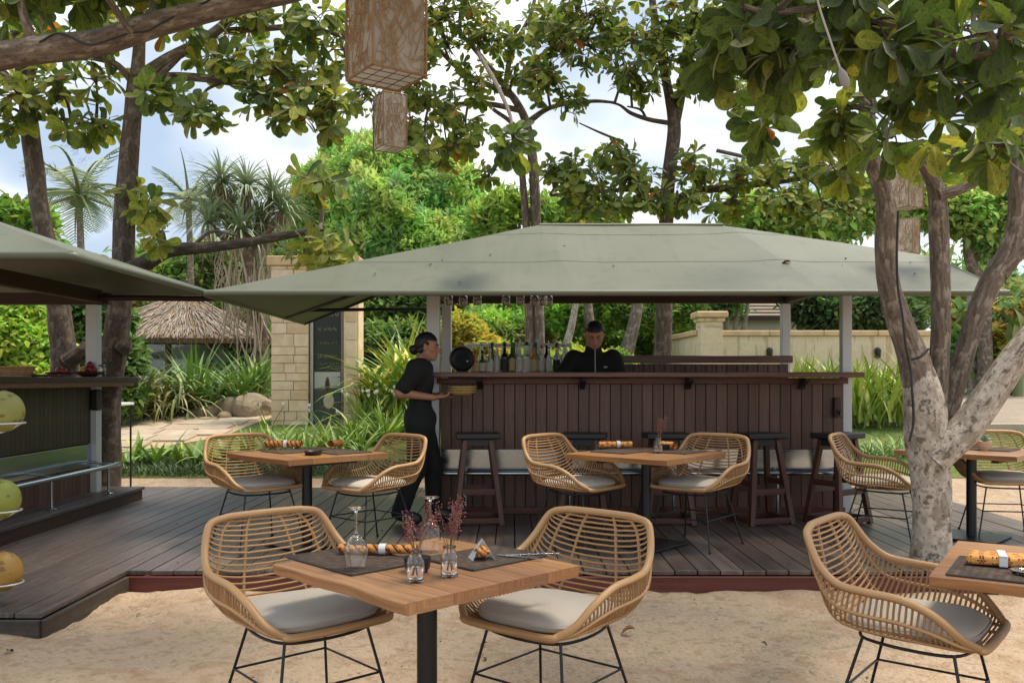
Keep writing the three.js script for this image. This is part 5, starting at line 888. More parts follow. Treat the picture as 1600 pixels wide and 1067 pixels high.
{
  // the tree outside the frame whose thick limb crosses the top left corner
  const D = 5;
  almond('almond_tree', 'almond tree whose thick pale limb crosses the top left corner', 101, [
    { name: 'trunk', p: [V(-5.2, -0.1, -4.6), V(-5.1, 1.2, -4.6), V(-4.6, 2.4, -4.8), at(-170, 150, D)], r: [0.17, 0.14, 0.12, 0.095] },
    { name: 'limb', p: pts(D, [-170, 140], [0, 88], [150, 66], [240, 38], [330, 16], [480, -18, 5.2], [680, -76, 5.4]), r: px(D, 24, 22, 21, 19, 17, 15, 11), rough: 0.16, m: M.bark },
    { name: 'branch', p: pts(D, [60, 90], [38, 30], [20, -60]), r: px(D, 9, 7, 5) }, { name: 'branch', p: pts(D, [300, 35], [350, 10], [420, -60]), r: px(D, 8, 6, 5) },
    { name: 'cable', p: pts(4.93, [60, 66, 4.92], [90, 52], [140, 70, 4.9], [165, 64, 4.9], [200, 52, 4.9], [230, 48, 4.9], [255, 34, 4.92], [290, 16, 4.95], [330, -2], [360, -26]), r: 0.006, n: 6, rough: 0, m: M.black },
  ], [
    { c: [20, -10, 5.2], r: [60, 30], n: 7 }, { c: [110, -30, 5.3], r: [60, 30], n: 7 }, { c: [210, -40, 5.3], r: [70, 30], n: 8 }, { c: [320, -70, 5.4], r: [70, 30], n: 7 }, { c: [30, 30, 6.6], r: [50, 24], n: 5 },
    { c: [100, -160, 4.4], r: [180, 70], n: 22 }, { c: [420, -180, 4.6], r: [180, 70], n: 22 }, { c: [700, -140, 4.8], r: [120, 60], n: 14 },
    { w: [-2.2, 4.6, -2.5], r: [1.6, 0.6, 1.6], n: 60 }, { w: [-2.4, 4.8, 0.4], r: [1.8, 0.6, 1.6], n: 40 }, { w: [0, 4.9, -3.2], r: [1.5, 0.5, 1.4], n: 56 }, { w: [-1.4, 5.4, -5.0], r: [1.4, 0.4, 1.0], n: 40 },
  ], { mix: [0.44, 0.3, 0.1, 0.12, 0.03, 0.01] });
  // two trunks behind the kiosk
  const D1 = 9.3;
  almond('almond_tree', 'slim leaning almond tree with knotted foot, leftmost behind the kiosk', 102, [
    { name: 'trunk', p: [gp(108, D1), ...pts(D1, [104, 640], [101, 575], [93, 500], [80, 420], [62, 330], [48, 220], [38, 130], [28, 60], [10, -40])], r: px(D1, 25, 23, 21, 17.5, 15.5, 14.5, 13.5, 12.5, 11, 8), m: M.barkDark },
    { name: 'knot', p: pts(9.2, [104, 566], [118, 556], [130, 545], [131, 532]), r: px(9.2, 14, 13, 11, 3), m: M.barkDark, rough: 0.3 },
    { name: 'branch', p: pts(D1, [38, 140], [60, 70], [72, 20], [80, -50]), r: px(D1, 9, 7, 6, 4) }, { name: 'branch', p: pts(D1, [40, 150], [0, 110], [-60, 60]), r: px(D1, 8, 6, 4) }, { name: 'branch', p: pts(D1, [46, 185], [90, 186], [130, 190], [160, 200]), r: px(D1, 4, 3, 2.4, 2) },
  ], [
    { c: [15, 60, 9], r: [50, 40], n: 8 }, { c: [80, 70, 9.2], r: [50, 40], n: 8 }, { c: [20, 140, 8.8], r: [40, 34], n: 6 }, { c: [90, 140, 9], r: [45, 34], n: 7 }, { c: [12, 190, 9], r: [24, 16], n: 3, mix: [0.1, 0.3, 0.4, 0.1, 0.1] }, { c: [120, 195, 9], r: [40, 18], n: 5, mix: [0.1, 0.2, 0.35, 0.25, 0.1] }, { c: [165, 195, 9], r: [18, 18], n: 3 }, { c: [150, 120, 9], r: [40, 30], n: 5 },
    { c: [40, -80, 9], r: [120, 60], n: 16 }, { c: [-120, 60, 9], r: [90, 80], n: 14 },
  ]);
  const D4 = 9.0;
  almond('almond_tree', 'straight almond tree with a long low branch toward the bar roof', 103, [
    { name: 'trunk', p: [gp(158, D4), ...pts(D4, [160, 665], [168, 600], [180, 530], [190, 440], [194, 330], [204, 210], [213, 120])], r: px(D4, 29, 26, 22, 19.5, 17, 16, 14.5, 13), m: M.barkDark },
    { name: 'burl', p: pts(8.9, [188, 548], [196, 540], [201, 530]), r: px(9, 12, 11, 3), m: M.barkDark, rough: 0.3 },
    { name: 'limb', p: pts(D4, [212, 135], [217, 70], [221, 10], [222, -60]), r: px(D4, 12, 9, 8, 6) }, { name: 'limb', p: pts(D4, [214, 125], [262, 92], [318, 62], [358, 30], [410, -30]), r: px(D4, 11, 9, 8, 7, 5) },
    { name: 'branch', p: pts(D4, [216, 145], [248, 118], [285, 82], [300, 60]), r: px(D4, 6, 5, 4, 3) }, { name: 'branch', p: pts(D4, [225, 122], [290, 120], [380, 132], [440, 152], [505, 188]), r: px(D4, 8, 7, 6, 5, 3) }, { name: 'branch', p: pts(D4, [350, 48], [420, 44], [480, 42], [550, 62]), r: px(D4, 5, 5, 4, 3) }, { name: 'branch', p: pts(D4, [206, 128], [180, 100], [120, 84], [60, 50]), r: px(D4, 6, 5, 4, 3) },
    { name: 'limb', p: pts(8.9, [190, 428, 8.95], [225, 412], [262, 392], [330, 386], [420, 373], [505, 357]), r: px(8.9, 16, 13, 11, 9, 7, 5), m: M.barkDark, rough: 0.22 }, { name: 'branch', p: pts(8.85, [500, 358], [503, 325], [494, 290], [470, 270]), r: px(8.9, 4, 3, 2.5, 2) }, { name: 'branch', p: pts(8.9, [262, 390], [240, 350], [225, 322]), r: px(8.9, 4, 3, 2) }, { name: 'branch', p: pts(8.9, [300, 385], [330, 362], [372, 368]), r: px(8.9, 3, 2.5, 2) },
  ], [
    { c: [255, 150, 8.6], r: [38, 26], n: 7 }, { c: [315, 178, 8.5], r: [38, 22], n: 8, mix: [0.2, 0.3, 0.2, 0.25, 0.05] }, { c: [180, 50, 8.8], r: [50, 44], n: 9 }, { c: [270, 40, 8.8], r: [50, 36], n: 8 }, { c: [340, 80, 8.8], r: [50, 32], n: 8 }, { c: [420, 90, 8.7], r: [50, 36], n: 9 }, { c: [480, 130, 8.7], r: [50, 36], n: 10 }, { c: [400, 150, 8.6], r: [36, 24], n: 6, mix: [0.2, 0.3, 0.2, 0.2, 0.05, 0.05] }, { c: [450, 175, 8.5], r: [36, 22], n: 7 }, { c: [525, 175, 8.6], r: [30, 30], n: 7, mix: [0.2, 0.25, 0.25, 0.2, 0.1] }, { c: [480, 40, 8.8], r: [60, 36], n: 9 }, { c: [540, 90, 9], r: [44, 40], n: 7 }, { c: [400, 20, 9], r: [60, 30], n: 8 },
    { c: [500, 280, 8.3], r: [36, 22], n: 6, mix: [0.2, 0.35, 0.2, 0.2, 0.05] }, { c: [525, 395, 8.3], r: [44, 20], n: 8, mix: [0.02, 0.1, 0.35, 0.25, 0.28] }, { c: [470, 385, 8.4], r: [22, 16], n: 4, mix: [0.02, 0.1, 0.3, 0.25, 0.3] }, { c: [228, 325, 8.8], r: [30, 26], n: 5, mix: [0.1, 0.3, 0.3, 0.1, 0.2] }, { c: [200, 300, 8.9], r: [22, 20], n: 3, mix: [0.1, 0.3, 0.3, 0.1, 0.2] }, { c: [245, 375, 8.6], r: [16, 20], n: 3, mix: [0, 0.1, 0.3, 0.2, 0.4] },
    { c: [250, -90, 8.8], r: [150, 60], n: 18 }, { c: [480, -90, 9], r: [120, 60], n: 16 },
  ]);
  const D5 = 12.5;
  almond('almond_tree', 'thin twin stemmed almond tree directly behind the left of the bar roof', 104, [
    { name: 'trunk', p: [gp(846, D5), ...pts(D5, [842, 480], [838, 350], [831, 240], [818, 180], [785, 130], [740, 75], [690, 20])], r: px(D5, 9, 8.5, 8, 7.5, 6.5, 5, 4, 2.5) }, { name: 'trunk', p: [gp(832, D5), ...pts(D5, [826, 460], [822, 350], [814, 255], [806, 200], [770, 170])], r: px(D5, 7, 6.5, 6, 5, 4, 3) },
    { name: 'branch', p: pts(D5, [800, 150], [720, 110], [680, 70], [655, 40]), r: px(D5, 5, 4, 3, 2.5) }, { name: 'branch', p: pts(D5, [812, 172], [760, 162], [680, 165], [600, 165]), r: px(D5, 5, 4, 4, 2.5) }, { name: 'branch', p: pts(D5, [826, 190], [860, 168], [925, 158], [960, 160]), r: px(D5, 5, 4, 3, 2) }, { name: 'branch', p: pts(D5, [790, 132], [800, 80], [830, 20], [840, -30]), r: px(D5, 5, 4, 3, 2) }, { name: 'branch', p: pts(9, [745, 80, 12], [775, 130, 9.5], [797, 180, 7.8], [800, 200, 7.2]), r: [0.03, 0.022, 0.016, 0.01] },
  ], [
    { c: [690, 185, 12], r: [48, 36], n: 10 }, { c: [730, 215, 12], r: [36, 30], n: 8 }, { c: [665, 235, 11.6], r: [30, 26], n: 6 }, { c: [700, 70, 12], r: [60, 44], n: 12 }, { c: [770, 50, 12], r: [60, 40], n: 12 }, { c: [625, 115, 12], r: [46, 36], n: 8 }, { c: [745, 130, 12], r: [50, 32], n: 9 }, { c: [850, 100, 12], r: [44, 36], n: 8 }, { c: [890, 150, 12], r: [34, 26], n: 6 }, { c: [620, 40, 12], r: [60, 36], n: 9 }, { c: [690, 10, 12], r: [60, 30], n: 9 }, { c: [700, 240, 12], r: [26, 18], n: 4, mix: [0.1, 0.2, 0.2, 0.3, 0.1, 0.1] }, { c: [560, 150, 12], r: [40, 40], n: 8 }, { c: [800, 226, 7.2], r: [20, 26], n: 4, size: 1.15, mix: [0.5, 0.4, 0.1] }, { c: [640, 190, 12], r: [34, 30], n: 7 },
    { c: [560, 50, 12], r: [50, 34], n: 7 }, { c: [655, 60, 12], r: [44, 34], n: 7 }, { c: [735, 20, 12], r: [50, 26], n: 7 }, { c: [825, 60, 12], r: [50, 32], n: 8 }, { c: [860, 20, 12.4], r: [50, 26], n: 7 }, { c: [660, 140, 12], r: [40, 28], n: 6 }, { c: [820, 110, 12], r: [40, 30], n: 6 }, { c: [760, 268, 12.2], r: [14, 18], n: 3 }, { c: [700, -80, 12], r: [160, 50], n: 16 },
  ], { mix: [0.2, 0.34, 0.26, 0.14, 0.05, 0.014], more: 1.6, size: 0.16 });
  const D6 = 12.0;
  almond('almond_tree', 'forked almond tree standing behind the middle of the bar roof', 105, [
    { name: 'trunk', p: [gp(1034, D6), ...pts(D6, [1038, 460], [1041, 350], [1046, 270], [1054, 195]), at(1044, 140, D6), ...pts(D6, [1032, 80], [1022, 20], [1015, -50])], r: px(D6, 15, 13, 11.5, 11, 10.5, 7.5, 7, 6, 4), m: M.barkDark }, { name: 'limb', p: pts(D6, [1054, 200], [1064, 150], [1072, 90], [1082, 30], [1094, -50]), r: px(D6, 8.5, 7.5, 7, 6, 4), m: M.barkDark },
    { name: 'branch', p: pts(D6, [1046, 192], [1012, 186], [985, 176], [968, 164], [944, 158]), r: px(D6, 4, 3.5, 3, 2, 1.5), m: M.barkDark }, { name: 'branch', p: pts(D6, [1010, 186], [1002, 172], [980, 166]), r: px(D6, 2.5, 2, 1.2), m: M.barkDark }, { name: 'branch', p: pts(D6, [975, 222], [940, 208], [905, 192]), r: px(D6, 2.2, 1.8, 1), m: M.barkDark },
    { name: 'limb', p: pts(D6, [1042, 335], [1070, 305], [1150, 292], [1240, 280], [1330, 268]), r: px(D6, 8, 7, 6, 5, 3), m: M.barkDark }, { name: 'branch', p: pts(D6, [1044, 300], [990, 296], [930, 300], [860, 305]), r: px(D6, 5, 4, 3, 2) }, { name: 'branch', p: pts(D6, [1075, 70], [1140, 74], [1220, 90], [1290, 100]), r: px(D6, 5, 4, 4, 3) }, { name: 'branch', p: pts(D6, [1032, 85], [980, 60], [930, 60], [880, 70]), r: px(D6, 4, 4, 3, 2) }, { name: 'branch', p: pts(D6, [1120, 235], [1160, 244], [1240, 262]), r: px(D6, 3, 3, 2) },
  ], [
    { c: [925, 75, 11.6], r: [52, 36], n: 10 }, { c: [980, 100, 11.6], r: [50, 30], n: 9 }, { c: [1010, 60, 11.6], r: [50, 30], n: 9 }, { c: [1110, 70, 11.4], r: [50, 34], n: 9 }, { c: [1050, 30, 11.6], r: [60, 26], n: 9 }, { c: [920, 20, 11.6], r: [60, 26], n: 9 }, { c: [1000, 125, 11.6], r: [40, 20], n: 6 }, { c: [870, 50, 11.8], r: [40, 36], n: 7 },
    { c: [900, 262, 11.6], r: [40, 22], n: 8, mix: [0.3, 0.36, 0.2, 0.1] }, { c: [955, 240, 11.8], r: [40, 22], n: 8 }, { c: [990, 275, 11.6], r: [44, 26], n: 10 }, { c: [900, 300, 11.6], r: [46, 20], n: 9 }, { c: [1000, 315, 11.6], r: [40, 18], n: 7 }, { c: [1085, 262, 11.8], r: [40, 26], n: 8 }, { c: [1150, 268, 11.6], r: [46, 20], n: 9 }, { c: [1215, 255, 11.6], r: [44, 24], n: 9, mix: [0.2, 0.3, 0.3, 0.14, 0.06] }, { c: [1280, 252, 11.6], r: [44, 30], n: 10, mix: [0.2, 0.3, 0.3, 0.14, 0.06, 0.02] }, { c: [1330, 290, 11.4], r: [40, 30], n: 8 }, { c: [1230, 305, 11.4], r: [50, 20], n: 9 }, { c: [1290, 335, 11.4], r: [50, 18], n: 8 }, { c: [860, 265, 11.8], r: [22, 22], n: 5 }, { c: [945, 330, 11.8], r: [60, 14], n: 8 },
    { c: [900, 10, 11.8], r: [50, 26], n: 7 }, { c: [960, 40, 11.8], r: [46, 26], n: 6 }, { c: [1045, 90, 11.4], r: [40, 28], n: 6 }, { c: [1090, 20, 11.6], r: [50, 26], n: 7 }, { c: [1140, 120, 11.6], r: [44, 26], n: 6 }, { c: [1180, 150, 11.8], r: [40, 24], n: 5 }, { c: [1095, 110, 11.6], r: [40, 22], n: 5 }, { c: [1130, 60, 11.8], r: [40, 30], n: 5 }, { c: [1075, 140, 11.8], r: [26, 16], n: 3 }, { c: [840, 130, 11.8], r: [34, 24], n: 5 }, { c: [1060, 310, 11.6], r: [50, 16], n: 6 }, { c: [1150, 320, 11.6], r: [50, 16], n: 6 }, { c: [1000, -60, 11.6], r: [200, 50], n: 18 },
  ], { mix: [0.22, 0.36, 0.25, 0.12, 0.04, 0.012], more: 1.8, size: 0.16 });
  const D7 = 5.9;
  almond('almond_tree', 'pale barked forked almond tree growing through the deck on the right', 106, [
    { name: 'trunk', p: [V(2.76, -0.2, -D7), ...pts(D7, [1456, 882], [1456, 800], [1452, 730], [1448, 690], [1446, 640], [1440, 600], [1430, 566], [1424, 552])], r: px(D7, 34, 32, 29, 29, 32, 32, 27, 20, 13), m: M.pale, n: 18, rough: 0.10 }, { name: 'limb', p: [...pts(D7, [1441, 612], [1428, 560]), at(1405, 500, D7), ...pts(D7, [1390, 445], [1384, 390], [1386, 330], [1378, 290], [1362, 245], [1356, 180], [1354, 120], [1348, 50], [1338, -40])], r: px(D7, 26, 23, 19, 17, 16, 17, 14, 14, 13, 12, 11, 10, 8), m: M.bark, n: 16, rough: 0.12 },
    { name: 'limb', p: pts(6.05, [1456, 690], [1464, 620], [1470, 540], [1471, 450], [1468, 370], [1464, 300], [1452, 270], [1430, 240]), r: px(6, 20, 17, 15, 14.5, 15, 13, 10, 7), m: M.bark, n: 14 }, { name: 'limb', p: pts(6.1, [1462, 690], [1484, 630], [1502, 570], [1524, 500], [1552, 435], [1576, 395], [1588, 350], [1592, 280], [1600, 200], [1612, 100]), r: px(6, 18, 17, 16, 16, 17, 16, 14, 12.5, 11, 8), m: M.bark, n: 14 }, { name: 'limb', p: pts(6.1, [1560, 428], [1590, 395], [1640, 370], [1720, 330]), r: px(6, 16, 14, 13, 10), m: M.bark }, { name: 'limb', p: pts(5.85, [1456, 722], [1478, 700], [1508, 672], [1545, 620], [1590, 555], [1640, 500], [1740, 420]), r: px(5.85, 24, 25, 25, 23, 21, 20, 16), m: M.pale, n: 16 },
    { name: 'limb', p: pts(6.0, [1440, 610], [1424, 550], [1412, 500], [1404, 470]), r: px(6, 18, 15, 12, 5), m: M.pale },
    { name: 'branch', p: pts(D7, [1354, 125], [1310, 108], [1262, 98], [1215, 90, 5.4]), r: px(D7, 6, 5, 5, 3), m: M.bark }, { name: 'branch', p: pts(6, [1466, 305], [1500, 296], [1530, 282], [1545, 262]), r: px(6, 10, 8, 6, 4), m: M.bark }, { name: 'branch', p: pts(5, [1350, 60, 5.8], [1400, 90, 5], [1470, 100, 4.4], [1560, 80, 4]), r: [0.04, 0.03, 0.025, 0.015], m: M.bark }, { name: 'branch', p: pts(5, [1345, 40, 5.8], [1290, 40, 4.8], [1220, 30, 4.2], [1160, 10, 4]), r: [0.035, 0.028, 0.022, 0.014], m: M.bark },
    { name: 'vine', p: pts(5, [1352, 155, 5.5], [1400, 200], [1440, 225], [1480, 243], [1540, 238], [1600, 222]), r: 0.006, n: 5, rough: 0, m: M.pale }, { name: 'vine', p: pts(5, [1530, 150], [1545, 210], [1570, 245], [1600, 270]), r: 0.005, n: 5, rough: 0, m: M.pale },
    { name: 'cable', p: pts(5.72, [1404, 330], [1402, 400], [1404, 450, 5.75], [1412, 500], [1416, 540, 5.72], [1424, 580], [1426, 610, 5.7], [1428, 660], [1422, 690, 5.72]), r: 0.0085, n: 6, rough: 0, m: M.black }, { name: 'cable', p: pts(5.7, [1424, 562], [1438, 558, 5.68], [1452, 545]), r: 0.008, n: 6, rough: 0, m: M.black },
  ], [
    { c: [1170, 40, 4.2], r: [56, 40], n: 6 }, { c: [1130, 85, 4.4], r: [26, 30], n: 3 }, { c: [1235, 80, 4.3], r: [56, 34], n: 6 }, { c: [1215, 165, 5], r: [30, 18], n: 2, mix: [0.5, 0.4, 0.1] }, { c: [1190, 200, 5.2], r: [20, 12], n: 2 }, { c: [1400, 40, 3.7], r: [80, 40], n: 6 }, { c: [1300, 10, 3.9], r: [70, 30], n: 6 }, { c: [1440, 120, 4.3], r: [60, 36], n: 5 }, { c: [1520, 40, 3.6], r: [80, 40], n: 6 }, { c: [1570, 140, 4.2], r: [50, 40], n: 4 }, { c: [1480, 195, 4.6], r: [60, 22], n: 4 }, { c: [1570, 225, 4.8], r: [44, 22], n: 4 }, { c: [1395, 215, 5], r: [34, 22], n: 3 }, { c: [1290, 215, 5.6], r: [40, 18], n: 4, mix: [0.2, 0.4, 0.3, 0.1] }, { c: [1320, 170, 5.4], r: [36, 24], n: 3 }, { c: [1310, 265, 6.2], r: [34, 12], n: 3, mix: [0.1, 0.3, 0.4, 0.2] }, { c: [1420, 160, 4.6], r: [40, 24], n: 3 }, { c: [1520, 110, 5], r: [60, 30], n: 4 }, { c: [1250, 20, 5.6], r: [80, 40], n: 6 }, { c: [1350, 70, 5.4], r: [60, 40], n: 5 }, { c: [1580, 60, 5.6], r: [60, 60], n: 6 }, { c: [1480, 40, 6.4], r: [90, 50], n: 7 }, { c: [1560, 230, 7.5], r: [60, 40], n: 7, mix: [0.1, 0.3, 0.4, 0.2] }, { c: [1460, 250, 7.5], r: [40, 30], n: 5, mix: [0.1, 0.3, 0.4, 0.2] },
    { c: [1250, -90, 4.4], r: [160, 60], n: 20 }, { c: [1500, -90, 4.2], r: [160, 60], n: 20 },
    { w: [2.2, 4.7, -2.6], r: [1.6, 0.6, 1.5], n: 56 }, { w: [2.6, 4.9, 0.3], r: [1.8, 0.6, 1.6], n: 30 }, { w: [3.2, 4.9, -6.5], r: [1.6, 0.6, 1.6], n: 44 }, { w: [1.0, 5.2, -5.2], r: [1.5, 0.4, 1.2], n: 46 },
  ], { mix: [0.58, 0.3, 0.06, 0.05, 0.02, 0.005], size: 0.185, more: 1.05 });
}

// ---------------------------------------------------------------- background trees and shrubs: crowns of leaf clumps
function clump(seed, n = 16, wid = 0.34) {
  const r = mulberry(seed), l = []; for (let i = 0; i < n; i++) { const g = leafShape(rr(0.5, 0.8, r), wid * rr(0.7, 1.2, r), rr(-0.3, 0.9, r), 0.12, 3, 0.5), d = V(rr(-1, 1, r), rr(-0.5, 1, r), rr(-1, 1, r)).normalize(), p = V(rr(-1, 1, r), rr(-1, 1, r), rr(-1, 1, r)).multiplyScalar(0.55); g.applyMatrix4(dirMat(p, d, V(rr(-0.6, 0.6, r), 1, rr(-0.6, 0.6, r)), 1)); l.push(g); } return merge(l);
}
const CL = { broad: clump(1, 16, 0.36), fine: clump(2, 26, 0.2), strap: clump(3, 18, 0.14) };
function bush(name, label, cat, seed, blobs, o) {
  const r = mulberry(seed), base = o.base, t = thing(name, label, cat, base, 0, o.group), col = new THREE.Color(), M4 = [], C = [];
  for (const [x, y, d, rp, sq = 0.8] of blobs) {
    const c = at(x, y, d), rad = rp * d / F, n = Math.round((o.n ?? 150) * (o.k ?? 1));
    for (let i = 0; i < n; i++) {
      let v; do { v = V(rr(-1, 1, r), rr(-1, 1, r), rr(-1, 1, r)); } while (v.lengthSq() > 1 || v.lengthSq() < 0.2);
      v.multiplyScalar(0.86 + 0.3 * noise3(v.x * 3 + seed, v.y * 3, v.z * 3, 5)); const p = c.clone().add(V(v.x * rad, v.y * rad * sq, v.z * rad));
      const s = (o.leaf ?? 0.3) * rr(0.7, 1.35, r), q = new THREE.Quaternion().setFromEuler(new THREE.Euler(rr(-0.6, 0.6, r), rr(0, 6.28, r), rr(-0.6, 0.6, r)));
      M4.push(new THREE.Matrix4().compose(p.sub(base), q, V(s, s, s))); const k = noise3(p.x * 0.9 + seed, p.y * 0.9, p.z * 0.9, 9), a = o.cols[Math.floor(clamp(k * 1.3 - 0.15 + rr(-0.2, 0.2, r), 0, 0.999) * o.cols.length)]; C.push(a.map((w) => w * (o.gain ?? 1.5) * rr(0.8, 1.2, r)));
    }
  }
  const im = new THREE.InstancedMesh(CL[o.kind ?? 'broad'], M.foliage, M4.length); im.name = 'crown'; im.userData.kind = 'stuff'; M4.forEach((m, i) => { im.setMatrixAt(i, m); im.setColorAt(i, col.setRGB(...C[i])); }); t.add(im);
  for (const l of o.limbs ?? []) part(t, l.name ?? 'trunk', sweep(l.p.map((p) => p.clone().sub(base)), l.r, 9, { seg: 16, rough: 0.15, seed }), l.m ?? M.bark);
  return t;
}
const G = { pale: [[0.13, 0.21, 0.045], [0.18, 0.27, 0.06], [0.24, 0.33, 0.085], [0.15, 0.25, 0.085]], bright: [[0.11, 0.20, 0.03], [0.17, 0.28, 0.04], [0.24, 0.34, 0.06], [0.13, 0.25, 0.06]], mid: [[0.07, 0.13, 0.025], [0.10, 0.18, 0.035], [0.15, 0.22, 0.05], [0.08, 0.15, 0.05]], dark: [[0.035, 0.07, 0.02], [0.05, 0.10, 0.028], [0.075, 0.13, 0.035]], yellow: [[0.30, 0.34, 0.04], [0.22, 0.32, 0.04], [0.38, 0.36, 0.05], [0.45, 0.36, 0.05]], olive: [[0.10, 0.13, 0.04], [0.15, 0.18, 0.06], [0.2, 0.21, 0.07]] };
bush('leafy_tree', 'bright green rounded tree rising behind the left of the bar roof', 'tree', 201, [[520, 300, 30, 62], [600, 262, 30, 66], [680, 296, 30, 66], [600, 330, 29, 84], [722, 345, 30, 54], [500, 345, 30, 56], [650, 385, 29, 80], [560, 390, 29, 76], [540, 250, 31, 36]], { base: gp(620, 30), cols: G.pale, n: 420, leaf: 0.36, kind: 'fine', gain: 2.1, limbs: [{ p: [gp(620, 30), at(615, 420, 30), at(600, 330, 30)], r: [0.3, 0.22, 0.1] }] });
bush('leafy_tree', 'small lacy green tree behind the ridge of the bar roof', 'tree', 202, [[800, 325, 25, 38, 0.6], [770, 345, 25, 36, 0.6], [870, 340, 25, 46, 0.6], [930, 345, 25, 40, 0.5]], { base: gp(820, 25), cols: G.bright, n: 70, leaf: 0.42, kind: 'fine', limbs: [{ p: [gp(820, 25), at(818, 420, 25), at(800, 330, 25)], r: [0.14, 0.1, 0.04] }] });
bush('leafy_tree', 'mid green tree behind the right slope of the bar roof', 'tree', 203, [[1180, 335, 21, 46, 0.6], [1240, 345, 21, 52, 0.7], [1300, 340, 21, 52, 0.7], [1350, 320, 21, 50, 0.8]], { base: gp(1260, 21), cols: G.pale, n: 190, leaf: 0.3, gain: 1.9, limbs: [{ p: [gp(1262, 21), at(1260, 430, 21), at(1250, 350, 21)], r: [0.16, 0.12, 0.05] }] });
bush('leafy_tree', 'tall leafy tree at the right edge behind the forked trunk', 'tree', 204, [[1420, 320, 23, 46], [1500, 330, 23, 50], [1570, 370, 23, 52], [1600, 320, 23, 60], [1530, 270, 24, 60]], { base: gp(1540, 23), cols: G.pale, n: 190, leaf: 0.33, gain: 1.9, limbs: [{ p: [gp(1540, 23), at(1535, 450, 23), at(1515, 400, 23), at(1512, 330, 23)], r: [0.2, 0.16, 0.13, 0.06] }, { p: [gp(1520, 23.4), at(1520, 440, 23.4), at(1528, 350, 23.4)], r: [0.14, 0.11, 0.06], m: M.pale }] });
bush('dark_tree', 'dense dark green tree overhanging the cream garden wall', 'tree', 205, [[1262, 474, 19.4, 30, 0.8], [1300, 485, 19.4, 48, 0.8], [1360, 485, 19.4, 44, 0.8], [1400, 500, 19.4, 36]], { base: gp(1300, 19.6), cols: G.dark, n: 240, leaf: 0.22, limbs: [{ p: [gp(1300, 19.6), at(1300, 540, 19.6), at(1290, 490, 19.6)], r: [0.16, 0.13, 0.06] }] });
bush('shrub_tree', 'pale green shrubby tree seen over the liquor bottles', 'tree', 206, [[720, 490, 22, 46], [780, 480, 22, 50], [840, 490, 22, 48], [760, 520, 21, 44], [820, 530, 21, 44]], { base: gp(780, 22), cols: G.olive.concat(G.bright), n: 260, leaf: 0.27, gain: 2.0, kind: 'fine', limbs: [{ p: [gp(790, 22), at(790, 540, 22), at(780, 490, 22)], r: [0.12, 0.1, 0.05] }] });
bush('leafy_tree', 'green tree with slanting bare trunks behind the barman', 'tree', 207, [[890, 485, 20, 44], [940, 480, 20, 44], [1000, 478, 20, 48], [1060, 485, 21, 40], [900, 530, 22, 40], [960, 530, 22, 44], [1020, 525, 22, 40]], { base: gp(960, 20), cols: G.mid.concat(G.bright), n: 260, leaf: 0.24, gain: 2.0, kind: 'fine', limbs: [{ p: [gp(965, 18.5), at(978, 560, 18.5), at(992, 500, 18.5), at(1002, 440, 18.5)], r: [0.17, 0.15, 0.13, 0.1] }, { p: [gp(872, 18.8), at(880, 560, 18.8), at(893, 510, 18.8), at(905, 440, 18.8)], r: [0.12, 0.1, 0.08, 0.05], m: M.pale }, { p: [gp(928, 19), at(924, 540, 19), at(920, 490, 19), at(914, 430, 19)], r: [0.12, 0.11, 0.1, 0.08] }] });
bush('grey_shrub', 'twisted pale limbed tree between house and garden wall', 'tree', 208, [[1130, 470, 22, 30, 0.6], [1090, 478, 22, 26, 0.6]], { base: gp(1140, 22), cols: G.mid, n: 50, leaf: 0.32, limbs: [0, 1, 2, 3].map((i) => ({ p: [gp(1128 + i * 7, 22), at(1130 + i * 8, 545, 22), at(1122 + i * 14, 505, 22), at(1136 + i * 12, 460, 22)], r: [0.08, 0.07, 0.06, 0.04], m: M.pale })) });
bush('shrub', 'lush lime green shrub behind the kiosk at the left edge', 'shrub', 209, [[10, 530, 12.5, 56], [58, 545, 12.5, 36], [-50, 520, 12.5, 60], [25, 490, 12.6, 34], [-20, 580, 12.4, 50], [60, 590, 12.3, 30]], { base: gp(10, 12.5), cols: [[0.24, 0.36, 0.05], [0.32, 0.42, 0.07], [0.18, 0.28, 0.04]], n: 170, leaf: 0.17 });
bush('leafy_tree', 'low green tree crown showing just over the kiosk roof', 'tree', 210, [[15, 345, 17, 28, 0.7], [52, 352, 17, 22, 0.7], [-35, 350, 17, 40]], { base: gp(0, 17), cols: G.bright, n: 80, leaf: 0.32, limbs: [{ p: [gp(0, 17), at(0, 450, 17), at(10, 360, 17)], r: [0.12, 0.1, 0.04] }] });
bush('shrub', 'green bushes between the two trunks behind the kiosk', 'shrub', 211, [[125, 490, 15, 40], [170, 505, 15, 34], [140, 545, 15, 44], [190, 560, 15, 34], [120, 600, 15, 44], [180, 620, 15, 34]], { base: gp(150, 15), cols: G.mid, n: 170, leaf: 0.2 });
bush('leafy_tree', 'hazy green trees behind the thatched hut', 'tree', 212, [[230, 430, 40, 46], [290, 440, 40, 46], [350, 420, 40, 46], [410, 440, 40, 50], [170, 450, 40, 50], [450, 400, 40, 46]], { base: gp(300, 40), cols: G.bright.concat(G.olive), n: 110, leaf: 0.6, kind: 'fine', limbs: [{ p: [gp(300, 40), at(300, 450, 40)], r: [0.25, 0.15] }] });
bush('shrub', 'yellow croton bush beside the left bar post', 'shrub', 213, [[722, 520, 13, 30], [745, 545, 13, 30], [705, 550, 13, 30], [780, 565, 13.4, 30], [720, 590, 13, 36]], { base: gp(735, 13), cols: G.yellow, n: 260, leaf: 0.13 });
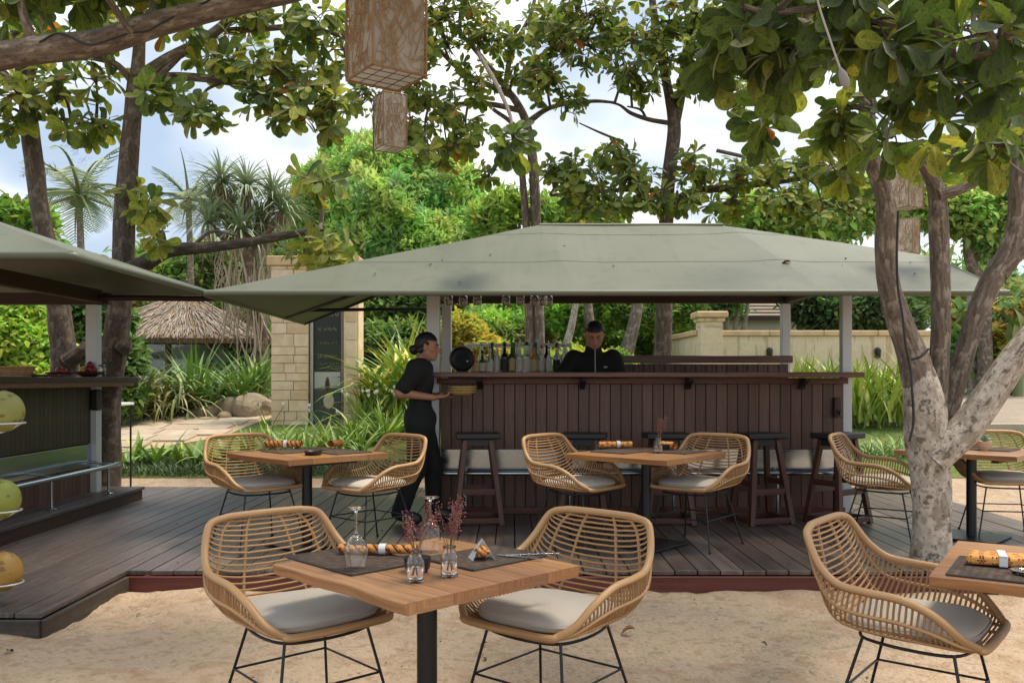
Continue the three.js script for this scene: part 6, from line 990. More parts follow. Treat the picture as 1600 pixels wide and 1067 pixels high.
bush('hedge', 'lime green hedge seen between the bottles', 'hedge', 214, [[800, 570, 15, 30, 0.7], [850, 572, 15, 30, 0.7], [900, 570, 15, 32, 0.7], [960, 572, 15, 32, 0.7], [860, 600, 15, 40], [940, 600, 15, 40], [780, 600, 15, 40]], { base: gp(870, 15), cols: G.yellow.concat(G.bright), n: 240, leaf: 0.13 });
bush('shrub', 'tropical shrubs with orange leaves beyond the road at right', 'shrub', 215, [[1510, 560, 24, 34], [1560, 545, 24, 44], [1600, 520, 24, 50], [1520, 510, 25, 36], [1580, 590, 24, 30]], { base: gp(1550, 24), cols: [[0.1, 0.2, 0.04], [0.16, 0.28, 0.05], [0.3, 0.34, 0.06], [0.45, 0.26, 0.06], [0.12, 0.2, 0.06]], n: 110, leaf: 0.42 });
bush('shrub', 'low lime bushes along the far side of the road', 'shrub', 216, [[1490, 590, 30, 16, 0.6], [1530, 592, 30, 16, 0.6], [1570, 590, 30, 18, 0.6], [1610, 588, 30, 18, 0.6]], { base: gp(1550, 30), cols: G.bright, n: 70, leaf: 0.3 });
bush('shrub', 'fine leaved shrub behind the palms and hut eaves', 'shrub', 217, [[215, 490, 26, 36], [240, 540, 25, 30], [390, 520, 24, 40], [415, 470, 26, 40], [400, 580, 22, 36], [200, 540, 24, 36]], { base: gp(330, 26), cols: G.mid.concat(G.olive), n: 90, leaf: 0.36, kind: 'fine' });
bush('shrub', 'deep green shrubs between sign pillar and bar post', 'shrub', 218, [[600, 480, 19, 40], [650, 485, 19, 40], [690, 470, 19, 40], [580, 540, 18, 36], [640, 540, 18, 40], [690, 530, 18, 36]], { base: gp(630, 19), cols: G.mid, n: 190, leaf: 0.2 });
{ // far wood that closes the horizon
  const r = mulberry(44), n = 5200, im = new THREE.InstancedMesh(CL.fine, M.foliage, n), col = new THREE.Color(), P = [...G.mid, ...G.olive, ...G.bright]; im.name = 'far_wood'; im.userData.kind = 'stuff'; im.userData.label = 'far green wood closing the view beneath the sky';
  for (let i = 0; i < n; i++) { const d = rr(56, 70, r), x = rr(-75, 75, r), hgt = 4.2 + 3.4 * noise3(x * 0.14 + 9, 0, 1, 3) + 1.6 * noise3(x * 0.5, 2, 1, 4), y = gy(d) + hgt * Math.sqrt(r()), s = rr(0.7, 1.5, r); im.setMatrixAt(i, new THREE.Matrix4().compose(V(x, y, -d), new THREE.Quaternion().setFromEuler(new THREE.Euler(rr(-0.5, 0.5, r), rr(0, 6, r), 0)), V(s, s, s))); const c = P[Math.floor(r() * P.length)]; im.setColorAt(i, col.setRGB(...c.map((q) => q * 1.6))); }
  scene.add(im);
}
// ---------------------------------------------------------------- strap leaved plants
function blade(len, wid, arch, seg = 6, fold = 0.25) { const pos = [], uv = [], idx = []; let y = 0, z = 0; for (let i = 0; i <= seg; i++) { const t = i / seg, a = arch * t, w = wid * (t < 0.3 ? lerp(0.6, 1, t / 0.3) : 1 - ((t - 0.3) / 0.7) ** 1.6) + 0.001; if (i) { y += Math.cos(a) * len / seg; z += Math.sin(a) * len / seg; } for (const s of [-1, 0, 1]) { pos.push(s * w / 2, y, z - 0 + Math.abs(s) * -w * fold * Math.sin(a) + (s ? w * fold * -0.3 : 0)); uv.push(0.5 + s / 2, t); } if (i) for (const k of [0, 1]) { const q = i * 3 + k, p = q - 3; idx.push(p, q, p + 1, p + 1, q, q + 1); } } const g = new THREE.BufferGeometry(); g.setAttribute('position', new THREE.Float32BufferAttribute(pos, 3)); g.setAttribute('uv', new THREE.Float32BufferAttribute(uv, 2)); g.setIndex(idx); g.computeVertexNormals(); return g; }
const BL = {}; const bladeOf = (w, a) => BL[w + '_' + a] ??= blade(1, w, a);
const bladeMats = new Map(); const bladeMat = (c) => { const k = c.join(); if (!bladeMats.has(k)) bladeMats.set(k, phys({ color: L(...c), roughness: 0.5, transmission: 0.35, thickness: 0, side: THREE.DoubleSide })); return bladeMats.get(k); };
const bladeTint = phys({ color: 0xffffff, roughness: 0.5, transmission: 0.35, thickness: 0, side: THREE.DoubleSide });
function strap(name, label, p, seed, o) {
  const r = mulberry(seed), t = thing(name, label, o.cat ?? 'plant', p, 0, o.group), ms = [];
  for (let i = 0; i < o.n; i++) { const yaw = i * 2.4 + rr(-0.4, 0.4, r), lean = rr(o.lean?.[0] ?? 0.05, o.lean?.[1] ?? 0.5, r), len = o.len * rr(0.65, 1.15, r), w = o.w / o.len, a = [0.5, 1.1, 1.7][Math.floor(r() * 3)] * (o.arch ?? 1); const q = new THREE.Quaternion().setFromEuler(new THREE.Euler(lean, yaw, 0, 'YXZ')); ms.push([new THREE.Matrix4().compose(V(rr(-1, 1, r) * (o.spread ?? 0.05), (o.rise ?? 0) * r(), rr(-1, 1, r) * (o.spread ?? 0.05)), q, V(len, len, len)), bladeOf(Math.round(w * 100) / 100, Math.round(a * 10) / 10), o.cols[Math.floor(r() * o.cols.length)]]); }
  if (o.parts) for (const [m, g, c] of ms) { const q = part(t, 'leaf', g, bladeMat(c)); q.applyMatrix4(m); }
  else { const im = new THREE.InstancedMesh(ms[0][1], bladeTint, ms.length), col = new THREE.Color(); im.name = 'foliage'; im.userData.kind = 'stuff'; ms.forEach(([m, , c], i) => { im.setMatrixAt(i, m); im.setColorAt(i, col.setRGB(...c)); }); t.add(im); }
  if (o.flowers) { const fg = merge([0, 1, 2, 3, 4, 5].map((k) => leafShape(0.07, 0.02, 0.9, 0.1, 2, 0.5).rotateX(0.7).rotateY(k * 1.047))); for (let i = 0; i < o.flowers; i++) { const a = r() * 6.28, q = V(Math.cos(a) * 0.2, o.len * rr(0.85, 1.05, r), Math.sin(a) * 0.2); const s = part(t, 'flower_stem', sweep([V(0, 0, 0), V(q.x * 0.3, q.y * 0.6, q.z * 0.3), q], 0.006, 5), bladeMat([0.15, 0.22, 0.06])); part(s, 'flower', fg, M.white, q); } }
  return t;
}
const YG = [[0.30, 0.45, 0.07], [0.21, 0.36, 0.055], [0.42, 0.52, 0.085], [0.16, 0.28, 0.05]], LG = [[0.15, 0.29, 0.05], [0.22, 0.38, 0.07], [0.29, 0.43, 0.1], [0.12, 0.22, 0.045]];
const spots = (list, f) => list.forEach((s, i) => f(s, i));
// row along the lawn edge, left
spots([[168, 11.9], [196, 11.7], [214, 12.1], [240, 11.8], [262, 12.2], [282, 11.8], [306, 12.0], [330, 11.8], [352, 12.1], [376, 11.9]], ([x, d], i) => strap('broadleaf_plant', ['bright broad leaved plant nearest the kiosk end in the lawn edge row', 'second broad leaved plant of the lawn edge row', 'small broad leaved plant third in the lawn edge row', 'upright broad leaved plant mid lawn edge row', 'broad leaved plant fifth in the lawn edge row', 'drooping broad leaved plant sixth in the lawn edge row', 'broad leaved plant just left of the wicker chair back', 'broad leaved plant behind the left rim of the deck armchair', 'broad leaved plant seen through the left deck armchair', 'broad leaved plant last in the lawn edge row'][i], gp(x, d), 400 + i, { n: 11, len: 0.46, w: 0.085, cols: YG, lean: [0.05, 0.7], parts: true, group: 'broad leaved plants along the lawn edge' }));
spots([[392, 12.5], [420, 13.0], [440, 12.4], [462, 12.9], [484, 12.4], [505, 12.9], [525, 12.4], [548, 13.0], [566, 12.5]], ([x, d], i) => strap('lily_plant', ['yellowish strap leaved plant at the left end of the lily bed', 'pale strap leaved plant second in the lily bed', 'strap leaved plant before the stone pillar foot', 'strap leaved plant in front of the sign frame', 'tall thin strap leaved plant under the sign board', 'strap leaved plant right of the sign board', 'full strap leaved plant behind the deck table', 'strap leaved plant near the end post', 'strap leaved plant at the right end of the lily bed'][i], gp(x, d), 430 + i, { n: 22, len: 0.62, w: 0.05, cols: YG, lean: [0.02, 0.75], parts: true, group: 'strap leaved plants before the stone pillar', flowers: i % 4 === 1 ? 3 : 0 }));
spots([[555, 13.6], [585, 14.2], [600, 13.4], [622, 14.0], [570, 14.6]], ([x, d], i) => strap('spider_lily', ['white flowering lily beside the stone end post', 'white flowering lily behind the waiter, second from the post', 'leafy lily low in front of the waiter', 'white flowering lily closest to the waiter', 'white flowering lily behind the end post'][i], gp(x, d), 450 + i, { n: 46, len: 0.75, w: 0.05, cols: YG, lean: [0.05, 0.9], group: 'white flowering lilies', flowers: 4 }));
spots([[275, 16.6], [300, 17], [325, 16.6], [350, 17.2], [372, 16.7], [395, 17.1], [310, 18], [360, 18.2], [405, 17.8], [262, 18.6], [335, 19]], ([x, d], i) => strap('lily_clump', ['long leaved green clump at the left of the hut bed', 'arching green clump second in the hut bed', 'green clump in the front middle of the hut bed', 'tall green clump below the thatch corner', 'arching green clump above the rocks', 'green clump against the hanging roots', 'rear green clump before the hut glass', 'rear green clump before the hut posts', 'rear green clump beside the stone pillar', 'tall rear clump at the left of the hut bed', 'tall rear clump under the middle of the thatch'][i], gp(x, d), 470 + i, { n: 56, len: 1.35, w: 0.085, cols: LG, lean: [0.05, 0.8], group: 'long leaved clumps in the bed before the hut' }));
spots([[205, 15.4], [232, 15.8], [258, 16.2], [215, 16.6], [280, 16.0]], ([x, d], i) => strap('fern', ['yellowing fern nearest the straight almond trunk', 'yellowing fern second from the almond trunk', 'yellow tipped fern at the path bend', 'tall fern behind the almond trunk', 'fern between path and long leaved clumps'][i], gp(x, d), 490 + i, { n: 60, len: 1.15, w: 0.055, cols: [[0.3, 0.32, 0.08], [0.2, 0.26, 0.06], [0.12, 0.18, 0.04], [0.36, 0.3, 0.12]], lean: [0.1, 1.1], arch: 1.3, rise: 0.5, spread: 0.2, group: 'yellowing ferns by the path' }));
spots([[585, 15.5], [610, 15], [635, 15.6], [655, 15], [600, 16.2], [640, 16.4], [670, 15.8], [690, 15.2]], ([x, d], i) => strap('cane_palm', ['golden cane plant right beside the stone end post', 'golden cane plant second from the stone end post', 'golden cane plant behind the head of the waiter', 'golden cane plant just left of the bar post', 'tall rear golden cane plant by the sign', 'tall rear golden cane plant above the waiter', 'rear golden cane plant behind the bar post', 'golden cane plant hidden by the bar post'][i], gp(x, d), 500 + i, { n: 54, len: 1.5, w: 0.085, cols: [[0.46, 0.54, 0.08], [0.28, 0.44, 0.08], [0.62, 0.58, 0.09], [0.18, 0.33, 0.06]], lean: [0.05, 0.85], rise: 0.5, spread: 0.15, arch: 0.8, group: 'golden cane plants left of the bar' }));
spots([[1250, 15.2], [1272, 14.9], [1296, 15.3], [1320, 14.8], [1342, 15.2], [1362, 14.8], [1384, 15.2], [1404, 14.9], [1424, 15.2], [1352, 15.6], [1396, 15.7], [1312, 15.7]], ([x, d], i) => strap('ginger_plant', ['upright lime plant at the left end of the wall bed', 'second upright lime plant of the wall bed', 'third upright lime plant of the wall bed', 'lime plant left of the white right post', 'lime plant right of the white right post', 'tall lime plant sixth in the wall bed', 'tall lime plant beside the cable on the trunk', 'tall lime plant just left of the trunk', 'lime plant partly behind the forked trunk', 'rear lime plant right of the post', 'rear lime plant near the trunk', 'rear lime plant left of the post'][i], gp(x, d), 520 + i, { n: 44, len: 1.02, w: 0.07, cols: [[0.40, 0.50, 0.08], [0.27, 0.40, 0.065], [0.54, 0.56, 0.14], [0.2, 0.31, 0.055]], lean: [0.0, 0.28], arch: 0.6, spread: 0.28, rise: 0.35, group: 'upright lime plants in the bed before the wall' }));
spots([[1350, 12.8], [1372, 12.4], [1396, 12.8], [1416, 12.4]], ([x, d], i) => strap('border_plant', ['low grassy plant beside the white right post', 'low grassy plant second from the right post', 'low grassy plant third from the right post', 'low grassy plant touching the forked trunk'][i], gp(x, d), 540 + i, { n: 50, len: 0.34, w: 0.02, cols: LG, lean: [0.05, 0.8], spread: 0.14, group: 'low grassy plants right of the bar' }));
// grass
{ const r = mulberry(66), n = 16000, g = bladeOf(0.06, 1.1), im = new THREE.InstancedMesh(g, bladeTint, n), col = new THREE.Color(); im.name = 'lawn_grass'; im.userData.kind = 'stuff'; im.userData.label = 'dark green grass blades along the lawn edge';
  for (let i = 0; i < n; i++) { const band = r() < 0.7, d = band ? 11.15 + r() * 0.9 : 11.2 + r() * 4, x = band ? rr(-6.4, 0.2, r) : rr(3, 12, r), s = rr(0.08, 0.2, r) * (band ? 1 : 0.6); im.setMatrixAt(i, new THREE.Matrix4().compose(V(x, gy(d), -d), new THREE.Quaternion().setFromEuler(new THREE.Euler(rr(0, 0.6, r), r() * 6.28, 0, 'YXZ')), V(s, s, s))); const k = rr(0.7, 1.3, r); im.setColorAt(i, band ? col.setRGB(0.07 * k, 0.14 * k, 0.025 * k) : col.setRGB(0.14 * k, 0.22 * k, 0.04 * k)); }
  scene.add(im); }
// rocks by the path
spots([[368, 16.3, 0.34], [396, 16.3, 0.36], [330, 16.2, 0.2], [310, 16.1, 0.16], [350, 15.9, 0.12]], ([x, d, s], i) => { const g = new THREE.IcosahedronGeometry(s, 3), p = g.attributes.position; for (let k = 0; k < p.count; k++) { const v = V(p.getX(k), p.getY(k), p.getZ(k)), q = 0.72 + 0.55 * fbm3(v.x * 3 + i * 5, v.y * 3, v.z * 3, 3, 7); p.setXYZ(k, v.x * q * 1.15, v.y * q * 0.8, v.z * q); } g.computeVertexNormals(); single('rock', ['large pale rock at the left of the pair by the path', 'large pale rock next to the hanging roots', 'small rock left of the large pair', 'smallest flat rock in the plant bed edge', 'little stone in front of the large rocks'][i], 'rock', g, M.rock, gp(x, d).add(V(0, s * 0.35, 0)), i); });
// ---------------------------------------------------------------- palms, screwpine, banana plants
function frondGeo(len, droop, seed) { const r = mulberry(seed), l = [], cur = [], n = 24; let p = V(0, 0, 0), a = 0.15; for (let i = 0; i <= n; i++) { cur.push(p.clone()); a += droop / n * (0.4 + 1.2 * i / n); p = p.clone().add(V(0, Math.cos(a), Math.sin(a)).multiplyScalar(len / n)); } l.push(sweep(cur, (t) => 0.03 * (1 - t) + 0.004, 5)); for (let i = 4; i <= n; i++) for (const s of [-1, 1]) for (const e of [0]) { const t = (i + e) / (n + 0.5), q = cur[i].clone(), tn = cur[Math.min(n, i + 1)].clone().sub(cur[i - 1]).normalize(), L2 = len * 0.36 * Math.sin(Math.PI * (0.12 + t * 0.82)) * rr(0.85, 1.1, r), d = V(s * 0.9, -0.75 + rr(-0.3, 0.15, r), 0).addScaledVector(tn, 0.55).normalize(); const g = blade(L2, 0.016, 0.9, 3, 0.1); g.applyMatrix4(dirMat(q, d, V(0, 1, 0.3), 1)); l.push(g); } return merge(l); }
const FR3 = [frondGeo(1, 1.2, 1), frondGeo(1, 1.9, 2), frondGeo(1, 0.6, 3)];
const palmMat = [[0.2, 0.27, 0.13], [0.27, 0.33, 0.15], [0.36, 0.38, 0.19]].map((c) => bladeMat(c));
function palm(label, px0, crownPy, d, lenPx, seed, n = 20) { const b = gp(px0, d), c = at(px0 + 2, crownPy, d), t = thing('coconut_palm', label, 'palm', b), r = mulberry(seed), s = d / F, C = c.clone().sub(b); part(t, 'trunk', sweep([V(0, -0.2, 0), V(0.15, C.y * 0.5, 0), C], [0.2, 0.15, 0.12], 10, { seg: 20, rough: 0.08 }), M.bark); part(t, 'crown_shaft', sweep([C.clone().add(V(0, -0.3, 0)), C.clone().add(V(0, 0.5, 0))], [0.16, 0.1], 10), bladeMat([0.3, 0.24, 0.1])); for (let i = 0; i < n; i++) { const k = i / n, m = part(t, 'frond', FR3[Math.floor(r() * 3)], palmMat[Math.floor(r() * 3)], C.clone().add(V(0, 0.2, 0))); m.rotation.set(lerp(0.12, 1.9, k) + rr(-0.1, 0.1, r), i * 2.4, 0, 'YXZ'); m.scale.setScalar(lenPx * s * rr(0.85, 1.15, r)); } for (let i = 0; i < 5; i++) part(t, 'coconut', new THREE.SphereGeometry(0.13, 10, 8), bladeMat([0.25, 0.2, 0.07]), C.clone().add(V(Math.cos(i * 1.3) * 0.22, -0.15, Math.sin(i * 1.3) * 0.22))); return t; }
palm('coconut palm between the two left trunks, against the sky', 121, 312, 36, 104, 1, 17);
palm('smaller coconut palm right of the straight almond trunk', 292, 318, 38, 80, 2, 14);
{
  const d = 19, b = gp(398, d), t = thing('screwpine', 'screwpine with spiky heads and a curtain of dry hanging roots', 'tree', b), r = mulberry(8), l = (p) => p.clone().sub(b);
  const stem = std({ map: T.bark, bumpMap: T.barkBump, bumpScale: 0.02, color: L(0.8, 0.7, 0.6), roughness: 1 });
  part(t, 'trunk', sweep([l(gp(412, d)), l(at(410, 560, d)), l(at(405, 500, d)), l(at(392, 430, d)), l(at(385, 370, d))], [0.16, 0.13, 0.14, 0.16, 0.14], 10, { seg: 20, rough: 0.3 }), stem);
  const heads = [[325, 350], [415, 365], [345, 285], [385, 292], [425, 305], [360, 325], [405, 345], [440, 330], [335, 320], [375, 360]];
  heads.forEach(([x, y], i) => {
    const c = at(x, y, d + rr(-0.6, 0.6, r)); part(t, 'limb', sweep([l(at(388, 385, d)), l(at(388, 385, d).lerp(c, 0.5).add(V(0, -0.1, 0))), l(c)], [0.1, 0.08, 0.06], 8, { seg: 10, rough: 0.2 }), stem);
    const n = 130, im = new THREE.InstancedMesh(bladeOf(0.05, 1.1), bladeTint, n), col = new THREE.Color(); im.name = 'leaf_head'; im.userData.kind = 'stuff'; for (let k = 0; k < n; k++) { const s = rr(0.6, 1.0, r); im.setMatrixAt(k, new THREE.Matrix4().compose(l(c), new THREE.Quaternion().setFromEuler(new THREE.Euler(rr(0, 1.6, r), k * 2.4, 0, 'YXZ')), V(s, s, s))); const q = rr(0.8, 1.25, r); im.setColorAt(k, col.setRGB(0.34 * q, 0.42 * q, 0.26 * q)); } t.add(im);
    const dn = 40, dead = new THREE.InstancedMesh(bladeOf(0.06, 0.5), bladeTint, dn); dead.name = 'dead_leaves'; dead.userData.kind = 'stuff'; for (let k = 0; k < dn; k++) { const s = rr(0.25, 0.5, r); dead.setMatrixAt(k, new THREE.Matrix4().compose(l(c).add(V(rr(-0.1, 0.1, r), -0.1, rr(-0.1, 0.1, r))), new THREE.Quaternion().setFromEuler(new THREE.Euler(rr(2.2, 3.0, r), k * 2.4, 0, 'YXZ')), V(s, s, s))); const q = rr(0.75, 1.2, r); dead.setColorAt(k, col.setRGB(0.46 * q, 0.36 * q, 0.25 * q)); } t.add(dead);
  });
  const roots = []; for (let i = 0; i < 80; i++) { const x = rr(335, 428, r), y0 = rr(370, 440, r), y1 = y0 + rr(50, 170, r) * (x > 360 ? 1.1 : 0.6), z = d + rr(-0.7, 0.7, r); roots.push(sweep([l(at(x, y0, z)), l(at(x + rr(-12, 12, r), lerp(y0, y1, 0.5), z)), l(at(x + rr(-22, 20, r), y1, z))], rr(0.005, 0.018, r) * (i % 9 ? 1 : 1.7), 4, { seg: 6, cap: false })); }
  part(t, 'hanging_roots', merge(roots), std({ color: L(0.42, 0.33, 0.24), roughness: 1 })).userData.kind = 'stuff';
  const dry = 90, im = new THREE.InstancedMesh(bladeOf(0.06, 0.5), bladeTint, dry), col = new THREE.Color(); im.name = 'dry_thatch'; im.userData.kind = 'stuff'; for (let k = 0; k < dry; k++) { const s = rr(0.3, 0.6, r), c = l(at(rr(350, 425, r), rr(365, 500, r), d + rr(-0.4, 0.4, r))); im.setMatrixAt(k, new THREE.Matrix4().compose(c, new THREE.Quaternion().setFromEuler(new THREE.Euler(rr(2.5, 3.1, r), k * 2.4, 0, 'YXZ')), V(s, s, s))); const q = rr(0.7, 1.2, r); im.setColorAt(k, col.setRGB(0.36 * q, 0.27 * q, 0.18 * q)); } t.add(im);
}
spots([[1566, 24, 2.3], [1524, 25, 1.9], [1592, 22.5, 2.5]], ([x, d, h], i) => { const p = gp(x, d), t = thing('banana_plant', ['banana plant with broad ragged leaves near the right edge', 'smaller banana plant behind the forked trunk', 'tall banana plant cut off by the right edge'][i], 'banana plant', p, 0, 'banana plants beyond the road'), r = mulberry(70 + i); part(t, 'trunk', sweep([V(0, -0.1, 0), V(0, h * 0.5, 0)], [0.14, 0.09], 10, { seg: 6 }), bladeMat([0.22, 0.26, 0.1])); const g = leafShape(1, 0.24, 1.4, 0.2, 10, 0.5); for (let k = 0; k < 12; k++) { const m = part(t, 'leaf', g, bladeMat([[0.14, 0.26, 0.05], [0.22, 0.34, 0.07], [0.36, 0.36, 0.1]][k % 3]), [0, h * 0.48, 0]); m.rotation.set(rr(0.1, 1.1, r), k * 2.4, 0, 'YXZ'); m.scale.setScalar(h * rr(0.34, 0.5, r)); } });
// fallen leaves
[[993, 992, 0, 'dry brown leaf lying on the sand right of the chairs'], [1002, 0, 0]].slice(0, 1).forEach(([x, y, , l]) => { const d = EYE * F / (y - HZ); single('fallen_leaf', l, 'leaf', leafShape(0.11, 0.055, 1.6, 0.3, 6, 0.5).rotateX(-1.4), std({ color: L(0.22, 0.09, 0.04), roughness: 0.7, side: THREE.DoubleSide }), V((x - 800) * d / F, 0.03, -d), 1.4); });
[[10, 1024, 'dark dry leaf on the sand at the lower left corner'], [762, 1010, 'small dark leaf scrap on the sand between the chairs'], [1190, 1010, 'pale dry leaf scrap on the sand left of the right chair']].forEach(([x, y, l], i) => { const d = EYE * F / (y - HZ); single('fallen_leaf', l, 'leaf', leafShape(0.06 - i * 0.012, 0.026, 1.2, 0.3, 5, 0.5).rotateX(-1.45), std({ color: L(0.07, 0.045, 0.03), roughness: 0.8, side: THREE.DoubleSide }), V((x - 800) * d / F, 0.02, -d), i * 2); });
{ const r = mulberry(88), g = []; for (let i = 0; i < 70; i++) { const d = i < 46 ? rr(2.5, 5.3, r) : rr(5.7, 7.4, r), x = rr(-0.62, 0.62, r) * d, y = i < 46 ? 0.012 : DK + 0.004; if (i < 46 && x < -2.3 && d > 4.4) continue; g.push(leafShape(rr(0.012, 0.04, r), rr(0.006, 0.016, r), rr(0.4, 1.4, r), 0.3, 3, 0.5).rotateX(-1.45).rotateY(r() * 6.28).translate(x, y, -d)); } const m = part(scene, 'leaf_litter', merge(g), std({ color: L(0.1, 0.06, 0.035), roughness: 0.9, side: THREE.DoubleSide })); m.userData.kind = 'stuff'; m.userData.label = 'small dry leaf scraps scattered on the sand and deck'; }
{ const p = at(1237, 416, 7.55), q = p.clone(); q.y = 1.985 + (7.55 - 6.9) * 0.4225 + 0.03; single('fallen_leaf', 'curled brown leaf lying on the green bar roof', 'leaf', leafShape(0.13, 0.06, 1.9, 0.3, 6, 0.5).rotateX(-1.1), std({ color: L(0.3, 0.14, 0.06), roughness: 0.7, side: THREE.DoubleSide }), q, 1.2); }
// ---------------------------------------------------------------- people
const smin = (a, b, k) => { const h = clamp(0.5 + 0.5 * (b - a) / k); return lerp(b, a, h) - k * h * (1 - h); };
function capsule(x, y, z, b) {       // b: [ax, ay, az, ra, bx, by, bz, rb, flatten z]
  const dx = b[4] - b[0], dy = b[5] - b[1], dz = b[6] - b[2], px = x - b[0], py = y - b[1], pz = z - b[2], l = dx * dx + dy * dy + dz * dz, t = l ? clamp((px * dx + py * dy + pz * dz) / l) : 0;
  const qx = px - dx * t, qy = py - dy * t, qz = (pz - dz * t) * (b[8] ?? 1);
  return Math.hypot(qx, qy, qz) - lerp(b[3], b[7], t);
}
const limbs = (bones, k) => (x, y, z) => { let d = 1e3; for (const b of bones) d = smin(d, capsule(x, y, z, b), k); return d; };
function headField(c, pitch, yaw) {
  const e = new THREE.Matrix4().makeRotationFromEuler(new THREE.Euler(pitch, yaw, 0, 'YXZ')), inv = e.clone().invert(), v = V(0, 0, 0);
  const ell = (p, cx, cy, cz, rx, ry, rz) => { const q = Math.hypot((p.x - cx) / rx, (p.y - cy) / ry, (p.z - cz) / rz); return (q - 1) * Math.min(rx, ry, rz); };
  const local = (x, y, z) => v.set(x - c.x, y - c.y, z - c.z).applyMatrix4(inv);
  const skin = (x, y, z) => {
    const p = local(x, y, z), ax = Math.abs(p.x);
    let d = ell(p, 0, 0.025, -0.012, 0.074, 0.092, 0.092);
    d = smin(d, ell(p, 0, -0.045, 0.022, 0.055, 0.068, 0.064), 0.03);
    d = smin(d, capsule(ax, p.y, p.z, [0.012, -0.092, 0.062, 0.016, 0.04, -0.05, 0.0, 0.03]), 0.025);        // jaw and chin
    d = smin(d, capsule(ax, p.y, p.z, [0.006, 0.02, 0.078, 0.010, 0.042, 0.022, 0.060, 0.010]), 0.014);       // brow
    d = smin(d, capsule(ax, p.y, p.z, [0.046, -0.02, 0.052, 0.014, 0.056, -0.012, 0.03, 0.014]), 0.02);       // cheekbone
    d = Math.max(d, -(Math.hypot(ax - 0.030, (p.y - 0.0) * 1.5, p.z - 0.089) - 0.019) * 0.8);                  // eye socket
    d = smin(d, Math.hypot(ax - 0.030, p.y - 0.0, p.z - 0.064) - 0.0135, 0.003);                               // lids
    d = smin(d, capsule(ax, p.y, p.z, [0, 0.012, 0.078, 0.007, 0, -0.032, 0.098, 0.0105]), 0.010);             // nose
    d = smin(d, Math.hypot(ax - 0.011, p.y + 0.034, p.z - 0.089) - 0.0075, 0.006);
    d = smin(d, capsule(ax, p.y, p.z, [0, -0.056, 0.083, 0.006, 0.019, -0.058, 0.072, 0.004]), 0.006);         // lips
    d = smin(d, capsule(ax, p.y, p.z, [0, -0.066, 0.082, 0.007, 0.016, -0.064, 0.073, 0.004]), 0.006);
    d = smin(d, ell({ x: ax, y: p.y, z: p.z }, 0.078, -0.004, -0.008, 0.010, 0.032, 0.02), 0.006);             // ear
    return d;
  };
  const hair = (bun) => (x, y, z) => {
    const p = local(x, y, z); let d = ell(p, 0, 0.030, -0.016, 0.083, 0.097, 0.097);
    d += (noise3(p.x * 60, p.y * 60, p.z * 60, 3) - 0.5) * 0.007;
    d = Math.max(d, -(p.y - 0.052 + (p.z > 0 ? -p.z * 0.02 : 0) + (p.z < 0.01 ? (0.01 - p.z) * 1.25 : 0)));    // hair line: forehead in front, nape behind
    if (bun) { d = Math.min(d, Math.hypot(p.x, p.y + 0.035, p.z + 0.112) - 0.042 + (noise3(p.x * 70, p.y * 70, p.z * 70, 4) - 0.5) * 0.008); d = Math.min(d, capsule(Math.abs(p.x), p.y, p.z, [0.072, 0.03, 0.012, 0.012, 0.06, -0.03, -0.05, 0.03])); }
    return d;
  };
  return { skin, hair, at: (x, y, z) => V(x, y, z).applyMatrix4(e).add(c) };
}
function handBones(w, dir, nrm, side, curl) {    // wrist, pointing direction, back-of-hand normal, thumb side, finger curl
  const f = dir.clone().normalize(), n = nrm.clone().addScaledVector(f, -nrm.dot(f)).normalize(), s = f.clone().cross(n).multiplyScalar(side), P = (a, b, c) => w.clone().addScaledVector(f, a).addScaledVector(s, b).addScaledVector(n, c), B = [];
  const seg = (a, b, ra, rb) => B.push([a.x, a.y, a.z, ra, b.x, b.y, b.z, rb]);
  for (const k of [-0.026, -0.009, 0.009, 0.026]) seg(P(0.0, k * 0.6, 0), P(0.078, k, 0), 0.014, 0.011);
  [[-0.027, 0.058, 0.0072], [-0.009, 0.07, 0.008], [0.009, 0.075, 0.0084], [0.027, 0.068, 0.008]].forEach(([k, l, r], i) => { let a = P(0.08, k, 0), an = 0.1; for (let j = 0; j < 3; j++) { an += curl * [0.6, 1, 0.7][j] * (1 + i * 0.05); const q = l * [0.45, 0.32, 0.23][j], b = a.clone().addScaledVector(f, Math.cos(an) * q).addScaledVector(n, -Math.sin(an) * q); seg(a, b, r * (1 - j * 0.08), r * (0.94 - j * 0.08)); a = b; } });
  const t0 = P(0.022, 0.026, -0.006), t1 = P(0.05, 0.05, -0.02), t2 = P(0.078, 0.054, -0.034 - curl * 0.012); seg(t0, t1, 0.0135, 0.0105); seg(t1, t2, 0.0105, 0.0085);
  return B;
}
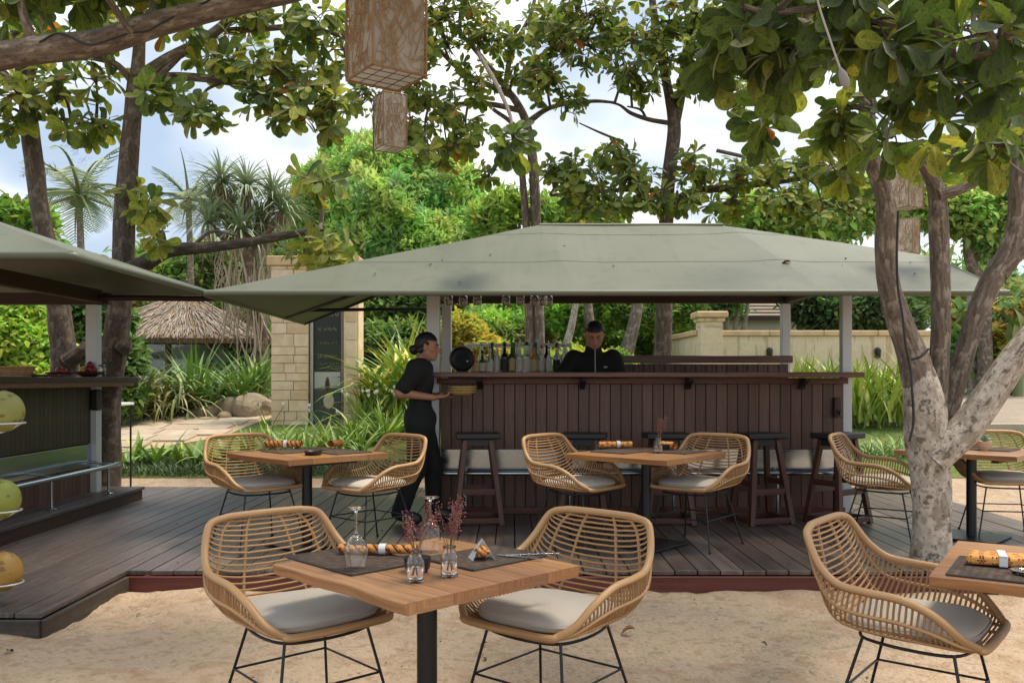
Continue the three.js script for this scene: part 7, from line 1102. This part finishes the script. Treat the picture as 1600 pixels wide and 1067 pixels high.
function person(label, pos, turn, J, o) {
  const t = thing('person', label, 'person', pos, turn), skin = std({ color: L(...(o.skin ?? [0.27, 0.135, 0.08])), roughness: 0.55 });
  const A = (a, b, ra, rb, fl) => [...a, ra, ...b, rb, fl];
  const up = (k) => V(...k);
  const b = [A(J.pelvis, J.chest, 0.115, 0.118, 1.35), A(J.chest, J.neck, 0.105, 0.055, 1.2), A(J.neck, J.head, 0.05, 0.05)];
  for (const s of ['l', 'r']) b.push(A(J.chest, J[s + 'sh'], 0.08, 0.062), A(J[s + 'sh'], J[s + 'el'], 0.054, 0.040), A(J[s + 'el'], J[s + 'wr'], 0.040, 0.026), A(J.pelvis, J[s + 'hip'], 0.11, 0.095), A(J[s + 'hip'], J[s + 'kn'], 0.086, 0.055), A(J[s + 'kn'], J[s + 'an'], 0.056, 0.036), A(J[s + 'an'], J[s + 'to'], 0.038, 0.026));
  const all = [...b.flatMap((q) => [[q[0], q[1], q[2]], [q[4], q[5], q[6]]])], lo = [0, 1, 2].map((k) => Math.min(...all.map((p) => p[k])) - 0.17), hi = [0, 1, 2].map((k) => Math.max(...all.map((p) => p[k])) + 0.17);
  lo[1] = -0.03;
  const body = limbs(b, 0.035), h = headField(V(J.head[0], J.head[1] + 0.06, J.head[2] + 0.012), o.pitch, o.yaw ?? 0), hc = V(J.head[0], J.head[1] + 0.06, J.head[2]);
  const geos = [surface(body, lo, hi, 0.013), surface((x, y, z) => smin(h.skin(x, y, z), capsule(x, y, z, A(J.neck, J.head, 0.05, 0.05)), 0.025), [hc.x - 0.15, hc.y - 0.2, hc.z - 0.17], [hc.x + 0.15, hc.y + 0.17, hc.z + 0.17], 0.0042)];
  for (const [s, sd] of [['l', 1], ['r', -1]]) { const w = up(J[s + 'wr']), hb = handBones(w, up(J[s + 'hd']), up(J[s + 'nm']), sd * (o.flip ?? 1), o.curl), f = limbs(hb, 0.006), P = hb.flatMap((q) => [[q[0], q[1], q[2]], [q[4], q[5], q[6]]]); geos.push(surface(f, [0, 1, 2].map((k) => Math.min(...P.map((p) => p[k])) - 0.03), [0, 1, 2].map((k) => Math.max(...P.map((p) => p[k])) + 0.03), 0.0036)); }
  part(t, 'body', merge(geos), skin);
  part(t, 'hair', surface(h.hair(o.bun), [hc.x - 0.2, hc.y - 0.2, hc.z - 0.2], [hc.x + 0.2, hc.y + 0.18, hc.z + 0.2], 0.0055), std({ color: L(0.008, 0.007, 0.007), roughness: 0.55 }));
  // shirt and trousers follow the body
  const cloth = std({ color: L(0.0045, 0.006, 0.006), roughness: 0.9, bumpMap: T.fabric, bumpScale: 0.0005 }), fold = (x, y, z) => (noise3(x * 14, y * 9, z * 14, 6) - 0.5) * 0.014;
  const sh = b.slice(0, 2).concat(...['l', 'r'].map((s) => [A(J.chest, J[s + 'sh'], 0.08, 0.062), A(J[s + 'sh'], up(J[s + 'sh']).lerp(up(J[s + 'el']), o.sleeve ?? 0.85).toArray(), 0.056, 0.052), A(J.pelvis, J[s + 'hip'], 0.11, 0.10)])), shf = limbs(sh, 0.04);
  const neckCut = J.neck[1] + 0.02;
  part(t, 'shirt', surface((x, y, z) => Math.max(shf(x, y, z) - 0.016 + fold(x, y, z), y - neckCut, (o.hem ?? J.pelvis[1] - 0.09) - y), lo, hi, 0.0105), cloth);
  const tr = ['l', 'r'].flatMap((s) => [A(J.pelvis, J[s + 'hip'], 0.11, 0.098), A(J[s + 'hip'], J[s + 'kn'], 0.088, 0.066), A(J[s + 'kn'], J[s + 'an'], 0.066, 0.056)]), trf = limbs(tr, 0.03);
  part(t, 'trousers', surface((x, y, z) => Math.max(trf(x, y, z) - 0.012 + fold(x, y, z), y - J.pelvis[1] - 0.04, 0.05 - y), lo, hi, 0.0115), cloth);
  for (const s of ['l', 'r']) { const f = limbs([A(J[s + 'an'], J[s + 'to'], 0.05, 0.04, 1)], 0.02); part(t, 'shoe', surface((x, y, z) => Math.max(f(x, y - 0.0, z) - 0.012, y - 0.1, 0.003 - y), [Math.min(J[s + 'an'][0], J[s + 'to'][0]) - 0.1, -0.01, Math.min(J[s + 'an'][2], J[s + 'to'][2]) - 0.1], [Math.max(J[s + 'an'][0], J[s + 'to'][0]) + 0.1, 0.13, Math.max(J[s + 'an'][2], J[s + 'to'][2]) + 0.1], 0.009), M.black); }
  // eyes, brows and lips
  const dark = std({ color: L(0.012, 0.008, 0.006), roughness: 0.4 });
  for (const s of [-1, 1]) { const e = new THREE.SphereGeometry(0.0105, 12, 8).scale(1.35, o.shut ? 0.25 : 0.6, 0.5); const p = h.at(s * 0.030, -0.002, 0.0735); part(t, 'eye', e, dark, p, [o.pitch, o.yaw ?? 0, 0]); part(t, 'eyebrow', sweep([h.at(s * 0.014, 0.021, 0.0875), h.at(s * 0.03, 0.026, 0.083), h.at(s * 0.047, 0.02, 0.068)], [0.004, 0.0045, 0.002], 6, { seg: 8 }), dark); }
  part(t, 'lips', sweep([h.at(-0.02, -0.06, 0.0775), h.at(0, -0.0605, 0.0895), h.at(0.02, -0.06, 0.0775)], [0.002, 0.0045, 0.002], 6, { seg: 10 }), std({ color: L(0.2, 0.075, 0.055), roughness: 0.5 }));
  return { t, h };
}
{ // the barman behind the counter, head bowed over his hands
  const J = { pelvis: [0, 0.80, -0.03], chest: [0, 1.14, 0.0], neck: [0, 1.35, 0.01], head: [0, 1.40, 0.04], lsh: [0.165, 1.262, -0.005], rsh: [-0.165, 1.262, -0.005], lel: [0.26, 1.02, 0.05], rel: [-0.36, 1.05, 0.12], lwr: [0.12, 1.06, 0.25], rwr: [-0.25, 1.08, 0.33], lhd: [-0.6, -0.2, 0.8], rhd: [0.5, -0.3, 0.8], lnm: [0.2, 1, 0.2], rnm: [-0.2, 1, 0.2], lhip: [0.09, 0.76, -0.03], rhip: [-0.09, 0.76, -0.03], lkn: [0.1, 0.42, 0.06], rkn: [-0.1, 0.42, 0.06], lan: [0.11, 0.075, -0.03], ran: [-0.11, 0.075, -0.03], lto: [0.13, 0.03, 0.12], rto: [-0.13, 0.03, 0.12] };
  const { t, h } = person('man with short black hair in dark shirt standing behind the bar looking down', V(0.766, DK, -8.42), 0.05, J, { pitch: 0.42, yaw: -0.06, curl: 0.55, shut: true, sleeve: 0.9, skin: [0.36, 0.19, 0.12] });
  t.scale.setScalar(1.09);
  part(t, 'placket', sweep([V(0, 1.335, 0.105), V(-0.004, 1.27, 0.132), V(-0.006, 1.1, 0.146), V(-0.004, 0.96, 0.138)], 0.0055, 6, { seg: 12 }), std({ color: L(0.3, 0.3, 0.28), roughness: 0.7 }));
  for (const s of [-1, 1]) part(t, 'collar', sweep([V(s * 0.062, 1.368, -0.02), V(s * 0.05, 1.36, 0.06), V(0, 1.325, 0.105)], [0.008, 0.013, 0.008], 6, { seg: 10 }), std({ color: L(0.02, 0.022, 0.022), roughness: 0.8 }));
  part(t, 'chest_emblem', new THREE.SphereGeometry(0.014, 10, 8).scale(1.3, 0.6, 0.2), std({ color: L(0.35, 0.36, 0.34) }), [0.085, 1.19, 0.132]);
}
{ // the waiter walking to the right with plates
  const J = { pelvis: [0, 0.85, 0], chest: [0, 1.16, 0.0], neck: [0, 1.345, 0.02], head: [0, 1.395, 0.05], lsh: [0.165, 1.275, 0.0], rsh: [-0.165, 1.275, 0.0], lel: [0.21, 1.04, -0.02], rel: [-0.215, 1.075, -0.13], lwr: [0.11, 1.045, 0.19], rwr: [-0.11, 1.035, 0.135], lhd: [-0.35, 0.05, 1], rhd: [0.35, 0.08, 1], lnm: [0.25, -1, 0], rnm: [-0.25, -1, 0], lhip: [0.085, 0.81, 0], rhip: [-0.085, 0.81, 0], lkn: [0.085, 0.44, 0.10], rkn: [-0.085, 0.44, -0.02], lan: [0.085, 0.08, 0.10], ran: [-0.085, 0.085, -0.16], lto: [0.09, 0.035, 0.24], rto: [-0.09, 0.035, -0.02] };
  const { t } = person('woman in black clothes with dark tied hair walking right carrying yellow plates', V(-0.765, DK, -7.46), Math.PI / 2 - 0.06, J, { pitch: 0.10, curl: 0.35, bun: true, sleeve: 0.78, hem: 0.74, flip: -1, skin: [0.32, 0.16, 0.1] });
  const plate = lathe([[0, 0], [0.06, 0], [0.075, 0.006], [0.122, 0.026], [0.125, 0.03], [0.12, 0.03], [0.074, 0.011], [0, 0.008]], 32), ym = std({ color: L(0.60, 0.45, 0.18), roughness: 0.5 });
  const base = V(-0.42, 1.175, -7.45);
  [0, 1, 2].forEach((i) => single('plate', ['lowest yellow plate of the stack in the hands of the waiter', 'middle yellow plate of the stack in the hands of the waiter', 'topmost yellow plate of the stack in the hands of the waiter'][i], 'plate', plate, ym, base.clone().add(V(i * 0.004, i * 0.021, 0)), i, 'plates carried by the waiter'));
}
scene.traverse((o) => { if (o.isMesh) { o.castShadow = true; o.receiveShadow = true; } });
renderer.render(scene, camera);
